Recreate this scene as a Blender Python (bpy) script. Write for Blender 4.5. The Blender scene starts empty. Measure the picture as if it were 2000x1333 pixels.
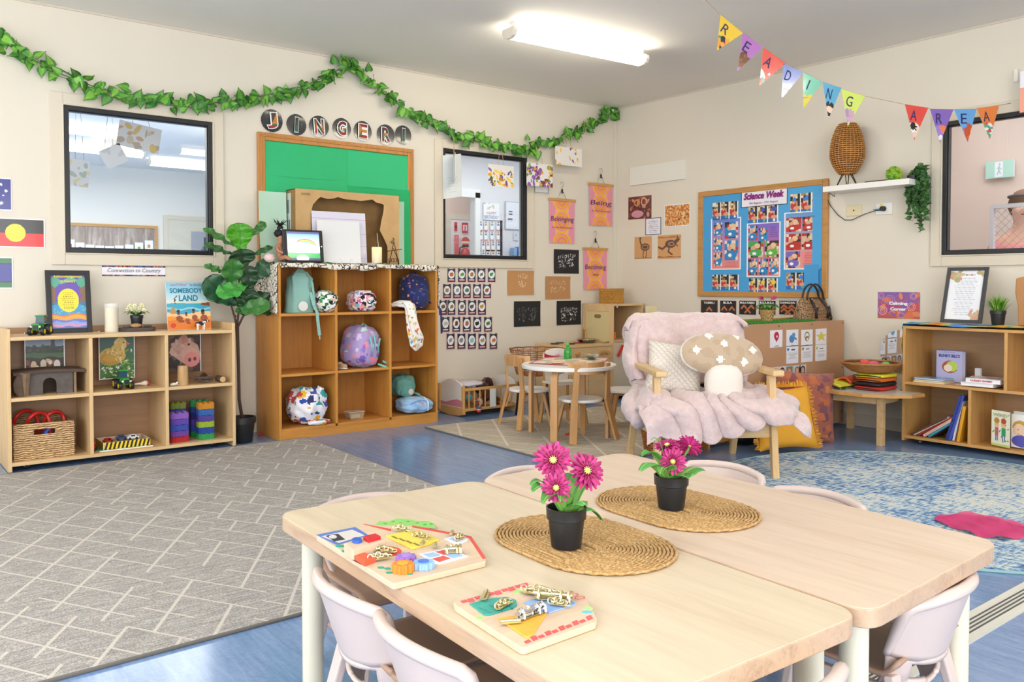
import bpy,math,random
import numpy as np
from mathutils import Vector,Matrix,noise
random.seed(7);RNG=np.random.default_rng(7)
S=bpy.context.scene
COL=S.collection
PI=math.pi
# camera
F=1636.0;YAW=math.radians(38.3);PITCH=math.radians(1.6);EYE=1.05
CYP=555+F*math.tan(PITCH)
cam_d=bpy.data.cameras.new('camera');cam=bpy.data.objects.new('camera',cam_d);COL.objects.link(cam)
cam.location=(0,0,EYE);cam.rotation_euler=(PI/2-PITCH,0,-YAW)
cam_d.sensor_width=36;cam_d.lens=36*F/2000;cam_d.shift_y=-(666.5-CYP)/2000
cam_d.clip_start=0.05;cam_d.clip_end=60
S.camera=cam
# world, daylight, exposure
w=bpy.data.worlds.new('world');S.world=w;w.use_nodes=True
w.node_tree.nodes['Background'].inputs[0].default_value=(0.80,0.90,1.0,1)
w.node_tree.nodes['Background'].inputs[1].default_value=1.2
def area(name,loc,rot,sx,sy,energy,color):
 l=bpy.data.lights.new(name,'AREA');l.shape='RECTANGLE';l.size=sx;l.size_y=sy
 l.energy=energy;l.color=color
 o=bpy.data.objects.new(name,l);COL.objects.link(o);o.location=loc;o.rotation_euler=rot
 return o
area('daylight_front',(0.0,-3.12,1.45),(PI/2+.25,0,0),4.6,2.3,150,(0.98,0.98,0.97))
area('daylight_left',(-2.62,1.6,1.45),(PI/2+.25,0,-PI/2),6.2,2.3,95,(0.98,0.98,0.97))
S.view_settings.view_transform='Standard';S.view_settings.look='None'
S.view_settings.gamma=1;S.view_settings.use_curve_mapping=False
S.view_settings.exposure=0.58
S.cycles.max_bounces=8;S.cycles.diffuse_bounces=4;S.cycles.glossy_bounces=3
S.cycles.transparent_max_bounces=12;S.cycles.transmission_bounces=4
S.cycles.sample_clamp_indirect=6;S.cycles.use_denoising=True
S.cycles.caustics_reflective=False;S.cycles.caustics_refractive=False
# sight lines: where a measured direction meets a real plane
_fw=Vector((math.sin(YAW)*math.cos(PITCH),math.cos(YAW)*math.cos(PITCH),-math.sin(PITCH)))
_rt=Vector((math.cos(YAW),-math.sin(YAW),0));_up=_rt.cross(_fw)
def hit(x,y,ax,v):
 d=_fw+_rt*((x-1000)/F)-_up*((y-CYP)/F);o=Vector((0,0,EYE))
 return o+d*((v-o[ax])/d[ax])
BW,RW,CE=5.754,5.835,2.742
def PB(x,y,off=0.0):return hit(x,y,1,BW-off)
def PR(x,y,off=0.0):return hit(x,y,0,RW-off)
def PX(x,y,v):return hit(x,y,0,v)
def PY(x,y,v):return hit(x,y,1,v)
def PZ(x,y,v):return hit(x,y,2,v)
# colours and materials
def lin(c):
 if isinstance(c,str):c=tuple(int(c[i:i+2],16)/255 for i in(0,2,4))
 return tuple((v/12.92 if v<=0.04045 else((v+0.055)/1.055)**2.4)for v in c[:3])
def L4(c):return lin(c)+(1,)
class NT:
 def __init__(s,name):
  s.m=bpy.data.materials.new(name);s.m.use_nodes=True;s.t=s.m.node_tree
  s.b=s.t.nodes['Principled BSDF'];s.o=s.t.nodes['Material Output']
 def n(s,typ,**kw):
  nd=s.t.nodes.new(typ)
  for k,v in kw.items():
   if k in nd.inputs:nd.inputs[k].default_value=v
   else:setattr(nd,k,v)
  return nd
 def l(s,a,b):s.t.links.new(a,b)
 def ramp(s,fac,stops,interp='LINEAR'):
  r=s.t.nodes.new('ShaderNodeValToRGB');r.color_ramp.interpolation=interp
  e=r.color_ramp.elements
  while len(e)<len(stops):e.new(0.5)
  for i,(p,c)in enumerate(stops):e[i].position=p;e[i].color=L4(c)
  s.l(fac,r.inputs[0]);return r.outputs[0]
 def coord(s,scale=(1,1,1),rot=(0,0,0),kind='Object'):
  tc=s.n('ShaderNodeTexCoord');mp=s.n('ShaderNodeMapping')
  mp.inputs['Scale'].default_value=scale;mp.inputs['Rotation'].default_value=rot
  s.l(tc.outputs[kind],mp.inputs[0]);return mp.outputs[0]
 def noise(s,vec,scale=5,detail=3,rough=.5,dist=0):
  n=s.n('ShaderNodeTexNoise');n.inputs['Scale'].default_value=scale
  n.inputs['Detail'].default_value=detail;n.inputs['Roughness'].default_value=rough
  n.inputs['Distortion'].default_value=dist;s.l(vec,n.inputs['Vector']);return n.outputs[0]
 def bump(s,h,strength=.3,dist=.002):
  b=s.n('ShaderNodeBump');b.inputs['Strength'].default_value=strength
  b.inputs['Distance'].default_value=dist;s.l(h,b.inputs['Height']);s.l(b.outputs[0],s.b.inputs['Normal'])
 def mix(s,fac,a,b,blend='MIX'):
  m=s.n('ShaderNodeMix',data_type='RGBA',blend_type=blend)
  for i,v in((0,fac),(6,a),(7,b)):
   if isinstance(v,bpy.types.NodeSocket):s.l(v,m.inputs[i])
   elif i==0:m.inputs[0].default_value=v
   else:m.inputs[i].default_value=L4(v)
  return m.outputs[2]
 def math(s,op,a,b=0.0,c=None):
  m=s.n('ShaderNodeMath',operation=op)
  for i,v in enumerate((a,b)if c is None else(a,b,c)):
   if isinstance(v,bpy.types.NodeSocket):s.l(v,m.inputs[i])
   else:m.inputs[i].default_value=v
  return m.outputs[0]
 def base(s,sock):s.l(sock,s.b.inputs['Base Color'])
_MC={}
def mat(name,c='cccccc',rough=.5,metal=0,vary=0,nscale=8,bump=0,bscale=60,sheen=0,emit=0,coat=0,alpha=1):
 if name in _MC:return _MC[name]
 n=NT(name);b=n.b
 b.inputs['Base Color'].default_value=L4(c);b.inputs['Roughness'].default_value=rough
 b.inputs['Metallic'].default_value=metal
 if sheen:b.inputs['Sheen Weight'].default_value=sheen
 if coat:b.inputs['Coat Weight'].default_value=coat;b.inputs['Coat Roughness'].default_value=.12
 if emit:b.inputs['Emission Color'].default_value=L4(c);b.inputs['Emission Strength'].default_value=emit
 if alpha<1:b.inputs['Alpha'].default_value=alpha
 if vary or bump:
  v=n.coord()
  if vary:
   l=Vector(lin(c));f=n.noise(v,nscale,4)
   r=n.t.nodes.new('ShaderNodeValToRGB');n.l(f,r.inputs[0])
   r.color_ramp.elements[0].position=.3;r.color_ramp.elements[1].position=.7
   r.color_ramp.elements[0].color=tuple(l*(1-vary))+(1,)
   r.color_ramp.elements[1].color=tuple(min(1,q*(1+vary))for q in l)+(1,)
   n.base(r.outputs[0])
  if bump:n.bump(n.noise(v,bscale,4),bump)
 _MC[name]=n.m;return n.m
def wood(name,c1,c2,axis=0,rough=.45,scale=1.0,knots=False,coat=0):
 """boards whose grain runs along the given axis"""
 if name in _MC:return _MC[name]
 n=NT(name);sc=[14*scale]*3;sc[axis]=1.1*scale
 v=n.coord(tuple(sc));f=n.noise(v,1.6,6,.62,1.2)
 v2=n.coord(tuple(s*6 for s in sc));g=n.noise(v2,2.0,3)
 mx=n.math('ADD',n.math('MULTIPLY',f,.75),n.math('MULTIPLY',g,.25))
 n.base(n.ramp(mx,[(.30,c2),(.50,c1),(.72,tuple(min(1,q*1.05)for q in[int(c1[i:i+2],16)/255 for i in(0,2,4)]))]))
 n.b.inputs['Roughness'].default_value=rough
 if coat:n.b.inputs['Coat Weight'].default_value=coat;n.b.inputs['Coat Roughness'].default_value=.15
 n.bump(g,.06,.001);_MC[name]=n.m;return n.m
def vc(name='printed_paper',rough=.6,sheen=0,bump=0,bscale=300,coat=0,metal=0):
 """surface whose own colours are carried by the mesh (printed or dyed pattern)"""
 if name in _MC:return _MC[name]
 n=NT(name);a=n.n('ShaderNodeAttribute',attribute_name='Col');n.base(a.outputs['Color'])
 n.b.inputs['Roughness'].default_value=rough;n.b.inputs['Metallic'].default_value=metal
 if sheen:n.b.inputs['Sheen Weight'].default_value=sheen
 if coat:n.b.inputs['Coat Weight'].default_value=coat;n.b.inputs['Coat Roughness'].default_value=.08
 if bump:n.bump(n.noise(n.coord(),bscale,3),bump)
 _MC[name]=n.m;return n.m
PAPER=vc();LAMI=vc('laminated_print',.30,coat=.25);CLOTHP=vc('printed_fabric',.9,sheen=.2,bump=.25,bscale=180)
PLASTP=vc('moulded_plastic',.35)
W={}
W['maple']=wood('pale_maple','d9b98a','cba878',0)
W['maplez']=wood('pale_maple_upright','d9b98a','c9a676',2)
W['back']=wood('shelf_back_ply','a98362','9c7656',0)
W['honey']=wood('honey_pine','c98b3f','b87932',0)
W['honeyz']=wood('honey_pine_upright','c98b3f','b5752f',2)
W['honeyback']=wood('honey_ply_back','bd823e','ac7233',2)
W['oak']=wood('golden_oak','c9995a','b98649',0)
W['oakz']=wood('golden_oak_upright','c9995a','b78447',2)
W['frame']=wood('varnished_frame','bd813f','a66a2c',0,.35)
W['framez']=wood('varnished_frame_upright','bd813f','a66a2c',2,.35)
W['beech']=wood('steamed_beech','c99a66','bb8b57',2,.4)
W['ash']=wood('light_ash','d8b684','c7a06c',0,.4)
W['table']=wood('birch_tabletop','d6c4a8','ccb797',1,.38,.6)
W['tableb']=wood('birch_tabletop_rosy','d8c1aa','cdb297',1,.38,.6)
W['ply']=wood('birch_ply','dac0a4','cdb092',0,.5)
W['dark']=wood('weathered_bark','5b4a40','43362f',0,.85)
M_WHITE=mat('white_paint','efece6',.4);M_BLACK=mat('black_plastic','1d1e21',.4)
M_CHROME=mat('chrome','d8d8d8',.2,1);M_GOLD=mat('brass_hardware','ddd0a4',.28,1)
M_PAPERW=mat('white_paper','eeedf0',.7);M_STR=mat('twine','b59a72',.9)
# mesh builder
class MB:
 def __init__(s):s.v=[];s.f=[];s.mi=[];s.cur=0;s.fc=[];s.c=None
 def mat(s,i):s.cur=i;return s
 def col(s,c):s.c=lin(c)if c is not None else None;return s
 def add(s,vs,fs):
  b=len(s.v);s.v+=[tuple(p)for p in vs]
  for f in fs:s.f.append(tuple(b+i for i in f));s.mi.append(s.cur);s.fc.append(s.c)
  return b
 def box(s,c,d,R=None):
  x,y,z=(q/2 for q in d);pts=[Vector((sx*x,sy*y,sz*z))for sx in(-1,1)for sy in(-1,1)for sz in(-1,1)]
  if R is not None:pts=[R@p for p in pts]
  c=Vector(c);s.add([p+c for p in pts],[(0,1,3,2),(4,6,7,5),(0,4,5,1),(2,3,7,6),(0,2,6,4),(1,5,7,3)]);return s
 def bx(s,x0,x1,y0,y1,z0,z1):return s.box(((x0+x1)/2,(y0+y1)/2,(z0+z1)/2),(abs(x1-x0),abs(y1-y0),abs(z1-z0)))
 def bar(s,a,b,w,h,up=(0,0,1),w2=None,h2=None):
  a,b=Vector(a),Vector(b);d=(b-a).normalized();u=Vector(up);x=d.cross(u)
  if x.length<1e-4:x=d.cross(Vector((0,1,0)))
  x.normalize();y=x.cross(d);w2=w if w2 is None else w2;h2=h if h2 is None else h2
  vs=[a+x*i*w/2+y*j*h/2 for i,j in((-1,-1),(1,-1),(1,1),(-1,1))]+[b+x*i*w2/2+y*j*h2/2 for i,j in((-1,-1),(1,-1),(1,1),(-1,1))]
  s.add(vs,[(0,1,2,3),(7,6,5,4),(0,4,5,1),(1,5,6,2),(2,6,7,3),(3,7,4,0)]);return s
 def tube(s,path,r,n=8,close=False,cap=True):
  P=[Vector(p)for p in path];m=len(P);R=r if hasattr(r,'__len__')else[r]*m
  prev=None;vs=[]
  for i,p in enumerate(P):
   a=P[(i-1)%m]if close else P[max(i-1,0)];b=P[(i+1)%m]if close else P[min(i+1,m-1)]
   t=(b-a);t=t.normalized()if t.length>1e-9 else Vector((0,0,1))
   if prev is None:u=t.orthogonal().normalized()
   else:u=(prev-t*prev.dot(t));u=u.normalized()if u.length>1e-6 else t.orthogonal().normalized()
   prev=u;q=t.cross(u)
   vs+=[p+(u*math.cos(k*2*PI/n)+q*math.sin(k*2*PI/n))*R[i]for k in range(n)]
  fs=[]
  for i in range(m if close else m-1):
   j=(i+1)%m
   for k in range(n):fs.append((i*n+k,i*n+(k+1)%n,j*n+(k+1)%n,j*n+k))
  if cap and not close:fs+=[tuple(range(n))[::-1],tuple((m-1)*n+k for k in range(n))]
  s.add(vs,fs);return s
 def cyl(s,a,b,r0,r1=None,n=16):return s.tube([a,b],[r0,r0 if r1 is None else r1],n)
 def lathe(s,prof,c=(0,0,0),n=28,R=None,sx=1,sy=1):
  c=Vector(c);vs=[]
  for r,z in prof:
   for k in range(n):
    p=Vector((r*sx*math.cos(k*2*PI/n),r*sy*math.sin(k*2*PI/n),z));p=R@p if R is not None else p;vs.append(p+c)
  fs=[]
  for i in range(len(prof)-1):
   for k in range(n):fs.append((i*n+k,i*n+(k+1)%n,(i+1)*n+(k+1)%n,(i+1)*n+k))
  if prof[0][0]>1e-5:fs.append(tuple(range(n))[::-1])
  if prof[-1][0]>1e-5:fs.append(tuple((len(prof)-1)*n+k for k in range(n)))
  s.add(vs,fs);return s
 def prism(s,poly,h,O=(0,0,0),U=(1,0,0),V=(0,1,0)):
  """polygon in the U,V plane pushed along U x V by h"""
  O,U,V=Vector(O),Vector(U),Vector(V);N=U.cross(V).normalized();k=len(poly)
  a=[O+U*p[0]+V*p[1]for p in poly];s.add(a+[p+N*h for p in a],[tuple(range(k))[::-1],tuple(range(k,2*k))]+[(i,(i+1)%k,k+(i+1)%k,k+i)for i in range(k)]);return s
 def grid(s,fn,nu,nv,closeu=False,closev=False,cfn=None):
  vs=[fn(i/(nu if closeu else nu-1),j/(nv if closev else nv-1))for i in range(nu)for j in range(nv)]
  fs=[];b=len(s.v);cur=s.c
  for i in range(nu if closeu else nu-1):
   for j in range(nv if closev else nv-1):
    i2,j2=(i+1)%nu,(j+1)%nv;fs.append((i*nv+j,i2*nv+j,i2*nv+j2,i*nv+j2))
    if cfn:
     f=fs[-1];q=[Vector(vs[t])for t in f];s.c=lin(cfn((i+.5)/nu,(j+.5)/nv,(q[0]+q[1]+q[2]+q[3])/4))
     s.f.append(tuple(b+t for t in f));s.mi.append(s.cur);s.fc.append(s.c)
  s.v+=[tuple(p)for p in vs]
  if not cfn:
   for f in fs:s.f.append(tuple(b+t for t in f));s.mi.append(s.cur);s.fc.append(s.c)
  s.c=cur;return s
 def ell(s,c,r,nu=20,nv=14,p=1.0,dfn=None,R=None,cfn=None):
  c=Vector(c)
  def sg(a,e):return math.copysign(abs(a)**e,a)
  def fn(u,v):
   a=u*2*PI;b=-PI/2+v*PI
   d=Vector((sg(math.cos(b),p)*sg(math.cos(a),p),sg(math.cos(b),p)*sg(math.sin(a),p),sg(math.sin(b),p)))
   k=1+(dfn(d)if dfn else 0);q=Vector((d.x*r[0]*k,d.y*r[1]*k,d.z*r[2]*k))
   return(R@q if R is not None else q)+c
  s.grid(fn,nu,nv,closeu=True,cfn=(lambda u,v,q:cfn(q-c))if cfn else None);return s
 def obj(s,name,m=None,parent=None,smooth=False,bev=0,sub=0,loc=None,solid=0,ang=None):
  me=bpy.data.meshes.new(name);me.from_pydata(s.v,[],s.f)
  ms=m if isinstance(m,(list,tuple))else[m]
  for q in ms:me.materials.append(q)
  if len(ms)>1:me.polygons.foreach_set('material_index',s.mi)
  if any(c is not None for c in s.fc):
   at=me.color_attributes.new('Col','FLOAT_COLOR','CORNER')
   n=np.array([len(f)for f in s.f]);cc=np.array([(c or(.8,.8,.8))+(1,)for c in s.fc],dtype=np.float32)
   at.data.foreach_set('color',np.repeat(cc,n,axis=0).ravel())
  if smooth:
   me.shade_smooth()
   if ang:me.set_sharp_from_angle(angle=math.radians(ang))
  me.update();o=bpy.data.objects.new(name,me);COL.objects.link(o)
  if parent is not None:o.parent=parent
  if loc is not None:o.location=loc
  if solid:md=o.modifiers.new('s','SOLIDIFY');md.thickness=solid;md.offset=0
  if sub:md=o.modifiers.new('u','SUBSURF');md.levels=md.render_levels=sub
  if bev:md=o.modifiers.new('b','BEVEL');md.width=bev;md.segments=2;md.limit_method='ANGLE';md.angle_limit=math.radians(40)
  return o
  # naming helpers
def tag(o,label,cat,group=None):
 o['label']=label;o['category']=cat
 if group:o['group']=group
 return o
def thing(name,label,cat,loc=(0,0,0),rz=0,group=None):
 o=bpy.data.objects.new(name,None);COL.objects.link(o);o.empty_display_size=.05
 o.location=loc;o.rotation_euler=(0,0,rz);return tag(o,label,cat,group)
def struct(o):o['kind']='structure';return o
def kids(o):return[c for c in COL.objects if c.parent==o]
def dup(root,loc=None,rz=None,label=None):
 r=root.copy();COL.objects.link(r)
 if loc is not None:r.location=loc
 if rz is not None:r.rotation_euler=(0,0,rz)
 if label:r['label']=label
 for ch in kids(root):
  c=ch.copy();COL.objects.link(c);c.parent=r
  for g in kids(ch):
   d=g.copy();COL.objects.link(d);d.parent=c
 return r
 # lettering and printed sheets
def text_mesh(txt,depth=.0006,shear=0,bold=0.0,space=1.0):
 cu=bpy.data.curves.new('t','FONT');cu.body=txt;cu.size=1;cu.extrude=0;cu.align_x='CENTER';cu.align_y='CENTER'
 cu.shear=shear;cu.offset=bold;cu.space_character=space;cu.space_line=.95;cu.resolution_u=3
 o=bpy.data.objects.new('t',cu);me=bpy.data.meshes.new_from_object(o)
 v=[tuple(p.co)for p in me.vertices];f=[tuple(p.vertices)for p in me.polygons]
 bpy.data.objects.remove(o);bpy.data.curves.remove(cu);bpy.data.meshes.remove(me);return v,f
def add_text(mb,txt,O,U,V,w=None,h=None,shear=0,bold=0.0,off=.0024):
 """letters centred at O, running along unit U, upright along unit V, fitted to width w and/or height h"""
 v,f=text_mesh(txt,shear=shear,bold=bold)
 if not v:return
 a=np.array(v);mn,mx=a.min(0),a.max(0);c=(mn+mx)/2;sx=(w/(mx[0]-mn[0]))if w else None;sy=(h/(mx[1]-mn[1]))if h else None
 if sx is None:sx=sy
 if sy is None:sy=sx
 O,U,V=Vector(O),Vector(U).normalized(),Vector(V).normalized();N=U.cross(V)
 mb.add([O+U*((p[0]-c[0])*sx)+V*((p[1]-c[1])*sy)+N*off for p in v],f)
def paint(prims,w,h,nx,ny,base):
 X,Y=np.meshgrid((np.arange(nx)+.5)/nx,(np.arange(ny)+.5)/ny,indexing='ij')
 C=np.zeros((nx,ny,3));C[:]=lin(base)
 for p in prims:
  k=p[0]
  if k=='r':m=(X>=p[1])&(X<=p[3])&(Y>=p[2])&(Y<=p[4]);C[m]=lin(p[5])
  elif k=='e':
   m=((X-p[1])/p[3])**2+((Y-p[2])/p[4])**2<=1;C[m]=lin(p[5])
  elif k=='ring':
   d=np.sqrt(((X-p[1])/p[3])**2+((Y-p[2])/p[4])**2);m=(d<=1)&(d>=p[6]);C[m]=lin(p[5])
  elif k=='p':
   pts=p[1];m=np.zeros_like(X,bool);j=len(pts)-1
   for i in range(len(pts)):
    xi,yi=pts[i];xj,yj=pts[j]
    if yi!=yj:m^=((yi>Y)!=(yj>Y))&(X<(xj-xi)*(Y-yi)/(yj-yi)+xi)
    j=i
   C[m]=lin(p[2])
  elif k=='gv':
   t=np.clip((Y-p[1])/(p[2]-p[1]),0,1)[...,None];m=(Y>=p[1])&(Y<=p[2])
   C[m]=(np.array(lin(p[3]))*(1-t)+np.array(lin(p[4]))*t)[m]
  elif k=='w':
   m=(Y<=p[1]+p[2]*np.sin(p[3]*X*2*PI+p[4]))&(Y>=p[5]);C[m]=lin(p[6])
  elif k=='spots':
   r=np.random.default_rng(p[5]);x0,y0,x1,y1=p[6]if len(p)>6 else(0,0,1,1);x0,x1=min(x0,x1),max(x0,x1)
   for _ in range(p[1]):
    cx,cy=r.uniform(x0,x1),r.uniform(y0,y1);rr=r.uniform(p[2],p[3]);a=r.uniform(.5,1.6);t=r.uniform(0,PI)
    dx,dy=(X-cx)*w/h,Y-cy;ux=dx*math.cos(t)+dy*math.sin(t);uy=-dx*math.sin(t)+dy*math.cos(t)
    C[(ux/(rr*a))**2+(uy/(rr/a))**2<=1]=lin(p[4][r.integers(len(p[4]))])
  elif k=='n':
   r=np.random.default_rng(p[7]);nxc,nyc=p[6];g=r.integers(0,len(p[5]),(nxc,nyc));cl=np.array([lin(q)for q in p[5]])
   m=(X>=p[1])&(X<=p[3])&(Y>=p[2])&(Y<=p[4])
   ix=np.clip(((X-p[1])/(p[3]-p[1])*nxc).astype(int),0,nxc-1);iy=np.clip(((Y-p[2])/(p[4]-p[2])*nyc).astype(int),0,nyc-1)
   C[m]=cl[g[ix,iy]][m]
  elif k=='ln':
   r=np.random.default_rng(p[7]);rows=p[5]
   for q in range(rows):
    yc=p[2]+(p[4]-p[2])*(q+.5)/rows;hh=(p[4]-p[2])/rows*.22;cut=r.uniform(.6,1)
    xc=(p[1]+p[3])/2;hw=(p[3]-p[1])/2*cut;m=(abs(Y-yc)<hh)&(abs(X-xc)<hw)&(np.sin(X*211+q*7)>-.55);C[m]=lin(p[6])
  elif k=='s':
   pts=p[1]
   for(xa,ya),(xb,yb)in zip(pts[:-1],pts[1:]):
    dx,dy=(xb-xa)*w,(yb-ya)*h;L=dx*dx+dy*dy+1e-12;t=np.clip((((X-xa)*w)*dx+((Y-ya)*h)*dy)/L,0,1)
    C[((X-xa)*w-t*dx)**2+((Y-ya)*h-t*dy)**2<=(p[2]*w)**2]=lin(p[3])
 return C
def sheet(name,O,U,V,prims,base='eeeeee',cell=.0035,th=.0012,m=None,parent=None,curl=0.0,mask=None):
 """a real sheet of paper or card; O lower-left corner, U and V full edge vectors, printed on the U x V side"""
 O,U,V=Vector(O),Vector(U),Vector(V);w,h=U.length,V.length;N=U.cross(V).normalized()
 nx=int(min(150,max(2,w/cell)));ny=int(min(150,max(2,h/cell)))
 C=paint(prims,w,h,nx,ny,base)
 uu=np.linspace(0,1,nx+1);vv=np.linspace(0,1,ny+1);UU,VV=np.meshgrid(uu,vv,indexing='ij')
 lift=th+curl*((2*VV-1)**2*.6+(2*UU-1)**2*.4)
 P=np.array(O)+UU[...,None]*np.array(U)+VV[...,None]*np.array(V)
 Pf=(P+lift[...,None]*np.array(N)).reshape(-1,3);Pb=(P+(lift-th)[...,None]*np.array(N)).reshape(-1,3)
 I,J=np.meshgrid(np.arange(nx),np.arange(ny),indexing='ij');a=(I*(ny+1)+J).ravel();b=((I+1)*(ny+1)+J).ravel()
 keep=np.ones(len(a),bool)
 if mask is not None:
  X,Y=np.meshgrid((np.arange(nx)+.5)/nx,(np.arange(ny)+.5)/ny,indexing='ij');keep=mask(X,Y).ravel()
 q=np.stack([a,b,b+1,a+1],1)[keep];cols=C.reshape(-1,3)[keep];nb=(nx+1)*(ny+1)
 edge={}
 for f in q.tolist():
  for e in zip(f,f[1:]+f[:1]):
   if(e[1],e[0])in edge:del edge[(e[1],e[0])]
   else:edge[e]=1
 rim=[(e[1],e[0],e[0]+nb,e[1]+nb)for e in edge]
 bk=q[:,::-1]+nb
 me=bpy.data.meshes.new(name);F_=q.tolist()+bk.tolist()+[list(r)for r in rim]
 me.from_pydata(np.concatenate([Pf,Pb]).tolist(),[],F_)
 cc=np.ones((len(F_),4),np.float32)*.82;cc[:len(q),:3]=cols;cc[:,3]=1
 at=me.color_attributes.new('Col','FLOAT_COLOR','CORNER');at.data.foreach_set('color',np.repeat(cc,4,axis=0).ravel())
 me.materials.append(m or PAPER);me.update()
 o=bpy.data.objects.new(name,me);COL.objects.link(o)
 if parent is not None:o.parent=parent
 return o
def letters(name,items,m,parent):
 """one lettering mesh per (text, O, U, V, w, h[, kwargs])"""
 for it in items:
  mb=MB();add_text(mb,*it[:6],**(it[6]if len(it)>6 else{}));mb.obj(name,m,parent)
XB=Vector((1,0,0));ZU=Vector((0,0,1));XR=Vector((0,-1,0))
def on_back(px0,py0,px1,py1,off=.002):
 """rectangle on the back wall measured by two corners (upper-left, lower-right) -> O, U, V"""
 a,b=PB(px0,py0,off),PB(px1,py1,off);return Vector((a.x,a.y,b.z)),XB*(b.x-a.x),ZU*(a.z-b.z)
def on_right(px0,py0,px1,py1,off=.002):
 a,b=PR(px0,py0,off),PR(px1,py1,off);return Vector((a.x,a.y,b.z)),XR*(a.y-b.y),ZU*(a.z-b.z)
def ink(c):return mat('ink_'+c,c,.6)
# the room
XL,YF=-2.6,-3.1
wall_m=mat('wall_paint','dfd7c8',.55,vary=.02,nscale=1.5,bump=.03,bscale=250)
ceil_m=mat('ceiling_paint','ece9e2',.8,vary=.015,nscale=1.2)
trim_m=mat('trim_paint','dad0bd',.4)
def wall(name,fixed,axis,lo,hi,z0,z1,holes,th=.1,outward=1,m=wall_m):
 """wall slab with rectangular openings; axis: the direction it runs in (0 x, 1 y)"""
 mb=MB();a0,a1=(fixed,fixed+th*outward)
 def blk(s0,s1,za,zb):
  if s1-s0<1e-4 or zb-za<1e-4:return
  if axis==0:mb.bx(s0,s1,min(a0,a1),max(a0,a1),za,zb)
  else:mb.bx(min(a0,a1),max(a0,a1),s0,s1,za,zb)
 cur=lo
 for(s0,s1,za,zb)in sorted(holes):
  blk(cur,s0,z0,z1);blk(s0,s1,z0,za);blk(s0,s1,zb,z1);cur=s1
 blk(cur,hi,z0,z1);return struct(mb.obj(name,m))
 # floor
n=NT('blue_vinyl');v=n.coord((1,1,1));v2=n.coord((22,2.2,1),(0,0,.25))
f=n.noise(v2,2.2,6,.65,.8);g=n.noise(v,60,2)
c=n.ramp(f,[(.28,'5f7fae'),(.48,'7390bb'),(.62,'7f9ac3'),(.82,'98aece')])
c=n.mix(.18,c,n.ramp(g,[(.35,'6484ae'),(.65,'8fa6c8')]));n.base(c)
n.b.inputs['Roughness'].default_value=.16;n.b.inputs['Specular IOR Level'].default_value=.55
n.bump(n.noise(v,7,2),.04,.004)
struct(MB().bx(XL,RW+3.2,YF,BW+8.2,-.06,0).obj('floor',n.m))
struct(MB().bx(XL,RW+3.2,YF,BW+8.2,CE,CE+.08).obj('ceiling',ceil_m))
# walls; window openings
def rect_b(p,q):a,b=PB(*p),PB(*q);return(a.x,b.x,b.z,a.z)
W1=(1.040,1.945,1.243,2.146);W2=(3.812,4.704,1.262,2.160);W3=(-0.4+1.2,2.665,1.245,2.143)
wall('wall_back',BW,0,XL,RW+.1,0,CE,[W1,W2])
wall('wall_right',RW,1,YF,BW,0,CE,[W3])
wall('wall_front',YF,0,XL,RW+.1,0,CE,[(-2.3,2.3,.5,2.45)],outward=-1)
wall('wall_left',XL,1,YF,BW,0,CE,[(-1.7,4.9,.5,2.45)],outward=-1)
sk=mat('skirting_paint','d3c9b8',.4)
struct(MB().bx(XL,RW,BW-.012,BW,0,.09).obj('baseboard_back',sk,bev=.003))
struct(MB().bx(RW-.012,RW,YF,BW-.014,0,.09).obj('baseboard_right',sk,bev=.003))
struct(MB().bx(XL,RW,BW-.008,BW,CE-.012,CE).obj('trim_1',mat('caulk','cfc6b6',.6)))
struct(MB().bx(RW-.008,RW,YF,BW-.01,CE-.012,CE).obj('trim_2',mat('caulk','cfc6b6',.6)))
struct(MB().bx(RW-.05,RW-.002,BW-.006,BW-.001,.1,CE-.02).obj('trim_3',wall_m))
# window frames and panes
gl=bpy.data.materials.new('window_glass');gl.use_nodes=True;t=gl.node_tree;t.nodes.clear()
tr=t.nodes.new('ShaderNodeBsdfTransparent');gs=t.nodes.new('ShaderNodeBsdfGlossy');mx=t.nodes.new('ShaderNodeMixShader')
lw=t.nodes.new('ShaderNodeLayerWeight');lw.inputs[0].default_value=.35;out=t.nodes.new('ShaderNodeOutputMaterial')
tr.inputs[0].default_value=(.93,.95,.95,1);gs.inputs['Roughness'].default_value=.01
mu=t.nodes.new('ShaderNodeMath');mu.operation='MULTIPLY_ADD';mu.inputs[1].default_value=.22;mu.inputs[2].default_value=.022
t.links.new(lw.outputs['Fresnel'],mu.inputs[0]);t.links.new(mu.outputs[0],mx.inputs[0])
t.links.new(tr.outputs[0],mx.inputs[1]);t.links.new(gs.outputs[0],mx.inputs[2]);t.links.new(mx.outputs[0],out.inputs[0])
blk=mat('black_aluminium','17181a',.35)
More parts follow.
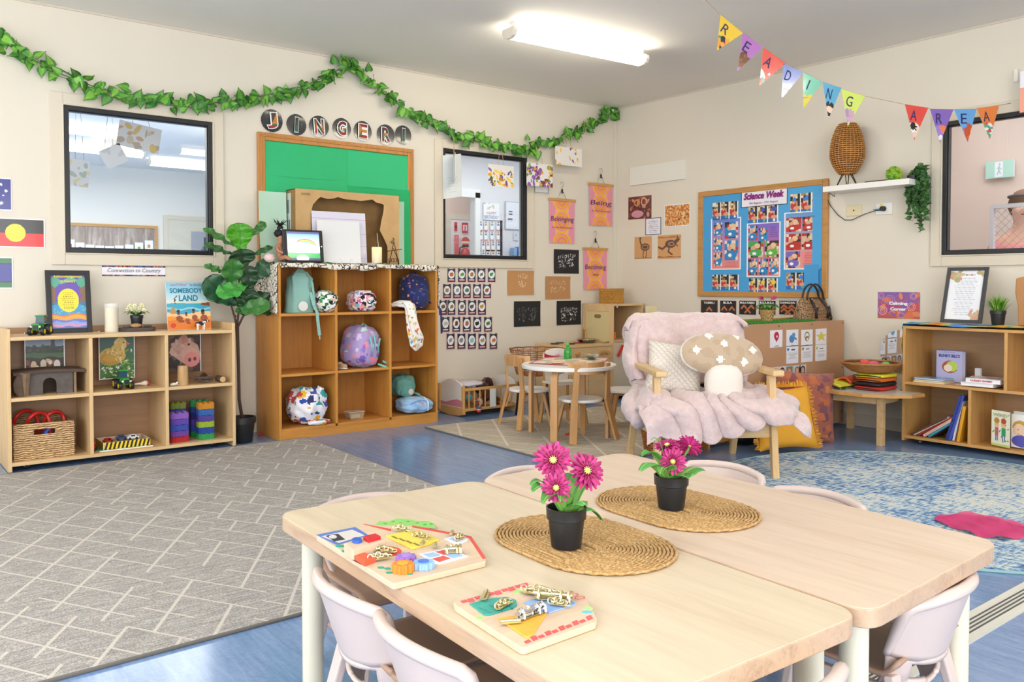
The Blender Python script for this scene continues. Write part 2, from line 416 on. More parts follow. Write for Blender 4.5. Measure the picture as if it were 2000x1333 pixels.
def window(num,wall_is_back,a0,a1,z0,z1,tb=.075):
 f=MB();T=.028
 def P(mb,s0,s1,d0,d1,za,zb):
  if wall_is_back:mb.bx(s0,s1,BW-d0,BW-d1,za,zb)
  else:mb.bx(RW-d0,RW-d1,s0,s1,za,zb)
 def ring(mb,s0,s1,za,zb,t,d0,d1):
  P(mb,s0,s0+t,d0,d1,za,zb);P(mb,s1-t,s1,d0,d1,za,zb);P(mb,s0+t,s1-t,d0,d1,za,za+t);P(mb,s0+t,s1-t,d0,d1,zb-t,zb)
 root=MB();ring(root,a0-tb,a1+tb,z0-tb,z1+tb,tb,.0,.016);ring(root,a0-.008,a1+.008,z0-.008,z1+.008,.008,.016,.024)
 o=struct(root.obj('window_%d'%num,trim_m,bev=.003))
 ring(f,a0,a1,z0,z1,T,-.045,.012);ring(f,a0+T,a1-T,z0+T,z1-T,.006,-.04,0)
 f.obj('window_frame',blk,o,bev=.002)
 g=MB();P(g,a0+T,a1-T,-.022,-.018,z0+T,z1-T);g.obj('pane',gl,o)
 return o
window(1,True,*W1);window(2,True,*W2);window(3,False,*W3)
def bigwin(num,axis,fixed,s0,s1):
 mb=MB();nn=5
 for k in range(nn+1):
  c=s0+(s1-s0)*k/nn
  if axis==0:mb.bx(c-.025,c+.025,fixed-.03,fixed+.03,.5,2.45)
  else:mb.bx(fixed-.03,fixed+.03,c-.025,c+.025,.5,2.45)
 for z in(.52,2.43):
  if axis==0:mb.bx(s0,s1,fixed-.03,fixed+.03,z-.02,z+.02)
  else:mb.bx(fixed-.03,fixed+.03,s0,s1,z-.02,z+.02)
 return struct(mb.obj('window_%d'%num,blk))
bigwin(4,0,YF-.05,-2.3,2.3);bigwin(5,1,XL-.05,-1.7,4.9)
# fluorescent ceiling lights: one in view, the rest of the room's rows beyond the frame
lamp_on=mat('lamp_diffuser','fff4e0',.4,emit=17)
def batten(label,x,y,L=1.5,rz=0.0,e=None,zc=CE):
 t=thing('ceiling_light',label,'ceiling light',(x,y,zc),rz)
 MB().bx(-L/2+.03,L/2-.03,-.035,.035,-.05,0).obj('housing',M_WHITE,t,bev=.004)
 poly=[(-.06,-.005),(-.065,-.03),(-.05,-.058),(-.02,-.07),(.02,-.07),(.05,-.058),(.065,-.03),(.06,-.005)]
 MB().prism(poly,L-.06,(-L/2+.03,0,-.04),(0,1,0),(0,0,1)).obj('diffuser',e or lamp_on,t)
 for s in(-1,1):
  MB().prism([(p[0]*1.06,p[1]*1.05)for p in poly],.03,(s*L/2-(.03 if s>0 else 0),0,-.039),(0,1,0),(0,0,1)).obj('end_cap',mat('lamp_cap','e9dfd0',.5),t,bev=.004)
 return t
a=PZ(992,62,CE-.07);b=PZ(1256,118,CE-.07)
batten('lit white fluorescent batten on the ceiling above the cubby shelves',(a.x+b.x)/2,(a.y+b.y)/2,(b-a).length,math.atan2(b.y-a.y,b.x-a.x))
for lx,ly,lb in((-1.1,.4,'lit fluorescent batten left of the camera position'),(3.9,1.0,'lit fluorescent batten over the blue round rug'),(-.9,3.6,'lit fluorescent batten at the left wall side'),(1.6,-1.6,'lit fluorescent batten over the back of the room')):
 batten(lb,lx,ly)
 # next room, seen through window 1
pale=mat('next_room_paint','e9e6de',.6);pink=mat('corridor_paint','d8c3b6',.6)
far=BW+7.3
struct(MB().bx(XL,9.1,far,far+.1,0,CE).obj('wall_north',pale))
struct(MB().bx(3.45,3.55,BW+.1,9.65,0,CE).bx(3.55,9.0,9.64,9.66,0,CE).obj('wall_divider',pale))
struct(MB().bx(XL-.1,XL,BW,far,0,CE).obj('wall_west',pale))
lamp_far=mat('lamp_diffuser_far','ffffff',.4,emit=5)
for(x0,y0,x1,y1,lb)in((120,252,196,256,'upper lit batten seen through the large left window'),(125,290,228,292,'middle lit batten seen through the large left window'),(347,322,412,326,'lit batten near the right edge of the large left window')):
 a=PZ(x0,y0,CE-.06);b=PZ(x1,y1,CE-.06);c=(a+b)/2
 batten(lb,c.x,min(c.y,far-.8),1.25,0.05,lamp_far)  # added battens beyond the glass stand in for lamps reflected in the pane
batten('slanted lit batten seen through the middle of the left window',2.55,BW+5.2,1.2,1.25,lamp_far)
area('next_room_light',(1.0,BW+3.6,CE-.15),(0,0,0),5,4,260,(1,.98,.95))
a=PY(120,436,far);b=PY(302,500,far)
nb=thing('notice_board','timber-look notice board with hanging cards seen through the left window','notice board',((a.x+b.x)/2,far,a.z-.55))
WX=b.x-a.x;x0=-WX/2
wl=NT('weathered_plank_print');q=wl.coord((9,1,1.2));wl.base(wl.ramp(wl.noise(q,1.5,5,.7,.6),[(.3,'7b6a60'),(.5,'a8978b'),(.7,'d2c6bd')]))
MB().bx(x0,-x0,-.02,-.002,-.55,.52).obj('board',wl.m,nb)
MB().bx(x0,-x0,-.035,-.002,.52,.56).bx(-x0,-x0+.04,-.035,-.002,-.55,.56).obj('frame',W['oak'],nb)
for k in range(9):
 px=137+(k*19.2);py=[468,474,478,480,481,480,478,474,470][k]
 p=PY(px,py,far-.04);s=.115
 cd=thing('string_card','white picture card on a string, number %s from the left seen through the left window'%('one two three four five six seven eight nine'.split()[k]),'card',p,0,'cards strung on the far notice board')
 sheet('card',(-s/2,-.002,-.17),(s,0,0),(0,0,.17),[('e',.5,.5,.22,.16,('c0392b','3d6bb3','7fae4b','d98b3a','b33a3a')[k%5])],'f2f3f7',parent=cd,cell=.012)
a=PY(318,421,far);b=PY(416,560,far)
dr=struct(MB().bx(a.x,a.x+.06,far-.04,far-.001,0,a.z).bx(a.x+.06,a.x+1.0,far-.04,far-.001,a.z-.06,a.z).obj('door_1',trim_m))
MB().bx(a.x+.06,a.x+1.0,far-.03,far-.004,.01,a.z-.06).obj('door_leaf',mat('door_cream','d9d2bf',.5),dr)
a=PY(372,446,far-.02);g=thing('wall_poster','grey photo poster on the door seen through the left window','poster',(a.x,far-.045,a.z-.6))
sheet('print',(0,0,-.3),(.42,0,0),(0,0,.85),[('e',.5,.45,.2,.3,'6a7486'),('r',.45,.1,.6,.9,'4d5666')],'a9a9b0',parent=g,cell=.02)
def hang_art(name,label,cx,cy,Yp,w,h,tilt,prims,base,m=LAMI,cord=.15,rz=0.0,cat='artwork',group=None,top=None):
 p=PY(cx,cy,Yp);t=thing(name,label,cat,p,rz,group)
 R=Matrix.Rotation(tilt,3,'Y');U=R@Vector((w,0,0));V=R@Vector((0,0,h));O=-U/2-V/2
 sheet('print',O,U,V,prims,base,m=m,parent=t)
 cz=CE-p.z
 s=MB();s.tube([O+V+U*.3,(0,.0,cz),O+V+U*.7],.0022,5);s.obj('cord',M_STR,t);return t
hang_art('hanging_artwork','painted paper hanging near the top of the large left window, beyond the glass',272,268,BW+1.3,.32,.2,.15,[('spots',14,.05,.16,['c8b9a4','b9a38f','d5b36a','c7a08a'],3)],'d8d4d4')
hang_art('hanging_artwork','pale bent paper hanging in the middle of the large left window',222,305,BW+1.3,.17,.15,-.5,[('spots',4,.1,.2,['cfcbd0'],4)],'e0dee0')
hang_art('hanging_artwork','pastel paper hanging at the left edge of the large left window',153,338,BW+1.2,.15,.2,.1,[('spots',12,.05,.12,['a9b6b0','c9b7c0','d6d19a'],5)],'dcdadf')
# office seen through window 2
oy=BW+2.3
struct(MB().bx(PY(926,400,oy).x,9.0,oy,oy+.08,0,CE).bx(3.55,PY(926,400,oy).x,oy,oy+.08,PY(900,374,oy).z,CE).obj('wall_office',mat('office_paint','dfdee2',.6)))
a=PY(862,375,oy);b=PY(926,560,oy)
struct(MB().bx(b.x-.0,b.x+.07,oy-.03,oy,0,a.z+.02).bx(3.56,b.x+.07,oy-.03,oy,a.z-.04,a.z+.06).obj('trim_4',mat('office_trim','eeeeec',.4)))
cy_=oy+1.5
struct(MB().bx(3.55,9.0,cy_,cy_+.08,0,CE).obj('wall_corridor',pink))
a=PY(878,428,cy_);struct(MB().bx(a.x-.07,a.x,cy_-.03,cy_,0,a.z).bx(a.x-.07,a.x+1.2,cy_-.03,cy_,a.z,a.z+.07).obj('door_2',trim_m))
MB().bx(a.x,a.x+1.2,cy_-.02,cy_-.005,0,a.z).obj('door_leaf',mat('far_white','f1e7e6',.6),bpy.data.objects['door_2'])
area('office_light',(5.6,BW+1.1,CE-.1),(0,0,0),2.4,1.4,30,(1,1,1));area('corridor_light',(5.6,oy+.8,CE-.1),(0,0,0),2,1,14,(1,.95,.92))
def flat_y(name,label,cat,x0,y0,x1,y1,Yp,prims,base,th=.004,m=PAPER,group=None):
 a,b=PY(x0,y0,Yp),PY(x1,y1,Yp);t=thing(name,label,cat,(a.x,Yp,b.z),0,group)
 sheet('print',(0,0,0),(b.x-a.x,0,0),(0,0,a.z-b.z),prims,base,th=th,m=m,parent=t,cell=.008);return t
flat_y('safety_sign','small red extinguisher sign seen through the right-hand small window','sign',902,435,914,456,cy_-.04,[('r',.2,.2,.8,.8,'f3d9d8'),('r',.4,.25,.6,.7,'d5333b')],'d5333b')
flat_y('safety_sign','red sign half hidden at the door edge behind the small window','sign',887,434,893,452,cy_-.04,[('e',.5,.5,.4,.2,'6a1f2a')],'d5333b')
flat_y('safety_sign','tall pinkish red notice behind the small window','sign',887,459,896,502,cy_-.04,[('ln',.1,.6,.9,.95,5,'f2b9b9',1)],'ee6d72')
flat_y('safety_sign','round red and cream notice behind the small window','sign',901,463,917,481,cy_-.04,[('e',.5,.5,.5,.5,'d84a48'),('r',.0,.3,1,.55,'f3e2c8')],'f1e7e6')
ex=PY(909,496,cy_-.12);t=thing('fire_extinguisher','red fire extinguisher behind the small window','fire extinguisher',(ex.x,cy_-.12,ex.z-.3))
MB().lathe([(.0,0),(.07,0),(.075,.03),(.075,.3),(.05,.36),(.02,.38),(0,.38)]).obj('cylinder',mat('extinguisher_red','c4333a',.3),t,True)
MB().bx(-.05,.05,-.01,.01,.39,.42).tube([(0,0,.4),(-.09,0,.38),(-.11,0,.2)],.01).obj('valve',M_BLACK,t)
t=flat_y('birthday_sign','white happy birthday sign on the office wall','sign',944,396,975,431,oy-.01,[('spots',8,.05,.12,['c9d8ec','e8c9a0','a8c48a'],8,(0,.62,1,1))],'f0f1f6')
a,b=PY(944,396,oy-.01),PY(975,431,oy-.01);wv,hv=b.x-a.x,a.z-b.z
letters('lettering',[('HAPPY',(wv*.5,-.006,hv*.42),XB,ZU,wv*.62,hv*.15),],ink('d39a92'),t)
letters('lettering',[('BIRTHDAY',(wv*.5,-.006,hv*.17),XB,ZU,wv*.9,hv*.2),],ink('8ea3c8'),t)
t=flat_y('calendar_board','framed white planner on the office wall','whiteboard',986,393,1022,450,oy-.01,[('r',0,0,1,.03,'a9adb8'),('r',0,.97,1,1,'a9adb8'),('r',0,0,.06,1,'a9adb8'),('ln',.15,.5,.45,.7,2,'5d6370',3),('r',.15,.33,.4,.4,'7c828e')],'e6e8f0')
flat_y('wall_note','small notice under the framed planner in the office','notice',1003,453,1012,470,oy-.01,[('ln',.1,.2,.9,.8,3,'9aa',5)]and[('r',.3,.6,.7,.7,'6d7480')],'d4d9e2')
for q,(xa,nm)in enumerate(((933,'left'),(979,'right'))):
 a,b=PY(xa-2,432+q*-1,oy-.015),PY(xa+2,520,oy-.015)
 tag(MB().bx(a.x,b.x,oy-.02,oy-.004,b.z,a.z).obj('chart_strip',M_BLACK),'black strip on the %s of the birthday figures in the office'%nm,'chart strip')
k=0
for row,(yy,xs)in enumerate(((444,(939,949,961,973)),(463,(939,949,961,973)),(483,(935,944,953,963,974)),(500,(935,944,953,963,974)))):
 for x in xs:
  p=PY(x,yy,oy-.012);k+=1
  t=thing('paper_figure','little paper figure, %s row, %s along, in the office birthday chart'%(('top','second','third','bottom')[row],('first','second','third','fourth','fifth')[xs.index(x)]),'paper figure',p,0,'paper figures in the office birthday chart')
  hair=('6b4a2e','2d2320','8a6238')[k%3];shirt=('4e9fb5','3f6fae','c98a4a')[k%3]
  sheet('cutout',(-.028,0,-.05),(.056,0,0),(0,0,.12),[('e',.5,.86,.2,.12,hair),('e',.5,.8,.15,.1,'e7bf9f'),('e',.5,.58,.3,.16,shirt),('e',.5,.38,.45,.2,'f6f3f3'),('p',[(.1,.2),(.5,.1),(.9,.2),(.9,0),(.5,.06),(.1,0)],'c9525c')],'e2e0e2',parent=t,cell=.006)
for(x0,y0,x1,y1,c,lb)in((1004,484,1010,500,'8fb0d8','light blue folder'),(1013,482,1018,502,'5d8bc4','deep blue folder')):
 a,b=PY(x0,y0,oy-.1),PY(x1,y1,oy-.1)
 tag(MB().bx(a.x,b.x,oy-.1,oy-.02,b.z,a.z).obj('folder',mat('f'+c,c,.5),bev=.004),lb+' standing on the office desk behind the small window','folder')
a,b=PY(960,503,oy-.3),PY(1030,520,oy-.3)
t=thing('office_desk','desk edge in the office behind the small window','desk',(a.x,oy-.35,0))
MB().bx(0,1.5,0,.34,a.z-.03,a.z).obj('desktop',mat('desk_grey','6b6e72',.5),t)
for lx in(.03,1.44):MB().bx(lx,lx+.04,.02,.3,0,a.z-.03).obj('leg',M_BLACK,t)
# corridor seen through window 3
rx=RW+2.1
struct(MB().bx(rx,rx+.08,YF,BW,0,CE).obj('wall_east',mat('east_paint','d3c2b9',.6)))
struct(MB().bx(RW+.1,rx,3.6,3.68,0,CE).obj('wall_east_end',mat('east_paint','d3c2b9',.6)))
area('corridor_light_east',(RW+1.1,1.2,CE-.12),(0,0,0),1.0,3.4,46,(1,.96,.95))
a=PX(1856,288,rx-.5);b=PX(1912,308,rx-.5)
batten('lit batten seen through the right-hand window',rx-.5,a.y+.2,1.4,PI/2,lamp_far)  # added lamp in place of a fluorescent reflection on this window
t=PX(1954,331,rx-.03);e=thing('exit_sign','pale green running man exit sign beyond the right-hand window','exit sign',t)
wv=abs(PX(1926,331,rx-.03).y-PX(1981,331,rx-.03).y)
sheet('face',(0,wv/2,-.075),(0,-wv,0),(0,0,.15),[('r',.34,.06,.62,.94,'e4e6f2'),('e',.5,.78,.035,.08,'9fc9bd'),('s',[(.49,.68),(.47,.42),(.42,.2)],.025,'9fc9bd'),('s',[(.47,.42),(.54,.25)],.025,'9fc9bd'),('s',[(.42,.55),(.49,.62),(.56,.5)],.02,'9fc9bd')],'a9d4c8',parent=e,th=.02,cell=.005)
xm=RW+.9
dg=NT('diamond_mesh');q=dg.coord((1,1,1),(0,0,0))
a=PX(1943,408,xm);b=PX(2030,486,xm);yl,yr=a.y,b.y-1.0
gm=MB();st=.055
z0,z1=b.z-.9,a.z;k=z0-(yl-yr)
while k<z1:
 for sgn in(1,-1):
  pts=[]
  for s in(0,1):
   yy=yl if s==0 else yr;zz=k+(yl-yy)if sgn>0 else k+(yl-yr)-(yl-yy);pts.append((yy,zz))
  (ya,za),(yb,zb)=pts
  def clip(ya,za,yb,zb):
   for lim,hi in((z0,False),(z1,True)):
    for _ in range(2):
     if(za>lim)==hi and(zb>lim)==hi and za!=lim and zb!=lim:return None
    if(za>lim)==hi and za!=lim:tt=(lim-za)/(zb-za);ya,za=ya+(yb-ya)*tt,lim
    if(zb>lim)==hi and zb!=lim:tt=(lim-za)/(zb-za);yb,zb=ya+(yb-ya)*tt,lim
   return ya,za,yb,zb
  r=clip(ya,za,yb,zb)
  if r:gm.bar((xm,r[0],r[1]),(xm,r[2],r[3]),.003,.003,up=(1,0,0))
 k+=st
g=gm.obj('mesh_gate',mat('mesh_grey','b9aeb4',.5));tag(g,'pale diamond mesh gate in the corridor beyond the right-hand window','gate')
fr=MB().bx(xm-.02,xm+.02,yr,yl,z1-.0,z1+.03).bx(xm-.02,xm+.02,yl-.0,yl+.03,0,z1+.03).bx(xm-.02,xm+.02,yr,yl,0,.03).bx(xm-.02,xm+.02,yr-.03,yr,0,z1+.03).bx(xm-.015,xm+.015,yr,yl,z0-.03,z0).bx(xm-.008,xm+.008,yr,yl,.03,z0-.03)
fr.obj('gate_frame',mat('mesh_frame','d9d4dc',.5),g)
# back wall: wall-mounted things
GREEN='2fb673'
# green notice board behind the cubby shelves
a,b=PB(500.5,261),PB(805,291);zb=1.18
t=thing('notice_board','large green-papered notice board in a varnished frame behind the cubby shelves','notice board',(a.x,BW,0))
wv=b.x-a.x;zt=a.z+.012
MB().bx(.03,wv-.03,-.014,-.001,zb,zt-.03).obj('backing',mat('board_green','29a868',.85),t)
f=MB()
for(x0,x1,z0,z1)in((0,.055,zb-.05,zt),(wv-.055,wv,zb-.05,zt),(.055,wv-.055,zt-.055,zt),(.055,wv-.055,zb-.05,zb)):
 f.bx(x0,x1,-.026,-.001,z0,z1)
f.bx(.018,.03,-.032,-.02,zb,zt-.018).bx(wv-.03,wv-.018,-.032,-.02,zb,zt-.018).bx(.018,wv-.018,-.032,-.02,zt-.03,zt-.018)
f.obj('frame',W['framez'],t,bev=.004)
m_g=mat('green_card','2fb575',.8);xs=(.055,.055+(wv-.11)*.55,wv-.055)
sg=.68
for i,(x0,x1,z0,z1,c)in enumerate(((xs[0],xs[1],zt-.30,zt-.06,0),(xs[1]-.004,xs[2],zt-.33,zt-.06,1),(xs[0],xs[1]+.01,zb,zt-.295,0),(xs[1],xs[2]+.02,zb,zt-.325,2))):
 mb=MB();mb.grid(lambda u,v,A=(x0,x1,z0,z1),k=i:(A[0]+(A[1]-A[0])*u,-.018-.0025*k-.006*math.sin(u*PI)*(1-v)-.004*(1-v),A[2]+(A[3]-A[2])*v),12,8)
 mb.obj('green_card_sheet',mat('green_card%d'%c,('31b876','35bb7b','22ad6a')[c],.8),t,solid=.001)
 # JINGERI discs
disc_px=((530.5,236,21.5),(578.5,244,20),(622.5,247.5,20),(667,251,19),(708,256.5,18.5),(753,263.5,18.5),(787,264,17))
sil=vc('glossy_laminate',.22,coat=.5)
for i,(cx,cy,r)in enumerate(disc_px):
 p=PB(cx,cy,.004);rr=PB(cx+r,cy).x-PB(cx,cy).x;rz=PB(cx,cy-r).z-PB(cx,cy).z;rr=(rr+rz)/2
 ch='JINGERI'[i];t=thing('letter_disc','black laminated disc with patterned letter %s, %s in the JINGERI row'%(ch,('first','second','third','fourth','fifth','sixth','last')[i]),'letter disc',p,0,'JINGERI letter discs')
 sheet('disc',(-rr,0,-rr),(2*rr,0,0),(0,0,2*rr),[('e',.5,.5,.5,.5,'26272b'),('spots',3,.02,.05,['4a4c52'],i)],'26272b',m=sil,parent=t,cell=.004,mask=lambda X,Y:((X-.5)**2+(Y-.5)**2)<.25,curl=.006)
 O=(0,-.007,0);tl=(-6,3,-4,0,2,0,2)[i];R=Matrix.Rotation(math.radians(tl),3,'Y');U,V=R@XB,R@ZU
 hh=rr*1.35;wd=rr*(.34 if ch=='I' else .92)
 letters('letter_outline',[(ch,O,U,V,wd*1.22,hh*1.1,dict(bold=.10))],mat('outline_white','f2f2f2',.4),t)
 a_=MB();v,fcs=text_mesh(ch,bold=.035);arr=np.array(v);mn,mx_=arr.min(0),arr.max(0);c0=(mn+mx_)/2
 cols=('a3382f','3b6e57','c7843c','51413a','7f2f3c')
 for kf,fc in enumerate(fcs):
  pts=[Vector(O)+U*((v[q][0]-c0[0])/(mx_[0]-mn[0])*wd)+V*((v[q][1]-c0[1])/(mx_[1]-mn[1])*hh)+Vector((0,-.0032,0))for q in fc]
  zc=sum(q.z for q in pts)/len(pts);a_.col(cols[int((zc/hh+.5)*4.9)%5]);a_.add(pts,[tuple(range(len(pts)))])
 a_.obj('letter',CLOTHP,t)
 # flags at the left edge
def wallprint(name,label,cat,R,prims,base,m=PAPER,cell=.003,curl=0,group=None,th=.0012):
 O,U,V=R;c=O+U/2;t=thing(name,label,cat,c,0,group)
 sheet('print',O-c,U,V,prims,base,m=m,parent=t,cell=cell,curl=curl,th=th);return t
def star(cx,cy,r,asp,n=7):
 return[(cx+math.sin(k*PI/n)*r*(1 if k%2==0 else .45)/asp,cy+math.cos(k*PI/n)*r*(1 if k%2==0 else .45))for k in range(2*n)]
O,U,V=on_back(-62,343,23,412);asp=U.length/V.length
wallprint('flag_print','laminated Australian flag at the left edge, topmost of the three flags','flag',(O,U,V),[('r',.02,.03,.98,.97,'2c2f86'),('r',.02,.5,.47,.97,'2c2f86'),('s',[(.02,.5),(.47,.97)],.02,'ffffff'),('s',[(.02,.97),(.47,.5)],.02,'ffffff'),('r',.02,.69,.47,.79,'ffffff'),('r',.21,.5,.28,.97,'ffffff'),('r',.02,.71,.47,.77,'c22030'),('r',.225,.5,.265,.97,'c22030'),('p',star(.25,.25,.13,asp),'ffffff'),('p',star(.75,.8,.06,asp),'ffffff'),('p',star(.62,.55,.06,asp),'ffffff'),('p',star(.87,.6,.06,asp),'ffffff'),('p',star(.75,.22,.07,asp),'ffffff'),('p',star(.80,.46,.035,asp,5),'ffffff')],'f3f3f5',LAMI)
O,U,V=on_back(-30,424,88,485)
wallprint('flag_print','laminated black, yellow and red Aboriginal flag beside the large left window','flag',(O,U,V),[('r',.02,.03,.98,.97,'d8201f'),('r',.02,.5,.98,.97,'262223'),('e',.5,.5,.17,.31,'d9cf1e')],'f3f3f5',LAMI)
O,U,V=on_back(-80,501,26,564)
wallprint('flag_print','laminated green and blue Torres Strait flag at the left edge above the low shelf','flag',(O,U,V),[('r',.02,.04,.98,.96,'1d6b3c'),('r',.02,.22,.98,.78,'2b2f8e'),('r',.02,.20,.98,.23,'17171c'),('r',.02,.77,.98,.80,'17171c'),('ring',.5,.5,.13,.26,'f2f2f2',.7),('p',star(.5,.42,.1,U.length/V.length,5),'f2f2f2')],'f3f3f5',LAMI)
# Connection to Country strip
R_=on_back(199,519,323,540)
t=wallprint('title_strip','long white strip reading Connection to Country under the large left window','sign',R_,[('n',0,.0,1,.16,['2b2f55','b2343c','3d6bb0','cf8a3a','17171c','6b4a8c'],(42,1),3),('n',0,.84,1,1,['2b2f55','b2343c','3d6bb0','cf8a3a','17171c','6b4a8c'],(42,1),4)],'f0eff6',LAMI)
letters('lettering',[('Connection to Country',(0,-.003,R_[2].length/2),XB,ZU,R_[1].length*.84,R_[2].length*.5,dict(shear=.18))],ink('6a6570'),t)
# animal cards, five rows
rows=((538,28,((881.5,'butterfly'),(902,'caterpillar'),(921,'dingo'),(940,'emu'),(960,'green frog'))),(569,29,((873,'gecko'),(892.5,'heron'),(911.5,'parrot'),(931.5,'feather'),(951,'grey kangaroo'))),(601,30,((865,'lizard'),(881.5,'turtle shell'),(902,'possum'),(922,'kookaburra'),(941,'crab'))),(634,31,((870,'moth'),(891,'beetle'),(911.5,'rainbow'),(932,'black snake'),(953,'leaf insect'))),(667,32,((880,'spider web'),(901,'shell'),(921.5,'blue jellyfish'),(942,'tan and blue bird'),(963.5,'orange bird'))))
tints=('c46a2c','5aa03c','b8763c','6c6a66','3f9a3e','9c8b5c','8fa0a8','3f7f5a','a9a9ad','a1633c','6f5a3e','9a7a34','777268','5b5f63','c4962e','c9c4ba','7c3b22','a86a4a','22302e','4f8a33','9a9a9c','8b8e98','8fc7cc','b29a6c','d2762c')
k=0
for ri,(cy,hh,row)in enumerate(rows):
 for ci,(cx,nm)in enumerate(row):
  R_=on_back(cx-8.3,cy-hh/2,cx+8.3,cy+hh/2);rr=np.random.default_rng(k+40);c=tints[k]
  shp=[('e',.5+rr.uniform(-.06,.06),.56,.17+rr.uniform(0,.08),.10+rr.uniform(0,.05),c),('s',[(.38,.45),(.5+rr.uniform(-.1,.1),.62),(.66,.66)],.05,c),('e',.62,.64,.07,.06,c)]
  t=wallprint('animal_card','dark-bordered picture card, %s row, %s from the left, beside the cubby shelves'%(('top','second','third','fourth','bottom')[ri],('first','second','third','fourth','fifth')[ci]),'picture card',R_,[('n',.06,.04,.94,.96,['2c3350','3d3346','24424e','2b2b3a','44506b'],(7,12),k),('r',.3,.93,.7,1,'d9d3cc'),('e',.5,.56,.37,.29,'f2f3f5')]+shp+[('r',.18,.12,.82,.22,'c9505a'),('r',.22,.14,.78,.20,'f4e6e6')],'d9a9a4',LAMI,cell=.0035,group='animal cards beside the cubby shelves')
  k+=1
  # handprint papers
def hand(seed,c,cx=.5,cy=.45,n=2,sp=.2):
 r=np.random.default_rng(seed);o=[]
 for q in range(n):
  x,y=cx+(q-(n-1)/2)*sp*1.6,cy+r.uniform(-.06,.06);o.append(('spots',26,.01,.035,c,seed*9+q,(x-.13,y-.2,x+.13,y+.12)))
  for fgr in range(5):
   an=(fgr-2)*.33;o.append(('spots',7,.010,.024,c,seed*31+q*7+fgr,(x+math.sin(an)*.2-.02,y+.08+math.cos(an)*.08,x+math.sin(an)*.28+.02,y+.14+math.cos(an)*.22)))
 return o
wc=['d8d8d8','9a9a9a','c0c0c0','6c6c6c']
wallprint('handprint_paper','black sheet with bright white handprints left of the lowest pink banner','handprint art',on_back(1081,487,1130,535),hand(1,wc,.5,.45,2),'1d1d1f',curl=.004,group='handprint papers')
wallprint('handprint_paper','black sheet with faint grey handprints, lower left of the handprints','handprint art',on_back(1003,589,1055,637),hand(2,['5d5f60','3f4143','757879'],.5,.45,2,.25),'1f2021',curl=.004,group='handprint papers')
wallprint('handprint_paper','black sheet with two splayed white handprints next to the play kitchen','handprint art',on_back(1086.5,588,1134,634),hand(3,wc,.5,.42,2),'1c1c1e',curl=.004,group='handprint papers')
tc=['cfae8a','d9bd9c','c59c72']
wallprint('handprint_paper','brown paper with one pale handprint below the small window corner','handprint art',on_back(990,528.5,1042,576),hand(4,['e2c9ab','d8b88f'],.58,.45,1),'bf8d5b',curl=.008,group='handprint papers')
wallprint('handprint_paper','brown paper with faint handprints under the black handprint sheet','handprint art',on_back(1064,540,1113,584),hand(5,tc,.5,.45,2),'b98758',curl=.008,group='handprint papers')
wallprint('wall_card','small blank framed card half hidden behind the hanging pressed-flower sheet','card',on_back(1044,352,1071,378),[('r',.04,.04,.96,.96,'e9e8e6')],'4a4a4c')
# banners on wire hangers
def banner(word,sub,px,hook,label):
 O,U,V=on_back(*px);c=O+U/2+V;w_,h_=U.length,V.length;t=thing('fabric_banner',label,'banner',(c.x,c.y-.01,c.z),0,'pink arch banners on wire hangers')
 ar=[]
 for(cy,ry)in((1.0,.15),(.5,.17),(.0,.19)):
  s=w_/h_
  for rad,col in((.36,'f4b63c'),(.29,'e88fa6'),(.25,'f2a63a'),(.17,'dd7f95'),(.13,'f0a338'),(.07,'e0909f')):
   ar.append(('e',.5,cy,rad,rad*s,col))
 for cx_ in(0,1):
  for cy in(.26,.76):
   for rad,col in((.24,'e694a8'),):ar.insert(0,('e',cx_,cy,rad,rad*w_/h_*1.6,col))
 sheet('cloth',(-w_/2,0,-h_),(w_,0,0),(0,0,h_-.004),ar,'f3a9c0',m=vc('banner_cloth',.8),parent=t,cell=.003,curl=.003)
 MB().bx(-w_/2-.012,w_/2+.012,-.012,.004,-.012,.012).obj('top_rail',W['oak'],t,bev=.002)
 hk=MB();hz=PB(*hook).z-c.z;hx=0
 hk.tube([(-.05,0,.012),(-.03,0,.05),(0,0,.1),(.03,0,.05),(.05,0,.012)],.0022,6)
 hk.tube([(0,0,.1)]+[(.022*math.sin(q)*1.0,0,hz-.02-.022*math.cos(q))for q in np.linspace(-.2,PI*1.5,12)],.0022,6)
 hk.obj('wire_hook',M_CHROME,t,True)
 MB().box((0,-.004,.082),(.012,.008,.034)).box((.008,-.004,.066),(.022,.006,.008)).obj('clip',M_BLACK,t)
 letters('lettering',[(word,(0,-.005,-h_*.46),XB,ZU,w_*.92,h_*.15,dict(shear=.15)),(sub,(0,-.005,-h_*.64),XB,ZU,w_*(.8 if len(sub)>5 else .25),h_*.045,dict(shear=.2))],ink('4b2a83'),t)
banner('Belonging','in Our environment',(1071.5,389,1120,476),(1093,356),'pink arch banner reading Belonging, left of the three')
banner('Being','in Our moment',(1149,359,1194,443),(1168,329),'pink arch banner reading Being, highest and nearest the room corner')
banner('Becoming','me',(1138.5,486,1183,566),(1160,452),'pink arch banner reading Becoming, lowest of the three')
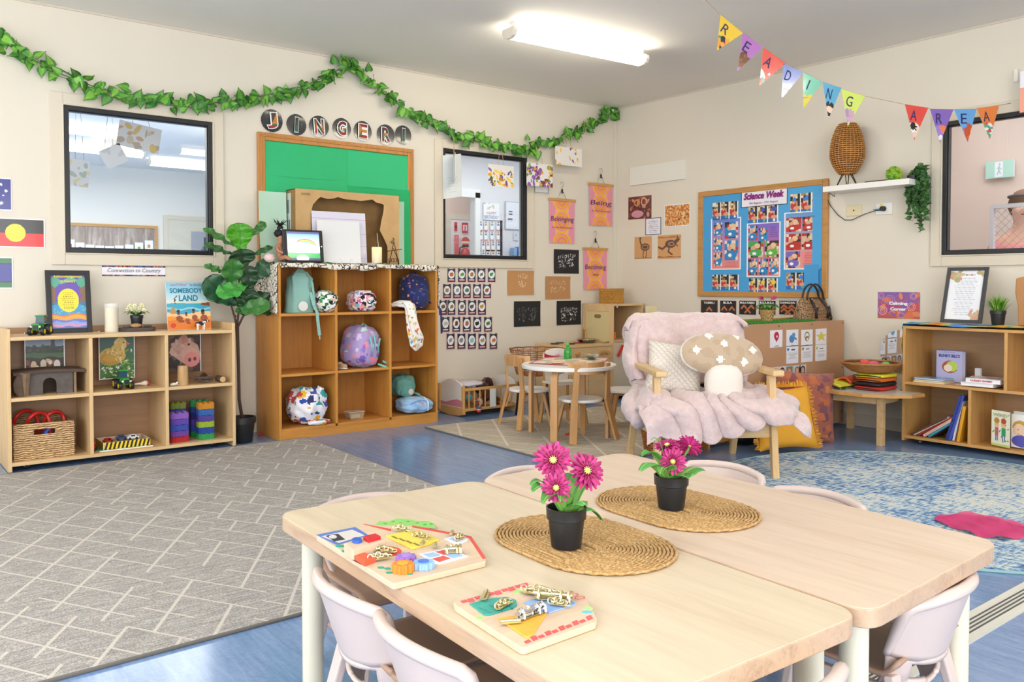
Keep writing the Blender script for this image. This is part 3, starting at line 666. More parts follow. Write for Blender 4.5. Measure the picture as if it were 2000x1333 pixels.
# ivy garland draped along the back wall
gpx=[(-30,62),(0,78),(40,103),(75,122),(115,143),(160,160),(205,178),(250,186),(290,196),(330,203),(380,205),(430,200),(480,194),(520,186),(560,180),(600,165),(640,148),(682,126),(715,152),(745,180),(775,200),(810,228),(850,246),(880,262),(920,274),(960,283),(1000,291),(1035,290),(1070,279),(1105,266),(1140,249),(1165,237),(1185,224)]
t=thing('ivy_garland','long green artificial ivy garland swagged across the back wall under the ceiling','garland',PB(682,126,.04))
o0=t.location.copy();pts=[]
for i,(x,y)in enumerate(gpx):
 off=.05 if 3<i<30 else .04;pts.append(PB(x,y,off+.02*math.sin(i*1.3))-o0)
st_=MB().tube(pts,.003,6)
lf=MB()
def ivy_leaf(mb,p,size,d,nrm,tone):
 d=d.normalized();s_=d.cross(nrm).normalized();n_=s_.cross(d)
 prof=((0,.0,0),(-.06,.30,.02),(.10,.46,.05),(.35,.44,.03),(.62,.27,0),(.85,.10,-.04),(1.05,.0,-.07))
 mid=[p+d*(q[0]if q[0]>0 else 0)*size-n_*abs(q[2])*.2*size for q in prof]
 for sg_ in(1,-1):
  ed=[p+d*q[0]*size+s_*q[1]*size*sg_+n_*q[2]*1.6*size for q in prof]
  for i in range(6):
   mb.col(tone[0]);m1=(mid[i]+ed[i]*1.2)/2.2;m2=(mid[i+1]+ed[i+1]*1.2)/2.2
   a_,b_=(m1,m2)
   mb.add([mid[i],a_,b_,mid[i+1]]if sg_>0 else[mid[i+1],b_,a_,mid[i]],[(0,1,2,3)])
   mb.col(tone[1]);mb.add([a_,ed[i],ed[i+1],b_]if sg_>0 else[b_,ed[i+1],ed[i],a_],[(0,1,2,3)])
   if i in(2,4):mb.col(tone[2]);mb.bar(mid[i],(mid[i+1]+ed[i+1])/2+n_*.002,.0016,.0008,up=n_,w2=.0006)
rn=random.Random(5)
def along(P,n):
 L=[0]
 for a_,b_ in zip(P[:-1],P[1:]):L.append(L[-1]+(b_-a_).length)
 for k in range(n):
  s=L[-1]*(k+.5)/n;i=max(j for j in range(len(L))if L[j]<=s);i=min(i,len(P)-2)
  yield P[i].lerp(P[i+1],(s-L[i])/(L[i+1]-L[i])),s/L[-1]
tones=(('6fae3c','3c8430','9cc95a'),('5c9a34','2f6f2a','8fbf50'),('7fb843','468a33','a9d268'),('4c8a30','276325','7fae46'))
for p,s in along(pts,330):
 j=Vector((rn.gauss(0,.014),rn.gauss(-.014,.014),rn.gauss(0,.022)))
 d=Vector((rn.uniform(-.9,.9),rn.uniform(-.5,.1),rn.uniform(-1.25,.75)));nrm=Vector((rn.uniform(-.7,.7),-1,rn.uniform(-.3,.8)))
 ivy_leaf(lf,p+j,rn.uniform(.05,.085),d,nrm,rn.choice(tones))
for k in range(16):
 p=pts[-1]+Vector((rn.uniform(-.02,.13),rn.uniform(-.04,.02),rn.uniform(-.05,.10)))
 ivy_leaf(lf,p,rn.uniform(.06,.09),Vector((rn.uniform(-1,1),-.2,rn.uniform(-1,1))),Vector((rn.uniform(-.5,.5),-1,.3)),rn.choice(tones))
for k in range(9):
 p=pts[17]+Vector((rn.uniform(-.07,.07),rn.uniform(-.04,.01),rn.uniform(-.03,.06)))
 ivy_leaf(lf,p,rn.uniform(.055,.08),Vector((rn.uniform(-1,1),-.2,rn.uniform(-1,1))),Vector((rn.uniform(-.5,.5),-1,.3)),rn.choice(tones))
IVY=vc('ivy_leaf',.45)
lf.obj('leaves',IVY,t);st_.tube([pts[0]+Vector((.01,0,.02)),*[q+Vector((rn.uniform(-.02,.02),-.006,rn.uniform(-.02,.02)))for q in pts[1:]]],.002,5);st_.obj('stem',mat('ivy_stem','5c6b3a',.7),t)
MB().box(PB(682,118,.02)-o0,(.015,.04,.015)).box(PB(1195,216,.02)-o0,(.012,.04,.02)).box(PB(260,188,.02)-o0,(.012,.04,.012)).box(PB(880,262,.02)-o0,(.012,.04,.012)).obj('hook',M_WHITE,t)
# pressed petal sheets hanging from the garland
pet=['f0b321','f5c93a','e99a1c','8e5bb0','6f4396','7fae4a','3f6b33','f2c02c','b98a2c']
def petals(label,x0,y0,x1,y1,off,top,seed,reg,n=40,rz=0,cols=pet,base='e6e3de',squares=False):
 a_,b_=PB(x0,y0,off),PB(x1,y1,off);t_=thing('petal_artwork',label,'artwork',((a_.x+b_.x)/2,a_.y,(a_.z+b_.z)/2),rz,'petal artworks hanging from the garland')
 w_,h_=abs(b_.x-a_.x),a_.z-b_.z
 if rz:w_=.21
 tp=PB((x0+x1)/2,top,off).z-t_.location.z
 sheet('clear_sheet',(-w_/2,0,-h_/2),(w_,0,0),(0,0,h_),[('spots',n,.035,.11,cols,seed,reg)],base,m=LAMI,parent=t_,cell=.003,curl=.004)
 MB().tube([(-w_*.12,0,h_/2-.012),(-.008,.0,tp),(.008,0,tp),(w_*.12,0,h_/2-.012)],.0018,5).obj('string',M_STR,t_);return t_
petals('petal sheet seen nearly edge-on at the left of the small window',876,300,897,357,.12,268,11,(.0,.1,1,1),60,rz=1.05)
petals('yellow and purple petal sheet hanging in front of the small window',953,320,1003,367,.10,290,12,(.05,0,1,.75),46)
petals('square petal sheet with purple confetti hanging beside the small window frame',1028,317,1079,367,.10,290,13,(0,0,1,1),70,cols=['f0b321','8e5bb0','6f4396','8e5bb0','7fae4a','e99a1c','7a3b2c'])
petals('sparse clear petal sheet hanging highest, left of the Being banner',1084,285,1136,327,.12,268,14,(0,0,1,1),14)
t=thing('paper_sheet','plain pale paper taped inside the left of the small window','paper',PB(863,300,.03));o0=t.location
sheet('print',PB(866,389,.03)-o0,PB(902,384,.03)-PB(866,389,.03),PB(864,304,.03)-PB(866,389,.03),[('ln',.15,.1,.85,.5,6,'cfd6d4',3)],'dfe5e6',m=LAMI,parent=t)
# low three-bay shelf on the left
def casters(root,pts,r=.03):
 for(x,y)in pts:
  c_=MB();c_.cyl((x-.012,y,r),(x+.012,y,r),r,n=14).bx(x-.02,x+.02,y-.02,y+.02,r*1.3,r*2.2);k_=c_.obj('caster',M_BLACK,root)
  MB().cyl((x-.014,y,r),(x+.014,y,r),r*.35,n=10).obj('hub',M_CHROME,k_)
sx0,sx1,sy0,sy1=.668,1.942,5.34,5.735;Wd=sx1-sx0;Dp=sy1-sy0
sh=thing('low_shelf','low maple three-by-two open shelf on casters under the large left window','shelf',(sx0,sy0,0));T=.02
zt=.755;zm=.415;zb_=.055
for x_ in(0,Wd-T):MB().bx(x_,x_+T,0,Dp,.004,.80).obj('side_panel',W['maplez'],sh,bev=.002)
MB().bx(T,Wd-T,0,Dp-.01,zt-T,zt).obj('top_board',W['maple'],sh,bev=.0015)
MB().bx(T,Wd-T,0,Dp-.01,zb_-T,zb_).obj('bottom_board',W['maple'],sh,bev=.0015)
MB().bx(T,Wd-T,Dp-.012,Dp,.03,.79).obj('back_panel',W['back'],sh)
bx_=[T,Wd/3,2*Wd/3,Wd-T]
for q in(1,2):MB().bx(bx_[q]-T/2,bx_[q]+T/2,0,Dp-.012,zb_,zt-T).obj('divider',W['maplez'],sh,bev=.0015)
for q in range(3):MB().bx(bx_[q]+(T/2 if q else 0),bx_[q+1]-(T/2 if q<2 else 0),0,Dp-.012,zm-T,zm).obj('shelf_board',W['maple'],sh,bev=.0015)
casters(sh,((.10,.08),(Wd-.12,.08),(.10,Dp-.08),(Wd-.12,Dp-.08)),.017)
def sy(px,py,d=.1):
 return PY(px,py,sy0+d)
def photo(name,label,cat,x0,y0,x1,y1,Yp,prims,base,m=LAMI,par=None,lean=0.0,group=None,cell=.0028):
 a_,b_=PY(x0,y0,Yp),PY(x1,y1,Yp);w_,h_=b_.x-a_.x,a_.z-b_.z;t_=thing(name,label,cat,(a_.x+w_/2,Yp,b_.z),0,group)
 sheet('print',(-w_/2,0,0),(w_,0,0),(0,lean,h_),prims,base,m=m,parent=t_,cell=cell);return t_
pic=lambda*a,**k:photo('picture_print',*a,**k)
pic('farm photo with barns and cattle standing in the shelf','picture',47,650,127,722,sy0+.27,[('gv',0,1,'2a2622','3a5a86'),('gv',.62,1,'8ea3bb','33537f'),('spots',10,.02,.07,['b6c3cf','6d86a4'],2,(0,.75,1,1)),('w',.62,.03,2,1,.4,'2d4030'),('spots',12,.02,.05,['5a4a42','3b4a3a','443a36'],3,(.05,.5,.95,.66)),('r',.66,.55,.74,.8,'3a3a40'),('w',.46,.01,1,0,.30,'4d6a44'),('w',.34,.02,2,0,0,'3a2a22'),('spots',9,.04,.08,['d8c3a0','c9b49a','e6dccb','8a4a30'],7,(.05,.02,.95,.26)),('e',.22,.15,.07,.11,'d8c3a0'),('e',.46,.16,.08,.13,'dccbb0'),('e',.8,.14,.08,.13,'e4dfd4'),('r',0,0,.025,1,'e6e6ea'),('r',.975,0,1,1,'e6e6ea')],'3a5a86')
chk=[('gv',0,1,'4c7a2c','3f5f6a'),('spots',90,.01,.03,['6c9a3c','36602a','86b04c','dfe4dc'],4,(0,0,1,.6)),('e',.38,.48,.36,.17,'c9aa58'),('e',.30,.42,.28,.14,'b8923c'),('e',.60,.72,.18,.135,'dcc27a'),('e',.52,.58,.2,.14,'d3b668'),('spots',60,.012,.03,['d8bd70','b8954a','e0cc90','a9863a'],9,(.12,.34,.66,.62)),('spots',30,.01,.02,['e6d296','cdae60'],12,(.46,.62,.74,.82)),('p',[(.76,.76),(.88,.715),(.76,.69)],'d9763f'),('e',.68,.745,.022,.017,'1c1712'),('e',.3,.43,.16,.08,'c79a3c'),('spots',40,.008,.02,['eef2ea','5d8c36'],6,(0,0,1,.28)),('r',0,0,.03,1,'e9e9ee'),('r',.97,0,1,1,'e9e9ee'),('r',0,0,1,.015,'e9e9ee')]
pic('fluffy yellow chick photo in the middle bay of the shelf','picture',192,647,264,738,sy0+.27,chk,'4c7a2c')
pig=[('spots',40,.05,.12,['4a3a34','6a5040','332a28','8a6a50'],8),('p',[(.0,.45),(.14,.66),(.46,.86),(.62,.74),(.9,.60),(.98,.40),(.94,.2),(.6,.12),(.3,.28)],'c99f90'),('spots',26,.02,.06,['d6b0a2','be9082','d9b8aa'],14,(.1,.4,.8,.76)),('p',[(.38,.62),(.42,.9),(.62,.7)],'c98a7c'),('e',.62,.42,.26,.16,'d3a596'),('e',.70,.28,.24,.17,'d98a86'),('e',.64,.27,.05,.045,'6a3438'),('e',.80,.29,.05,.045,'6a3438'),('e',.62,.62,.04,.025,'2a2020'),('r',.97,0,1,1,'e9e9ee')]
pic('pink pig snout photo in the right bay of the shelf','picture',329,642,393,725,sy0+.27,pig,'4a3a34')
p=sy(83,766,.06);t=thing('toy_stable','dark weathered wooden toy stable in the upper left bay','toy stable',(max(p.x,sx0+.225),sy0+.10,zm));w_=.30
dk=W['dark']
body=[(-w_/2+.03,0),(-.035,0),(-.035,.06)]+[(.035*math.cos(q),.06+.035*math.sin(q))for q in np.linspace(PI,0,9)]+[(.035,0),(w_/2-.03,0),(w_/2-.03,.125),(-w_/2+.03,.125)]
MB().prism(body,.012,(0,0,0),XB,ZU).obj('front_wall',mat('grey_stain','5d5653',.8,vary=.2,nscale=30),t)
MB().bx(-w_/2+.03,w_/2-.03,.15,.162,0,.125).bx(-w_/2+.03,-w_/2+.04,0,.15,0,.125).bx(w_/2-.04,w_/2-.03,0,.15,0,.125).obj('back_wall',dk,t)
MB().grid(lambda u,v:(-w_/2-.035+(w_+.07)*u,-.03+.21*v,.125+.010*math.sin(u*PI)+.004*math.sin(v*9)),14,6).obj('roof',dk,t,solid=.016)
for q_ in(((-w_/2+.01,-.02,0),(-w_/2+.02,-.03,.13),.03,.05),((w_/2-.02,-.01,.0),(w_/2-.02,-.01,.125),.012,.03)):MB().bar(*q_).obj('post',mat('split_log','8b7560',.85,vary=.2,nscale=20),t)
MB().prism([(-w_/2-.01,0),(-w_/2-.035,.03),(-w_/2-.038,.08),(-w_/2-.02,.12),(-w_/2,.125),(-w_/2+.015,0)],.02,(0,-.03,0),XB,ZU).obj('bark_slab',dk,t,bev=.004)
def tractor(label,p,rz,front=True):
 t_=thing('toy_tractor',label,'toy tractor',p,rz);g_=mat('tractor_green','2f9a3f',.35);s=1.0
 MB().prism([(-.018,.03),(.018,.03),(.02,.055),(.016,.068),(-.016,.068),(-.02,.055)],.055,(0,-.008,0),XB,ZU).obj('bonnet',g_,t_,bev=.003)
 MB().bx(-.014,.014,-.066,-.062,.034,.06).obj('grille',M_BLACK,t_)
 MB().bx(-.020,.020,.0,.05,.025,.06).bx(-.036,.036,-.0,.05,.062,.068).obj('fender',g_,t_,bev=.003)
 MB().prism([(-.024,.066),(.024,.066),(.021,.108),(-.021,.108)],-.042,(0,.004,0),XB,ZU).obj('cab_glass',mat('cab_glass','2c4a5c',.1),t_)
 MB().bx(-.027,.027,.0,.052,.106,.114).obj('cab_roof',g_,t_,bev=.003)
 MB().cyl((-.026,-.06,.05),(-.018,-.064,.05),.006,n=8).cyl((.026,-.06,.05),(.018,-.064,.05),.006,n=8).obj('headlight',mat('headlight','f4f6d8',.3),t_)
 for(x,y,r,wd)in((-.034,-.045,.024,.018),(.034,-.045,.024,.018),(-.038,.03,.032,.024),(.038,.03,.032,.024)):
  k_=MB().lathe([(r*.55,-wd/2),(r*.95,-wd/2),(r,-wd/3),(r,wd/3),(r*.95,wd/2),(r*.55,wd/2)],(x,y,r),20,Matrix.Rotation(PI/2,3,'Y')).obj('wheel',M_BLACK,t_,True,ang=40)
  MB().cyl((x-wd/2-.001,y,r),(x+wd/2+.001,y,r),r*.55,n=14).obj('wheel_hub',mat('hub_yellow','e3c61e',.4),k_)
 return t_
p=PY(78,638,sy0+.14);tractor('green and yellow toy tractor on top of the low shelf beside the dark frame',(p.x,sy0+.15,zt),-.5)
p=PY(243,755,sy0+.07);tractor('bright green toy tractor facing forward under the chick photo',(p.x,sy0+.09,zm),0.05)
a,b=PY(88,528,5.66),PY(177,636,5.66);w_,h_=b.x-a.x,a.z-zt
t=thing('framed_print','black frame reading Acknowledgement to Country with a yellow sun on the low shelf','picture frame',((a.x+b.x)/2,5.62,zt));le=.06
def lean(h,l=le,hh=None):return Vector((0,l*h/h_,h))
fm=MB();q=.028
def leanbox(mb,x0,x1,z0,z1,d0,d1):
 P=[Vector((x,le*z/h_+d,z))for x in(x0,x1)for z in(z0,z1)for d in(d0,d1)]
 mb.add(P,[(0,1,3,2),(4,6,7,5),(0,4,5,1),(2,3,7,6),(0,2,6,4),(1,5,7,3)])
for r in((-w_/2,-w_/2+q,0,h_),(w_/2-q,w_/2,0,h_),(-w_/2+q,w_/2-q,0,q),(-w_/2+q,w_/2-q,h_-q,h_)):leanbox(fm,*r,-.016,.002)
fm.obj('frame',M_BLACK,t,bev=.002)
iw,ih=w_-2*q,h_-2*q
sheet('print',(-iw/2,le*q/h_-.003,q),(iw,0,0),(0,le*ih/h_,ih),[('r',0,.5,1,1,'6d55b0'),('w',.93,.03,2,.5,.8,'6bb39a'),('w',.86,.03,1.5,2,.78,'6d55b0'),('e',.08,.86,.16,.10,'5ea98f'),('e',.92,.86,.16,.10,'5ea98f'),('p',[(0,.45),(0,.82),(.14,.75),(.12,.45)],'8a6a55'),('p',[(1,.42),(1,.80),(.82,.74),(.84,.42)],'8a6a55'),('e',.5,.6,.36,.2,'6d55b0'),('w',.46,.03,1.2,.4,0,'3f7fa8'),('w',.42,.025,1.6,0,0,'4a9ad0'),('spots',30,.008,.016,['7fcb9a'],4,(0,.27,1,.4)),('w',.26,.02,1.3,2,0,'e0793f'),('w',.235,.02,1.3,2,0,'e8a94a'),('w',.16,.015,1.5,1,0,'6a7fd0'),('w',.12,.015,2,0,0,'8fa9e6'),('w',.08,.02,1.8,2,0,'d79ad0'),('w',.03,.012,2,2,0,'5a86c8'),('e',.49,.52,.31,.22,'f0de3c'),('ln',.28,.36,.70,.68,9,'a39a3a',2)],'6d55b0',m=LAMI,parent=t)
nb_=Vector((0,-1,le/h_)).normalized()
letters('lettering',[('Acknowledgement',(0,le*.90-.006,h_*.895),XB,lean(1)-Vector((0,0,0)),iw*.84,h_*.05,dict(bold=.03)),('to Country',(0,le*.83-.006,h_*.82),XB,lean(1),iw*.44,h_*.05,dict(bold=.03))],ink('f0df3a'),t)
p=PY(218,633,sy0+.2);t=thing('glass_candle','cream pillar candle in a clear glass on the low shelf','candle',(p.x,sy0+.2,zt))
MB().lathe([(0,0),(.036,0),(.036,.15),(.03,.152),(0,.148)]).obj('wax',mat('wax','ebddb8',.5),t,True,ang=40)
gcl=mat('clear_glass','ffffff',.05,alpha=.22)
MB().lathe([(.04,0),(.041,.002),(.041,.175),(.038,.175),(.038,.004),(.0,.004)]).obj('glass',gcl,t,True,ang=40)
p=PY(269,630,sy0+.2);t=thing('bark_slice','rough dark bark slab on the low shelf under the white flowers','bark slab',(p.x,sy0+.2,zt))
MB().grid(lambda u,v:((.105+.008*math.sin(u*31))*math.cos(u*2*PI)*1.0,(.06+.006*math.sin(u*23))*math.sin(u*2*PI),.002+v*.022),30,2,closeu=True).prism([(.1*math.cos(q),.056*math.sin(q))for q in np.linspace(0,2*PI,24,endpoint=False)],.022,(0,0,.002)).obj('slab',W['dark'],t)
bz=zt+.0245
def pot(t_,r=.04,h=.075,m=M_BLACK,soil=True,n=28):
 MB().lathe([(0,0),(r*.72,0),(r*.76,.004),(r*.93,h*.74),(r,h*.76),(r*1.02,h*.98),(r,h),(r*.93,h),(r*.88,h*.8),(0,h*.8)],n=n).obj('pot',m,t_,True,ang=35)
 if soil:MB().lathe([(r*.9,h*.82),(r*.5,h*.86),(0,h*.87)],n=18).obj('soil',mat('soil','2e241d',.95,bump=.5),t_)
t=thing('potted_flowers','small black pot of cream white flowers on the bark slab','potted flower',(p.x-.002,sy0+.215,bz));pot(t,.038,.075)
lf=MB();fl=MB()
for k in range(10):
 a_=k*.63;d=Vector((math.cos(a_),math.sin(a_),.5));lf.col(('4c7a3c','5f8f48','3c662f')[k%3])
 b0=Vector((0,0,.07));s_=Vector((-math.sin(a_),math.cos(a_),0));P=[b0+d*q for q in(0,.03,.06,.085)];P[3].z-=.03
 for i in range(3):lf.add([P[i]-s_*(.004,.012,.012,.001)[i],P[i]+s_*(.004,.012,.012,.001)[i],P[i+1]+s_*(.004,.012,.012,.001)[i+1],P[i+1]-s_*(.004,.012,.012,.001)[i+1]],[(0,1,2,3)])
rn=random.Random(3)
for k in range(16):
 c=Vector((rn.uniform(-.05,.05),rn.uniform(-.03,.03),.115+rn.uniform(-.015,.025)))
 for q in range(6):
  a_=q*PI/3;fl.col(('f3efd2','ece6bb')[q%2]);fl.ell(c+Vector((math.cos(a_)*.008,-.004,math.sin(a_)*.008)),(.007,.004,.007),6,4)
 fl.col('d9c04a');fl.ell(c+Vector((0,-.008,0)),(.004,.003,.004),6,4)
lf.obj('leaves',PLASTP,t);fl.obj('blossoms',PLASTP,t,True)
for k,(px,c,r,lb)in enumerate(((247,'4c5450',(.026,.02,.008),'flat dark grey stone at the left of the bark slab'),(265,'b08a66',(.034,.022,.014),'tan striped stone in the middle of the bark slab'),(288,'454a46',(.026,.02,.008),'flat dark stone at the right of the bark slab'))):
 q=PY(px,625,sy0+.165);tag(MB().ell((0,0,0),r,16,10).obj('stone',mat('st'+c,c,.6,vary=.2,nscale=40),None,True,loc=(q.x,sy0+.160,bz+r[2])),lb,'stone','stones on the bark slab')
p=PZ(190,637,zt);t=thing('paper_sheet','long pale paper sheet lying along the top of the low shelf','paper',(p.x,sy0+.05,zt+.0005))
sheet('print',(-.18,-.03,0),(.62,.0,0),(0,.09,0),[('ln',.1,.2,.9,.8,3,'d0c8c0',2)],'e9dfd2',parent=t)
a,b=PY(323,551,5.55),PY(408,631,5.55);w_,h_=b.x-a.x,a.z-zt
t=thing('picture_book','bright beach picture book reading SOMEBODY\'S LAND on the low shelf','book',((a.x+b.x)/2,5.50,zt),0.0)
R_=Matrix.Rotation(-.16,3,'X');O=Vector((-w_/2,0,0));U=Vector((w_,0,0));V=R_@Vector((0,0,h_))
pe=[]
for(x,y,s)in((.27,.30,.07),(.45,.26,.05),(.62,.32,.06),(.84,.30,.08)):
 pe+=[('e',x,y-.06,s*1.1,s*.9,'9a4a28'),('e',x-.02,y+.06,s*.5,s*.62,'7a3820'),('e',x-.02,y+.10,s*.55,s*.4,'2a1a14'),('r',x-.02,y-.14,x+s*1.5,y-.1,'8a4226')]
sheet('cover',O,U,V,[('gv',.55,1,'cfe6e6','7fc0dc'),('gv',.5,.62,'f0d28a','cfe6e6'),('w',.56,.005,1,0,.2,'3fa9c4'),('w',.46,.02,2,1,.2,'8fd3dd'),('w',.42,.02,2,1.4,.1,'3f9fc0'),('w',.36,.03,1,2.5,0,'f0c58a'),('w',.26,.03,1,1,0,'e8912f'),('e',.5,.12,.9,.1,'e07a22'),('e',.13,.40,.06,.065,'c08a50'),('p',[(.78,.56),(.99,.58),(.99,.50),(.8,.52)],'9a4a28'),('s',[(.19,.56),(.18,.66),(.24,.72)],.012,'6a3020'),('e',.185,.63,.02,.03,'6a3020')]+pe+[('e',.12,.10,.06,.05,'d23a26'),('ln',.06,.955,.94,.985,1,'d24a3c',3)],'7fc0dc',m=LAMI,parent=t)
mb=MB();mb.add([O,O+U,O+U+V,O+V,O+Vector((0,.012,.002)),O+U+Vector((0,.012,.002)),O+U+V+Vector((0,.012,.002)),O+V+Vector((0,.012,.002))],[(4,5,6,7),(0,4,7,3),(1,2,6,5),(3,7,6,2),(0,1,5,4)]);mb.obj('pages',M_PAPERW,t)
letters('lettering',[("SOMEBODY'S",O+U*.5+V*.83,XB,V,w_*.84,h_*.11,dict(bold=.03)),('LAND',O+U*.5+V*.67,XB,V,w_*.44,h_*.13,dict(bold=.03))],ink('1f7f9c'),t)
letters('lettering',[('ADAM GOODES',O+U*.28+V*.945,XB,V,w_*.36,h_*.035)],ink('c0483c'),t);letters('lettering',[('ELLIE LAING',O+U*.74+V*.945,XB,V,w_*.36,h_*.035)],ink('3a5a6a'),t)
def toy_cow(p,rz):
 t_=thing('toy_cow','black and white toy cow in front of the beach picture book','toy animal',p,rz)
 c=lambda q:('202022' if noise.noise(q*45+Vector((3,1,2)))>.02 else 'f2f0ea')
 mb=MB();mb.ell((0,0,.043),(.030,.013,.014),20,12,cfn=c);mb.ell((.036,0,.058),(.013,.007,.009),14,8,cfn=c);mb.tube([(.022,0,.048),(.034,0,.056)],[.009,.006],8)
 mb.col('f2f0ea')
 for(x,y)in((-.022,-.008),(-.02,.008),(.02,-.008),(.018,.008)):mb.tube([(x,y,.042),(x+.002,y,.02),(x,y,0)],[.006,.0035,.0035],8)
 mb.col('202022');mb.tube([(-.03,0,.05),(-.036,0,.04),(-.036,0,.02)],[.002,.0015,.003],6)
 for s in(-1,1):mb.ell((.030,s*.010,.064),(.003,.006,.002),8,5)
 mb.obj('body',PLASTP,t_,True);return t_
q=PY(392,632,5.44);toy_cow((q.x,5.44,zt),.1)
# upper bays: small things
q=PY(300,742,sy0+.12)
t=thing('toy_shaker','white and red wooden shaker lying in the middle bay','toy',(q.x-.06,sy0+.16,zm+.016),.2)
MB().lathe([(0,-.05),(.005,-.048),(.007,-.01),(.016,.015),(.018,.03)],(0,0,0),16,Matrix.Rotation(PI/2,3,'Y')).obj('handle',mat('shaker_white','e9e2d8',.4),t,True)
MB().lathe([(.018,.03),(.016,.042),(0,.048)],(0,0,0),16,Matrix.Rotation(PI/2,3,'Y')).obj('cap',mat('shaker_red','c23a34',.4),t,True)
q=PY(358,745,sy0+.05);t=thing('wood_log','upright pale cut log in the right bay of the low shelf','log',(q.x,sy0+.06,zm))
MB().lathe([(0,0),(.032,0),(.033,.002),(.031,.10),(.03,.122),(0,.123)],n=20).obj('trunk_piece',wood('pale_log','c9a474','a98558',2,.7),t,True,ang=40)
q=PY(433,738,sy0+.05);t=thing('wood_log','small round log end beside the pine cones at the right of the bay','log',(q.x,sy0+.03,zm+.021))
MB().cyl((0,0,0),(0,.09,.0),.0205,n=18).obj('bark',W['dark'],t,True,ang=40);MB().cyl((0,-.001,0),(0,0,0),.018,n=18).obj('cut_face',mat('cut_face','cfa872',.7),t)
for k,(px,lb)in enumerate(((388,'brown bark strips heaped in the right bay, left of the round log'),(405,'brown pine cone behind the bark strips in the right bay'))):
 q=PY(px,738,sy0+.1);mb=MB();rn=random.Random(k)
 if k==0:
  for j in range(12):mb.bar((rn.uniform(-.06,.05),rn.uniform(-.03,.03),.006+.004*j*.8),(rn.uniform(-.02,.1),rn.uniform(-.03,.03),.008+.003*j),.014,.006)
  o=mb.obj('bark_strips',W['dark'],None,loc=(q.x,sy0+.08,zm+.002));tag(o,lb,'bark')
 else:
  for j in range(60):
   a_=j*2.4;z=.05*(j/60);r=.026*math.sin(PI*(.15+.8*j/60));mb.bar((0,0,z),(r*math.cos(a_),r*math.sin(a_),z+.006),.01,.003)
  o=mb.obj('pine_cone',mat('cone_brown','5d3d2a',.8),None,loc=(q.x,sy0+.17,zm+.004));tag(o,lb,'pine cone')
q=PY(339,743,sy0+.04);t=thing('toy_lamb','tiny white toy lamb lying beside the upright log','toy animal',(q.x,sy0+.035,zm))
MB().ell((0,0,.012),(.022,.009,.009),14,8).ell((.02,0,.02),(.008,.006,.007),10,6).tube([(-.014,0,.01),(-.022,0,.004)],.003,6).tube([(.01,0,.01),(.03,0,.004)],.003,6).obj('body',mat('lamb_white','ece8e0',.7),t,True)
# woven basket with red things
WV=NT('water_hyacinth');v=WV.coord((1,1,1));wt=WV.n('ShaderNodeTexWave');wt.inputs['Scale'].default_value=26;wt.inputs['Distortion'].default_value=5;wt.inputs['Detail'].default_value=2;wt.bands_direction='Z';WV.l(v,wt.inputs[0])
WV.base(WV.ramp(WV.math('ADD',WV.math('MULTIPLY',wt.outputs[1],.5),WV.math('MULTIPLY',WV.noise(v,55,3),.6)),[(.25,'6d4a28'),(.5,'b98d5c'),(.8,'e2c79c')]));WV.b.inputs['Roughness'].default_value=.75;WV.bump(wt.outputs[1],.5,.004)
def woven_box(name,label,loc,w_,d_,h_,m,rows=11,handles=True,rz=0,amp=.0035,taper=.0):
 t_=thing(name,label,'basket',loc,rz);hole=lambda x,z:handles and abs(x)<w_*.2 and h_*.70<z<h_*.86
 mb=MB()
 def side(A,U,nrm,L,hf):
  nu=int(L/.012);nv=rows*3
  for i in range(nu):
   for j in range(nv):
    u0,u1,z0,z1=i/nu*L,(i+1)/nu*L,j/nv*h_,(j+1)/nv*h_
    if hf and hole((u0+u1)/2-L/2,(z0+z1)/2):continue
    def P(u,z):
     row=int(z/h_*rows-1e-6);k_=taper*(1-z/h_)
     bulge=amp*math.sin(PI*((z/h_*rows)%1))*(1 if(int(u/.024)+row)%2 else .25)
     return A+U*(u*(1-k_)+L*k_/2)+ZU*z+nrm*(bulge-k_*.1)
    mb.add([P(u0,z0),P(u1,z0),P(u1,z1),P(u0,z1)],[(0,1,2,3)])
 hw,hd=w_/2,d_/2
 side(Vector((-hw,-hd,0)),XB,Vector((0,-1,0)),w_,True);side(Vector((hw,hd,0)),-XB,Vector((0,1,0)),w_,True)
 side(Vector((hw,-hd,0)),Vector((0,1,0)),XB,d_,False);side(Vector((-hw,hd,0)),Vector((0,-1,0)),-XB,d_,False)
 mb.bx(-hw,hw,-hd,hd,.001,.008);mb.obj('weave',m,t_,solid=.006)
 MB().tube([(-hw,-hd,h_),(hw,-hd,h_),(hw,hd,h_),(-hw,hd,h_)],.006,8,close=True).obj('rim',m,t_,True)
 return t_
a,b=PY(27,830,sy0+.03),PY(137,893,sy0+.03)
woven_box('woven_basket','water hyacinth basket with handle hole in the lower left bay',(.855,sy0+.205,zb_),.30,.32,.20,WV.m,rz=.0)
t=thing('toy_arch','red plastic arches sticking up out of the water hyacinth basket','toy arch',(.86,sy0+.2,zb_+.012));red=mat('toy_red','cf2a24',.35)
for k,(x,y,s,rz)in enumerate(((-.02,-.06,1,.2),(.07,-.02,.9,.5),(-.07,.04,1.05,-.2))):
 arc=[(x+s*.06*math.cos(q),y+.02*math.sin(q*2+rz),.17+s*.07*math.sin(q))for q in np.linspace(0,PI,14)];MB().tube([(arc[0][0],arc[0][1],.02)]+arc+[(arc[-1][0],arc[-1][1],.02)],.011,8).obj('arch',red,t,True)
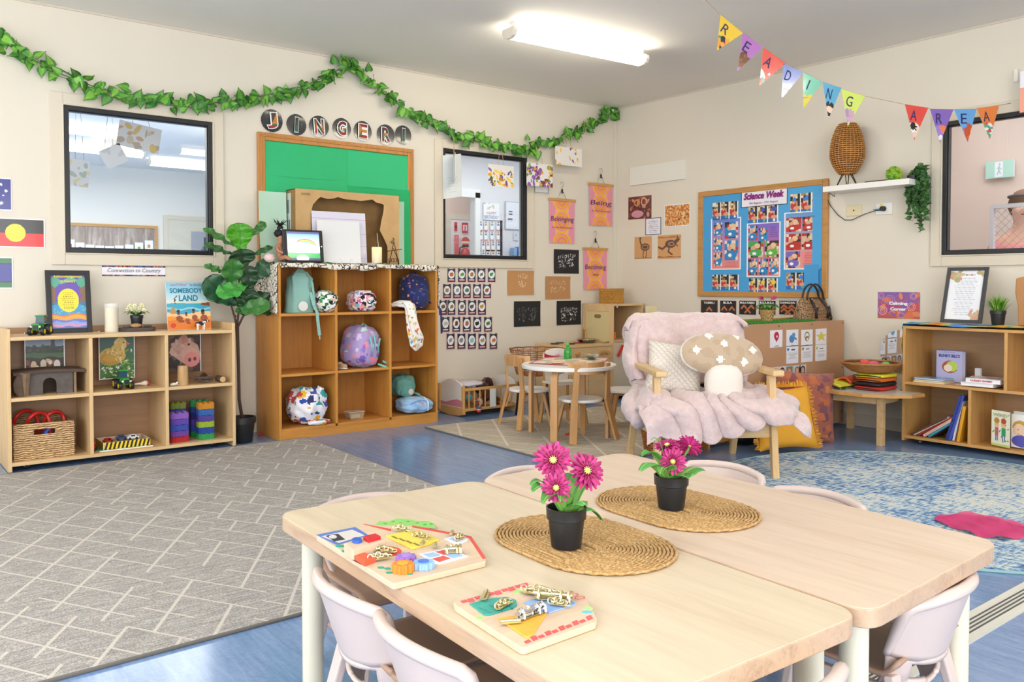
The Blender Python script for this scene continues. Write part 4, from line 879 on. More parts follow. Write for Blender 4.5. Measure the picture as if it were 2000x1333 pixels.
tag(MB().bar((.80,sy0+.08,zb_+.05),(.90,sy0+.09,zb_+.19),.03,.012).bar((.88,sy0+.12,zb_+.05),(.95,sy0+.1,zb_+.18),.03,.012).obj('toy_rail',mat('toy_blue','2f62c9',.35)),'blue plastic track pieces inside the water hyacinth basket','toy')
# toy tray with hazard stripes and cars
q=PY(250,880,sy0+.05)
t=thing('play_mat_board','thin green and blue patterned board under the striped toy tray','board',(q.x-.01,sy0+.18,zb_))
sheet('print',(-.15,-.14,0),(.30,0,0),(0,.27,0),[('n',0,0,1,1,['2f8f5a','3fae6a','2a4a7c','d8e6e0','57b07a'],(9,8),2)],'2f8f5a',th=.006,parent=t)
t=thing('toy_tray','wooden tray edged with yellow and black hazard stripes full of toy cars','tray',(q.x+.0,sy0+.16,zb_+.0065));tw,td,th_=.26,.2,.042
hz=lambda n_:[('p',[(k/n_,0),(k/n_+.5/n_,0),(k/n_+1.0/n_,1),(k/n_+.5/n_,1)],'17171a')for k in range(-1,n_)]
sheet('front_rail',(-tw/2,-td/2-.001,0),(tw,0,0),(0,0,th_),hz(11),'f0cf2a',th=.004,parent=t,cell=.002)
sheet('side_rail',(-tw/2-.001,td/2,0),(0,-td,0),(0,0,th_),hz(8),'f0cf2a',th=.004,parent=t,cell=.002)
MB().bx(-tw/2,tw/2,-td/2,td/2,0,.005).bx(tw/2-.004,tw/2,-td/2,td/2,0,th_).bx(-tw/2,tw/2,td/2-.004,td/2,0,th_).obj('tray_base',W['ply'],t)
def car(label,p,rz,c,s=1.0,c2=None,van=False):
 t_=thing('toy_car',label,'toy car',p,rz,'toy cars in the striped tray');m_=mat('car'+c,c,.35)
 pr=[(-.03,.006),(.03,.006),(.031,.016),(.018,.019),(.012,.029),(-.016,.029),(-.022,.019),(-.031,.018)]if not van else[(-.03,.006),(.03,.006),(.031,.022),(.022,.032),(-.03,.032)]
 MB().prism([(x*s,z*s)for x,z in pr],.026*s,(0,.013*s,0),XB,ZU).obj('body',m_,t_,bev=.0015)
 MB().bx(-.013*s,.010*s,-.0135*s,.0135*s,.019*s,.026*s).obj('car_window',mat('toy_glass','2a3440',.2),t_)
 for x in(-.018*s,.018*s):
  MB().cyl((x,-.0145*s,.007*s),(x,.0145*s,.007*s),.007*s,n=12).obj('wheel',M_BLACK,t_)
 return t_
tz=zb_+.0065+.0055
cars=(('white toy car with dark wheels raised on the heap at the right of the tray',.055,.0,'eef0f4',1.1,0,.022),('orange toy car in the front of the tray',.01,-.06,'e8662a',.9,.3,0),('white toy car at the front left of the tray',-.06,-.06,'e4e6ea',1.0,.1,0),('dark blue toy car at the back of the tray',.0,.04,'24457c',1.1,-.2,.018),('red toy car at the back left of the tray',-.08,.03,'c9322c',1.0,.5,.012),('yellow toy car near the left rail of the tray',-.09,-.02,'e9a83a',.9,.8,0),('light blue toy car at the right end of the tray',.1,-.045,'4fb0d8',.85,.4,0),('green and white toy van at the right of the tray',.065,-.055,'b9d8c0',.85,-.3,0))
for(lb,dx,dy,c,s,rz,dz)in cars:car(lb,(q.x+dx,sy0+.16+dy,tz+dz),rz,c,s)
tag(MB().bx(-.06,.06,-.04,.04,0,.012).obj('toy_ramp',mat('toy_ramp','6a5a4a',.6),None,loc=(q.x+.03,sy0+.18,tz)),'brown toy block carrying the raised cars in the tray','toy block')
t=thing('toy_truck','red and black toy truck at the left of the striped tray','toy truck',(q.x-.185,sy0+.10,zb_),1.2)
MB().bx(-.03,.03,-.016,.016,.01,.035).bx(0,.03,-.016,.016,.035,.052).obj('body',red,t,bev=.003)
for x in(-.018,.018):MB().cyl((x,-.018,.011),(x,.018,.011),.011,n=12).obj('wheel',M_BLACK,t)
# stacks of translucent building blocks: every block is a thing
def bmat(c):
 if 'blk'+c in _MC:return _MC['blk'+c]
 m_=mat('blk'+c,c,.18,coat=.2);b=m_.node_tree.nodes['Principled BSDF'];b.inputs['Transmission Weight'].default_value=.25;return m_
def block_mesh(w_,d_,h_,c):
 mb=MB();nx_,ny_=3,2
 fl=[]
 N_=96
 for k in range(N_):
  a_=k/N_*2*PI;x=w_/2*.97*math.copysign(abs(math.cos(a_))**.35,math.cos(a_));y=d_/2*.97*math.copysign(abs(math.sin(a_))**.35,math.sin(a_));r=1-.05*(1 if(k%4<2)else 0);fl.append((x*r,y*r))
 mb.prism(fl,h_-.002,(0,0,0))
 for i in range(nx_):
  for j in range(ny_):mb.cyl((w_*((i+.5)/nx_-.5),d_*((j+.5)/ny_-.5),h_-.002),(w_*((i+.5)/nx_-.5),d_*((j+.5)/ny_-.5),h_+.006),w_*.11,n=10)
 return mb.obj('building_block',bmat(c))
def stack(px,py,d,w_,dd,hs,cols,where):
 p_=PY(px,py,sy0+d);z=zb_
 for k,c in enumerate(cols):
  o=block_mesh(w_,dd,hs,c);o.location=(p_.x,sy0+d+dd/2,z+.0006);z+=hs+.0004+.0005
  nm={'cc2b2a':'red','7d4bb0':'violet','6a4fc4':'purple','3f57c4':'blue','35a85a':'green','2f9f5e':'green','3a6fc0':'mid blue','2b4fae':'blue','a9c43a':'lime','5a4aa8':'indigo','e0942c':'orange','8f9a3a':'olive','35359a':'navy','9a6ad0':'lilac'}[c]
  tag(o,'%s translucent building block, %s in the %s'%(nm,('lowest','second','third','fourth','fifth','sixth','seventh')[k],where),'building block','translucent building blocks')
stack(353,864,.05,.115,.07,.036,('cc2b2a','7d4bb0','3f57c4','6a4fc4','9a6ad0'),'front left stack')
stack(405,856,.05,.105,.07,.038,('35a85a','2b4fae','a9c43a','5a4aa8','3a6fc0','e0942c'),'front right stack')
stack(350,850,.17,.10,.07,.038,('cc2b2a','3a6fc0','7d4bb0','35359a','3f57c4','8f9a3a'),'back left stack')
stack(393,850,.18,.12,.07,.038,('2f9f5e','3f57c4','6a4fc4','35359a','2b4fae','2f9f5e'),'back right stack')
# cubby shelves with bags
cx0,cx1,cy0,cy1,CH=2.233,3.494,5.335,5.728,1.185
cw,cdp=cx1-cx0,cy1-cy0;T=.018
cb=thing('cubby_shelf','tall honey-coloured three-by-three cubby shelf holding children\'s bags','shelf',(cx0,cy0,0))
dx1,dx2=PY(657.5,700,cy0).x-cx0,PY(763,700,cy0).x-cx0;z1_,z2_,z3_=.045+.03,.443,.851
for x_ in(0,cw-T):MB().bx(x_,x_+T,0,cdp,0,CH-T).obj('side_panel',W['honeyz'],cb,bev=.0015)
MB().bx(0,cw,0,cdp,CH-T,CH).obj('top_board',W['honey'],cb,bev=.0015)
for z in(z1_,z2_,z3_):
 for(a,b)in((T,dx1-T/2),(dx1+T/2,dx2-T/2),(dx2+T/2,cw-T)):MB().bx(a,b,.002,cdp-.01,z-T,z).obj('shelf_board',W['honey'],cb,bev=.001)
for x in(dx1,dx2):MB().bx(x-T/2,x+T/2,.001,cdp-.01,z1_,CH-T).obj('divider',W['honeyz'],cb,bev=.001)
MB().bx(T,cw-T,.0,.016,0,z1_-T).obj('kick_board',W['honey'],cb)
MB().bx(T,cw-T,cdp-.01,cdp-.002,.02,CH-T).obj('back_panel',W['honeyback'],cb)
# printed cloth
cn=NT('doodle_print_cloth');v=cn.coord((1,1,1));vo=cn.n('ShaderNodeTexVoronoi',feature='DISTANCE_TO_EDGE');vo.inputs['Scale'].default_value=30;cn.l(v,vo.inputs[0])
ed=cn.math('LESS_THAN',vo.outputs['Distance'],.07);nz=cn.noise(v,22,3);k1=cn.math('MULTIPLY',ed,cn.math('GREATER_THAN',nz,.47))
v3=cn.n('ShaderNodeTexVoronoi',feature='F1');v3.inputs['Scale'].default_value=44;cn.l(v,v3.inputs[0]);k2=cn.math('COMPARE',v3.outputs['Distance'],.30,.055)
k3=cn.math('MULTIPLY',k2,cn.math('LESS_THAN',nz,.55));cn.base(cn.mix(cn.math('MAXIMUM',k1,k3),'e9e1d2','2b2524'));cn.b.inputs['Roughness'].default_value=.9
t=thing('printed_cloth','cream cloth with black doodle print draped over the cubby shelf top','cloth',(cx0,cy0,CH))
N1,N2=90,16
def clothpt(u,v):
 Ld,Rd=.34,.30;L=Ld+cw+Rd;s=u*L;fd=.045;D=cdp+fd;q=v*D
 wob=.006*math.sin(s*19)+.004*math.sin(s*41)
 e=.007
 if s<Ld:x,z=-e-.004*math.sin(v*9)*(1-s/Ld)-.004,-(Ld-s)*(1-.05*math.sin(v*5))
 elif s>Ld+cw:x,z=cw+e+.004+.006*math.sin(v*7)*(s-Ld-cw)/Rd,-(s-Ld-cw)*(1-.1*v)
 else:x,z=s-Ld,.004+abs(wob)*.5
 if s<Ld+.01 or s>Ld+cw-.01:y=-e+q*(cdp+e)/D;return(x,y,z)
 if q<fd:return(x,-e-.002-abs(wob),z-(fd-q)*(1+.25*math.sin(s*9)+.12*math.sin(s*27))*.8)
 return(x,q-fd-e,z)
MB().grid(clothpt,150,26).obj('cloth',cn.m,t,True,solid=.002)
# bags
def pat(base,cols,dens=40,th=.10,seed=0,dark=None):
 def f(q):
  p=q*dens*.62+Vector((seed*7.3,seed*3.1,seed));p+=noise.noise_vector(p*1.7)*.35
  d_,c_=noise.voronoi(p)
  return cols[int(abs(c_[0].x*13.7+c_[0].y*7.1+c_[0].z*3.3)*10)%len(cols)]if d_[0]<.42-th*.9 else base
 return f
def wrinkle(amp,f1=3.0,seed=0,f2=9):
 return lambda d:amp*(noise.noise(d*f1+Vector((seed,0,0)))*1.3+.45*abs(noise.noise(d*f2+Vector((0,seed,0)))))
def bag_at(px,py,d,z):p=PY(px,py,cy0+d);return Vector((p.x,cy0+d,z+.002))
def strap(mb,P,w_,th=.004,up=(0,0,1)):
 for a,b in zip(P[:-1],P[1:]):mb.bar(a,b,w_,th,up=up)
p=bag_at(582,606,.14,z3_);t=thing('drawstring_bag','tall pale teal drawstring bag with white round tag in the top left cubby','bag',p)
teal=mat('teal_cotton','8fbdb3',.85,vary=.05,nscale=6,bump=.2,bscale=200)
def tb(u,v):
 a=u*2*PI;z=.30*v;prof=.085*(1-.25*v)if v<.82 else .065*(1-(v-.82)/.18*.75);ex=abs(math.cos(a))**.7*math.copysign(1,math.cos(a));ey=abs(math.sin(a))**.7*math.copysign(1,math.sin(a))
 r=prof*(1+.07*math.sin(a*6+v*5+2*noise.noise(Vector((a,v*3,7))))*(.3+v)+.08*noise.noise(Vector((a,v*4,1))));return(r*1.15*ex+.018*v,r*.95*ey,z*(1+.0*u)+.012*math.sin(a*2)*v*.5)
MB().grid(tb,44,26,closeu=True).prism([(.07*math.cos(q),.06*math.sin(q))for q in np.linspace(0,2*PI,16,endpoint=False)],.002).obj('body',teal,t,True)
m_=MB();
for k in range(18):
 a=k*PI*2/18;m_.bar((.06*math.cos(a)*.8+.015,.05*math.sin(a),.27),(.02+.012*math.cos(a),.012*math.sin(a),.30),.014,.008)
m_.obj('gathers',teal,t)
MB().cyl((-.005,-.095,.045),(-.005,-.098,.045),.034,n=24).cyl((-.005,-.098,.045),(-.005,-.099,.045),.028,n=24).obj('tag',mat('tag_white','e3e3de',.5),t)
m_=MB();P=[Vector(q)for q in((.06,-.07,.14),(.072,-.10,.05),(.074,-.146,.0),(.076,-.152,-.06),(.084,-.152,-.12),(.088,-.152,-.155))];strap(m_,P,.022,.005,(0,1,0));m_.bar(P[-1],P[-1]+Vector((.002,0,-.03)),.008,.004,up=(0,1,0));m_.obj('strap',teal,t,bev=.001)
MB().tube([(.05,-.03,.28),(.085,-.05,.2),(.085,-.08,.08),(.078,-.09,.02)],.009,8).obj('side_strap',teal,t,True)
p=bag_at(630,565,.25,z3_);t=thing('shoe_bag','dark grey shoe pouch leaning behind the green and white roll','bag',p)
MB().ell((0,0,.11),(.035,.04,.11),18,14,dfn=wrinkle(.12,3,4)).obj('pouch',mat('charcoal_cloth','3a3c46',.8),t,True)
def roll(name,label,cat,p,w_,d_,h_,cfn,seed=0,group=None,rz=0,spiral=None):
 t_=thing(name,label,cat,p,rz,group);wr=wrinkle(.10,3.2,seed,8)
 MB().ell((0,0,h_/2),(w_/2,d_/2,h_/2),54,40,p=.72,dfn=wr,cfn=cfn).obj('fabric',CLOTHP,t_,True)
 if spiral:
  P=[Vector((math.cos(q)*w_*.028*q*.9,-d_/2*1.02+.0012*q,h_/2+math.sin(q)*h_*.028*q*.9))for q in np.linspace(1.5,15,60)]
  MB().tube(P,.005,6).obj('folded_edge',spiral,t_,True)
 return t_
roll('rolled_towel','rolled towel patterned in green, white and black in the top left cubby','towel',bag_at(634,604,.10,z3_),.15,.22,.15,pat('f0f0ec',['2d7a46','1d2422','3f9a58','1d2422','e8c0b0'],55,-.08,1),1,'rolled towels in the cubbies',spiral=mat('towel_black','23282a',.9))
roll('rolled_towel','rolled pink, black and white patterned towel in the top middle cubby','towel',bag_at(706,604,.10,z3_),.175,.24,.15,pat('f3e9e9',['d65a8c','ee9ab0','17171b','8a5aa8','6ab8c0','f0a080'],55,-.12,5),2,'rolled towels in the cubbies',spiral=mat('towel_ink','15151a',.8))
def backpack(name,label,p,w_,d_,h_,cfn,trim,seed,rz=0,pocket=True,tilt=0.0):
 t_=thing(name,label,'backpack',p,rz);R=Matrix.Rotation(tilt,3,'Y');wr=wrinkle(.05,3,seed)
 MB().ell((0,0,h_/2),(w_/2,d_/2,h_/2),60,48,p=.62,dfn=wr,R=R,cfn=cfn).obj('body',CLOTHP,t_,True)
 if pocket:MB().ell(R@Vector((0,-d_*.36,-h_*.16))+Vector((0,0,h_/2)),(w_*.38,d_*.22,h_*.28),44,30,p=.6,dfn=wr,R=R,cfn=cfn).obj('front_pocket',CLOTHP,t_,True)
 zp=MB();P=[R@Vector((w_*.47*math.cos(q),-d_*.22,h_*.02+h_*.43*math.sin(q)))+Vector((0,0,h_/2))for q in np.linspace(-.4,PI+.4,24)];zp.tube(P,.005,6);zp.obj('zip',trim,t_,True)
 MB().tube([R@Vector((x,.0,h_*.48+z))+Vector((0,0,h_/2))for x,z in((-.025,0),(-.02,.022),(.02,.022),(.025,0))],.006,6).obj('handle',trim,t_,True)
 return t_
nv=mat('navy_webbing','232b5a',.7)
t=backpack('backpack','navy backpack with small orange print in the top right cubby',bag_at(808,604,.16,z3_),.205,.20,.27,pat('212a5e',['e07a4a','f0a070','2f3c8a','3b4aa0'],62,.06,8),nv,8)
m_=MB();strap(m_,[Vector(q)for q in((.09,-.08,.06),(.115,-.14,.035),(.135,-.172,.0),(.137,-.172,-.03),(.138,-.175,-.18))],.014,.004,(0,1,0));m_.obj('strap',nv,t)
p=bag_at(790,600,.05,z3_);t=thing('muslin_cloth','white muslin with coloured animal print hanging out of the top right cubby','cloth',p)
spn=[(-.07,.03,.045),(-.04,.0,.05),(0,-.065,.045),(.01,-.075,.0),(.015,-.08,-.06),(.03,-.083,-.13),(.05,-.083,-.20),(.052,-.08,-.26),(.05,-.078,-.30)]
rad=[.028,.038,.042,.040,.042,.05,.056,.045,.006]
def mus(u,v):
 i=min(int(v*8),7);f_=v*8-i;c=Vector(spn[i]).lerp(Vector(spn[i+1]),f_);r=rad[i]*(1-f_)+rad[i+1]*f_;a=u*2*PI
 rr=r*(1+.16*math.sin(a*5+v*5)+.1*noise.noise(Vector((a,v*9,3))));tt=(Vector(spn[i+1])-Vector(spn[i])).normalized();ux=Vector((1,0,0));uy=tt.cross(ux).normalized()
 return c+ux*math.cos(a)*rr+uy*math.sin(a)*rr*.62
MB().grid(mus,40,60,closeu=True,cfn=lambda u,v,q:pat('f1efe9',['e0673c','5ab0c8','e9b84a','7aa06a','d8d4cc'],52,.0 if q.z<0 else .2,3)(q)).obj('cloth',CLOTHP,t,True)
p=bag_at(703,715,.15,z2_);mint=mat('mint_webbing','7fd0c4',.7)
t=backpack('backpack','lilac backpack with mint trim slumped in the middle cubby',p,.235,.24,.30,pat('b09cd0',['7a5ab8','c8e8e0','e88a9a','d8c8ea','8f74c4'],28,.0,4),mint,12,rz=.35,tilt=.30)
m_=MB();
for k in(0,1,2):m_.tube([(-.02+.035*k,-.09-.03*k,.27-.03*k),(-.03+.04*k,-.14,.18),(-.02+.03*k,-.135,.10)],.006,6)
m_.obj('zip_piping',mint,t,True)
MB().tube([(.06,-.12,.02),(.09,-.165,-.0),(.12,-.17,-.012),(.13,-.15,.02),(.10,-.13,.04)],.008,8).obj('strap_loop',mint,t,True)
MB().bx(.01,.055,-.134,-.130,.11,.17).obj('label_patch',mat('lavender_patch','d9cdea',.6),t)
p=bag_at(668,712,.07,z2_);t=thing('shoe','tan child\'s shoe at the left of the lilac backpack','shoe',p,.2)
MB().ell((0,0,.022),(.024,.05,.018),20,12,p=.8).ell((0,.025,.034),(.022,.028,.018),16,10).obj('upper',mat('tan_leather','b59a7c',.6),t,True)
MB().ell((0,0,.007),(.026,.052,.007),20,8,p=.7).obj('sole',mat('sole_white','dcd6cc',.6),t,True)
p=bag_at(598,828,.12,z1_);t=thing('stuffed_bag','bulging white bag with blue, teal and red dinosaur print in the bottom left cubby','bag',p)
dc=pat('ebeaf2',['2f4aa8','2f9aa0','c8453c','e0b030','2a3468','2f4aa8'],25,-.06,2)
MB().ell((0,0,.125),(.125,.13,.125),80,60,p=.85,dfn=wrinkle(.14,2.6,6,7),cfn=dc).ell((.07,-.05,.16),(.055,.06,.09),40,30,dfn=wrinkle(.25,3,2),cfn=dc).ell((.05,-.10,.018),(.08,.04,.02),30,12,dfn=wrinkle(.2,3,3),cfn=dc).obj('fabric',CLOTHP,t,True)
p=bag_at(692,822,.12,z1_);t=thing('lunch_box','clear plastic snack box in the bottom middle cubby','lunch box',p)
MB().prism([(-.05,0),(.05,0),(.06,.045),(-.06,.045)],.08,(0,.04,0),XB,ZU).obj('tub',mat('clear_tub','d8c8b0',.1,alpha=.35),t)
MB().bx(-.065,.065,-.045,.045,.0455,.052).obj('lid',mat('clear_lid','e3dccf',.1,alpha=.55),t,bev=.003)
MB().bx(-.04,.03,-.03,.03,.004,.034).obj('contents',mat('snack','c9b08a',.7),t)
p=bag_at(808,822,.10,z1_);t=thing('rolled_blanket','pale blue rolled blanket with a strap in the bottom right cubby','blanket',p,-.08,'rolled towels in the cubbies')
MB().ell((0,0,.058),(.125,.13,.056),60,40,p=.7,dfn=wrinkle(.10,2.5,9),cfn=pat('9cc4ea',['8ab4e0','c89aa8'],20,.22,3)).obj('fabric',CLOTHP,t,True)
P=[Vector((.0+math.cos(q)*.011*q,-.128,.058+math.sin(q)*.0058*q))for q in np.linspace(1,9,40)];MB().tube(P,.004,6).obj('folded_edge',mat('blue_fold','7aa2d8',.9),t,True)
MB().tube([(.05,-.10,.02),(.05,-.140,.03),(.05,-.142,.085),(.05,-.08,.116),(.05,.05,.116)],.007,6).obj('strap',mat('pale_strap','cfe0f2',.8),t,True)
p=bag_at(790,822,.19,z1_+.0);t=thing('backpack','small sea-green backpack with scalloped tag behind the blue blanket','backpack',(p.x,p.y+.03,z1_+.112));sg_=mat('seagreen_cloth','6fa89a',.85,vary=.06,nscale=8)
MB().ell((0,0,.085),(.085,.10,.085),36,26,p=.75,dfn=wrinkle(.14,2.6,14)).ell((-.005,-.07,.055),(.055,.04,.05),30,20,p=.7,dfn=wrinkle(.1,2.6,3)).obj('body',sg_,t,True)
MB().lathe([(0,0),(.022,0),(.024,.004),(0,.008)],(.01,-.108,.045),9,Matrix.Rotation(PI/2,3,'X')).obj('tag',mat('shell_tag','e6d2c8',.5),t)
MB().tube([(.05,-.06,.03),(.085,-.10,.02),(.105,-.10,.0),(.10,-.07,.02)],.009,6).obj('strap',sg_,t,True)
# things on the cubby shelf
TZ=CH+.012
def on_top(px,d):p=PY(px,500,cy0+d);return Vector((p.x,cy0+d,TZ))
cbm=mat('cardboard','c4a06e',.8,vary=.10,nscale=7);yb=.20
a,b=PY(577,368,cy0+yb),PY(779,377,cy0+yb);bw=b.x-a.x;bh=a.z-TZ;bd=.16
t=thing('cardboard_box','large cardboard carton with a torn opening on top of the cubby shelf','box',(a.x,cy0+yb,TZ))
hp=[(612,500),(608,470),(607,420),(611,400),(620,390),(626,385),(640,389),(652,388),(660,385),(672,389),(690,391),(705,393),(720,391),(728,390),(735,396),(745,398),(750,401),(749,415),(745,432),(742,450),(752,470),(757,482),(757,500)]
hole=[(PY(x,y,cy0+yb).x-a.x,PY(x,y,cy0+yb).z-TZ)for x,y in hp];hole[0]=(hole[0][0],0);hole[-1]=(hole[-1][0],0)
poly=[(0,0),(0,bh),(bw,bh),(bw,0)]+hole[::-1]
import mathutils
tess=mathutils.geometry.tessellate_polygon([[Vector((x,y,0))for x,y in poly]])
mb=MB();n_=len(poly);mb.add([(x,0,z)for x,z in poly]+[(x,.004,z)for x,z in poly],[tuple(f)for f in tess]+[tuple(i+n_ for i in f)for f in tess]+[(i,(i+1)%n_,n_+(i+1)%n_,n_+i)for i in range(n_)]);mb.obj('front_panel',cbm,t)
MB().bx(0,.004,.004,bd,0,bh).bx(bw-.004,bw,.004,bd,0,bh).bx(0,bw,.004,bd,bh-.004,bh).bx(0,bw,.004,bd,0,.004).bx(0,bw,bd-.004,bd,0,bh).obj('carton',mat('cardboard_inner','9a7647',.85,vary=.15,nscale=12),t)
letters('printed_mark',[('B157000',(.075,-.003,bh-.035),XB,ZU,.065,.016)],ink('6a5638'),t)
sheet('side_label',(-.001,bd*.9,bh*.35),(0,-bd*.42,0),(0,0,bh*.6),[('n',.1,.55,.8,.85,['4a5a58','cfd6d2'],(14,1),2),('n',.1,.15,.8,.4,['4a5a58','cfd6d2'],(12,1),3)],'cfd8d4',parent=t)
p=on_top(665,yb);
def leaning(name,label,cat,x0,y0,x1,y1,d,dl,base,prims,m=PAPER,group=None,curl=0,skew=0):
 a_,b_=PY(x0,y0,cy0+d+dl),PY(x1,y1,cy0+d);w_=PY(x1,y1,cy0+d).x-PY(x0,y1,cy0+d).x;h_=a_.z-TZ;t_=thing(name,label,cat,((PY(x0,y1,cy0+d).x+b_.x)/2,cy0+d,TZ+.001),0,group)
 sheet('print',(-w_/2,0,0),(w_,0,0),(skew,dl,h_),prims,base,m=m,parent=t_,cell=.004,curl=curl);return t_
leaning('display_sheet','large lilac-white sheet leaning inside the carton opening','paper',612,412,717,500,.165,.03,'dcd9ea',[('r',0,.86,1,.865,'c4b0c4'),('r',0,.80,1,.804,'c4b0c4')]+[('r',.82,.1+.08*k,1,.104+.08*k,'bfc4dc')for k in range(9)]+[('ring',.5,.5,.0,.0,'ffffff',.5)])
leaning('whiteboard_sheet','blank white laminated sheet leaning in front of the lilac sheet','paper',622,430,705,500,.115,.025,'e6e7e8',[('ring',.52,.05,.03,.05,'b9bcc0',.75),('ring',.77,.05,.03,.05,'b9bcc0',.75)],m=LAMI)
tag(MB().bx(-.15,.17,-.05,.04,0,.004).obj('white_tray',M_PAPERW,None,loc=(p.x+.0,cy0+.07,TZ)),'thin white board lying flat under the leaning white sheet','board')
leaning('green_paper_roll','pale mint paper curling up at the left end of the cubby top','paper',508,374,562,500,.30,.04,'b9d9c4',[],curl=.02)
leaning('mint_paper','narrow mint paper standing behind the right edge of the carton','paper',779,394,789,500,.38,.0,'b4d3bc',[],curl=.005)
for k,(px,lb)in enumerate(((640,'left strip of green felt on the cubby top'),(748,'right strip of green felt beside the candle'))):
 q=on_top(px,.06);tag(MB().grid(lambda u,v:(-.05+.1*u,-.03+.05*v,.004*math.sin(u*5+k)**2),10,5).obj('felt_strip',mat('felt_green','4fae3a',.9),None,loc=(q.x,q.y,TZ+.001),solid=.002),lb,'felt')
a,b=PY(554,447,cy0+.05),PY(633,498,cy0+.05);w_=b.x-a.x;h_=a.z-TZ
t=thing('tablet','tablet in black rugged case showing a rainbow picture on the cubby top','tablet',((a.x+b.x)/2,cy0+.045,TZ));V=Vector((0,.03,h_));O=Vector((-w_/2,0,0));nv_=Vector((w_,0,0)).cross(V).normalized()
mb=MB();mb.add([O,O+XB*w_,O+XB*w_+V,O+V,O-nv_*.014,O+XB*w_-nv_*.014,O+XB*w_+V-nv_*.014,O+V-nv_*.014],[(0,1,2,3),(7,6,5,4),(0,4,5,1),(1,5,6,2),(2,6,7,3),(3,7,4,0)]);mb.obj('case',M_BLACK,t,bev=.006)
scr=NT('tablet_screen');at_=scr.n('ShaderNodeAttribute',attribute_name='Col');scr.base(at_.outputs[0]);scr.l(at_.outputs[0],scr.b.inputs['Emission Color']);scr.b.inputs['Emission Strength'].default_value=.75;scr.b.inputs['Roughness'].default_value=.1
rb=[('e',.55,.42,.36-.015*k,.34-.03*k,c)for k,c in enumerate(('d2605a','e8a25a','e6dc6a','6fb86a','7fb0e0','e8eef8'))]
sheet('screen',O+XB*w_*.10+V*.07+nv_*.001,XB*w_*.80,V*.86,[('gv',.3,.9,'e8eefa','7fa6e0')]+rb+[('e',.6,.42,.2,.15,'8a94b8'),('e',.3,.42,.34,.22,'f6f8fd'),('e',.75,.38,.3,.16,'f6f8fd'),('r',0,.0,1,.25,'3f9a5a'),('r',0,0,1,.08,'4a4a6a'),('r',0,.92,1,1,'5a5f8a'),('e',.45,.06,.19,.12,'eef2f8')],'7fa6e0',m=scr.m,parent=t)
MB().cyl(O+XB*w_*.95+V*.5,O+XB*w_*.95+V*.5+nv_*.0015,.005,n=14).obj('home_button',M_WHITE,t)
p=on_top(548,.13);t=thing('doll','brown-skinned doll with black topknot seated behind the tablet','doll',p,.5)
skin=mat('doll_skin','b98262',.5);P={'pelvis':(0,0,.035)}
V_=[(0,0,.035),(0,0,.08),(0,0,.115),(0,-.002,.135),(0,-.004,.165),(0,-.004,.195),(.035,0,.11),(.052,-.02,.075),(.03,-.055,.06),(-.035,0,.11),(-.052,-.02,.075),(-.03,-.055,.06),(.025,-.02,.025),(.04,-.075,.035),(.04,-.115,.02),(-.025,-.02,.025),(-.04,-.075,.035),(-.04,-.115,.02)]
me_e=[(0,1),(1,2),(2,3),(3,4),(4,5),(2,6),(6,7),(7,8),(2,9),(9,10),(10,11),(0,12),(12,13),(13,14),(0,15),(15,16),(16,17)]
def skin_obj(*a,**k):
 name,verts,edges,radii,m,parent=a[:6]
 me=bpy.data.meshes.new(name);me.from_pydata([tuple(v)for v in verts],edges,[]);me.update();o=bpy.data.objects.new(name,me);COL.objects.link(o);o.parent=parent
 md=o.modifiers.new('skin','SKIN')
 if me.skin_vertices:
  for i,r in enumerate(radii):me.skin_vertices[0].data[i].radius=(r,r)
  me.skin_vertices[0].data[0].use_root=True
 md.use_smooth_shade=True;s_=o.modifiers.new('s','SUBSURF');s_.levels=s_.render_levels=2;me.materials.append(m);return o
skin_obj('body',V_,me_e,[.028,.03,.024,.013,.026,.03,.014,.012,.010,.014,.012,.010,.02,.016,.011,.02,.016,.011],skin,t)
hr=mat('doll_hair','17151a',.7,bump=.6,bscale=200)
mb=MB().ell((0,.006,.198),(.040,.036,.030),20,14,dfn=wrinkle(.08,6)).ell((0,.004,.232),(.02,.02,.022),14,10,dfn=wrinkle(.3,6));rn=random.Random(2)
for k in range(34):
 a=rn.uniform(0,2*PI);r=rn.uniform(.01,.05);mb.tube([(0,0,.24),(r*.5*math.cos(a),r*.5*math.sin(a),.265),(r*math.cos(a)+.005,r*math.sin(a),rn.uniform(.25,.30))],[.004,.003,.001],5)
mb.obj('hair',hr,t,True)
f_=MB();
for s in(-1,1):f_.ell((s*.011,-.031,.178),(.004,.002,.003),8,6)
f_.obj('eyes',M_BLACK,t,True);MB().ell((0,-.032,.160),(.006,.002,.002),8,6).obj('mouth',mat('lip','a5463f',.5),t,True);MB().ell((0,-.033,.170),(.003,.004,.004),8,6).obj('nose',skin,t,True)
MB().bx(-.013,.013,-.02,-.008,.218,.226).obj('hair_tie',M_WHITE,t,bev=.002)
MB().ell((0,-.004,.075),(.034,.030,.030),18,12,cfn=pat('5a86c8',['e88aa0','f0f0f0'],60,.1)).obj('top',CLOTHP,t,True)
p=on_top(530,.12);tag(MB().ell((0,0,.028),(.035,.03,.028),24,16,dfn=wrinkle(.2,4,2),cfn=pat('e8c8c4',['d8a0a0','f0e6e0'],40,.1)).obj('cloth_bundle',CLOTHP,None,True,loc=(p.x-.03,p.y-.04,TZ)),'small pale pink cloth bundle at the doll\'s feet on the cubby top','cloth')
p=on_top(736,.10);t=thing('led_candle','glowing cream flameless candle in front of the carton','candle',p)
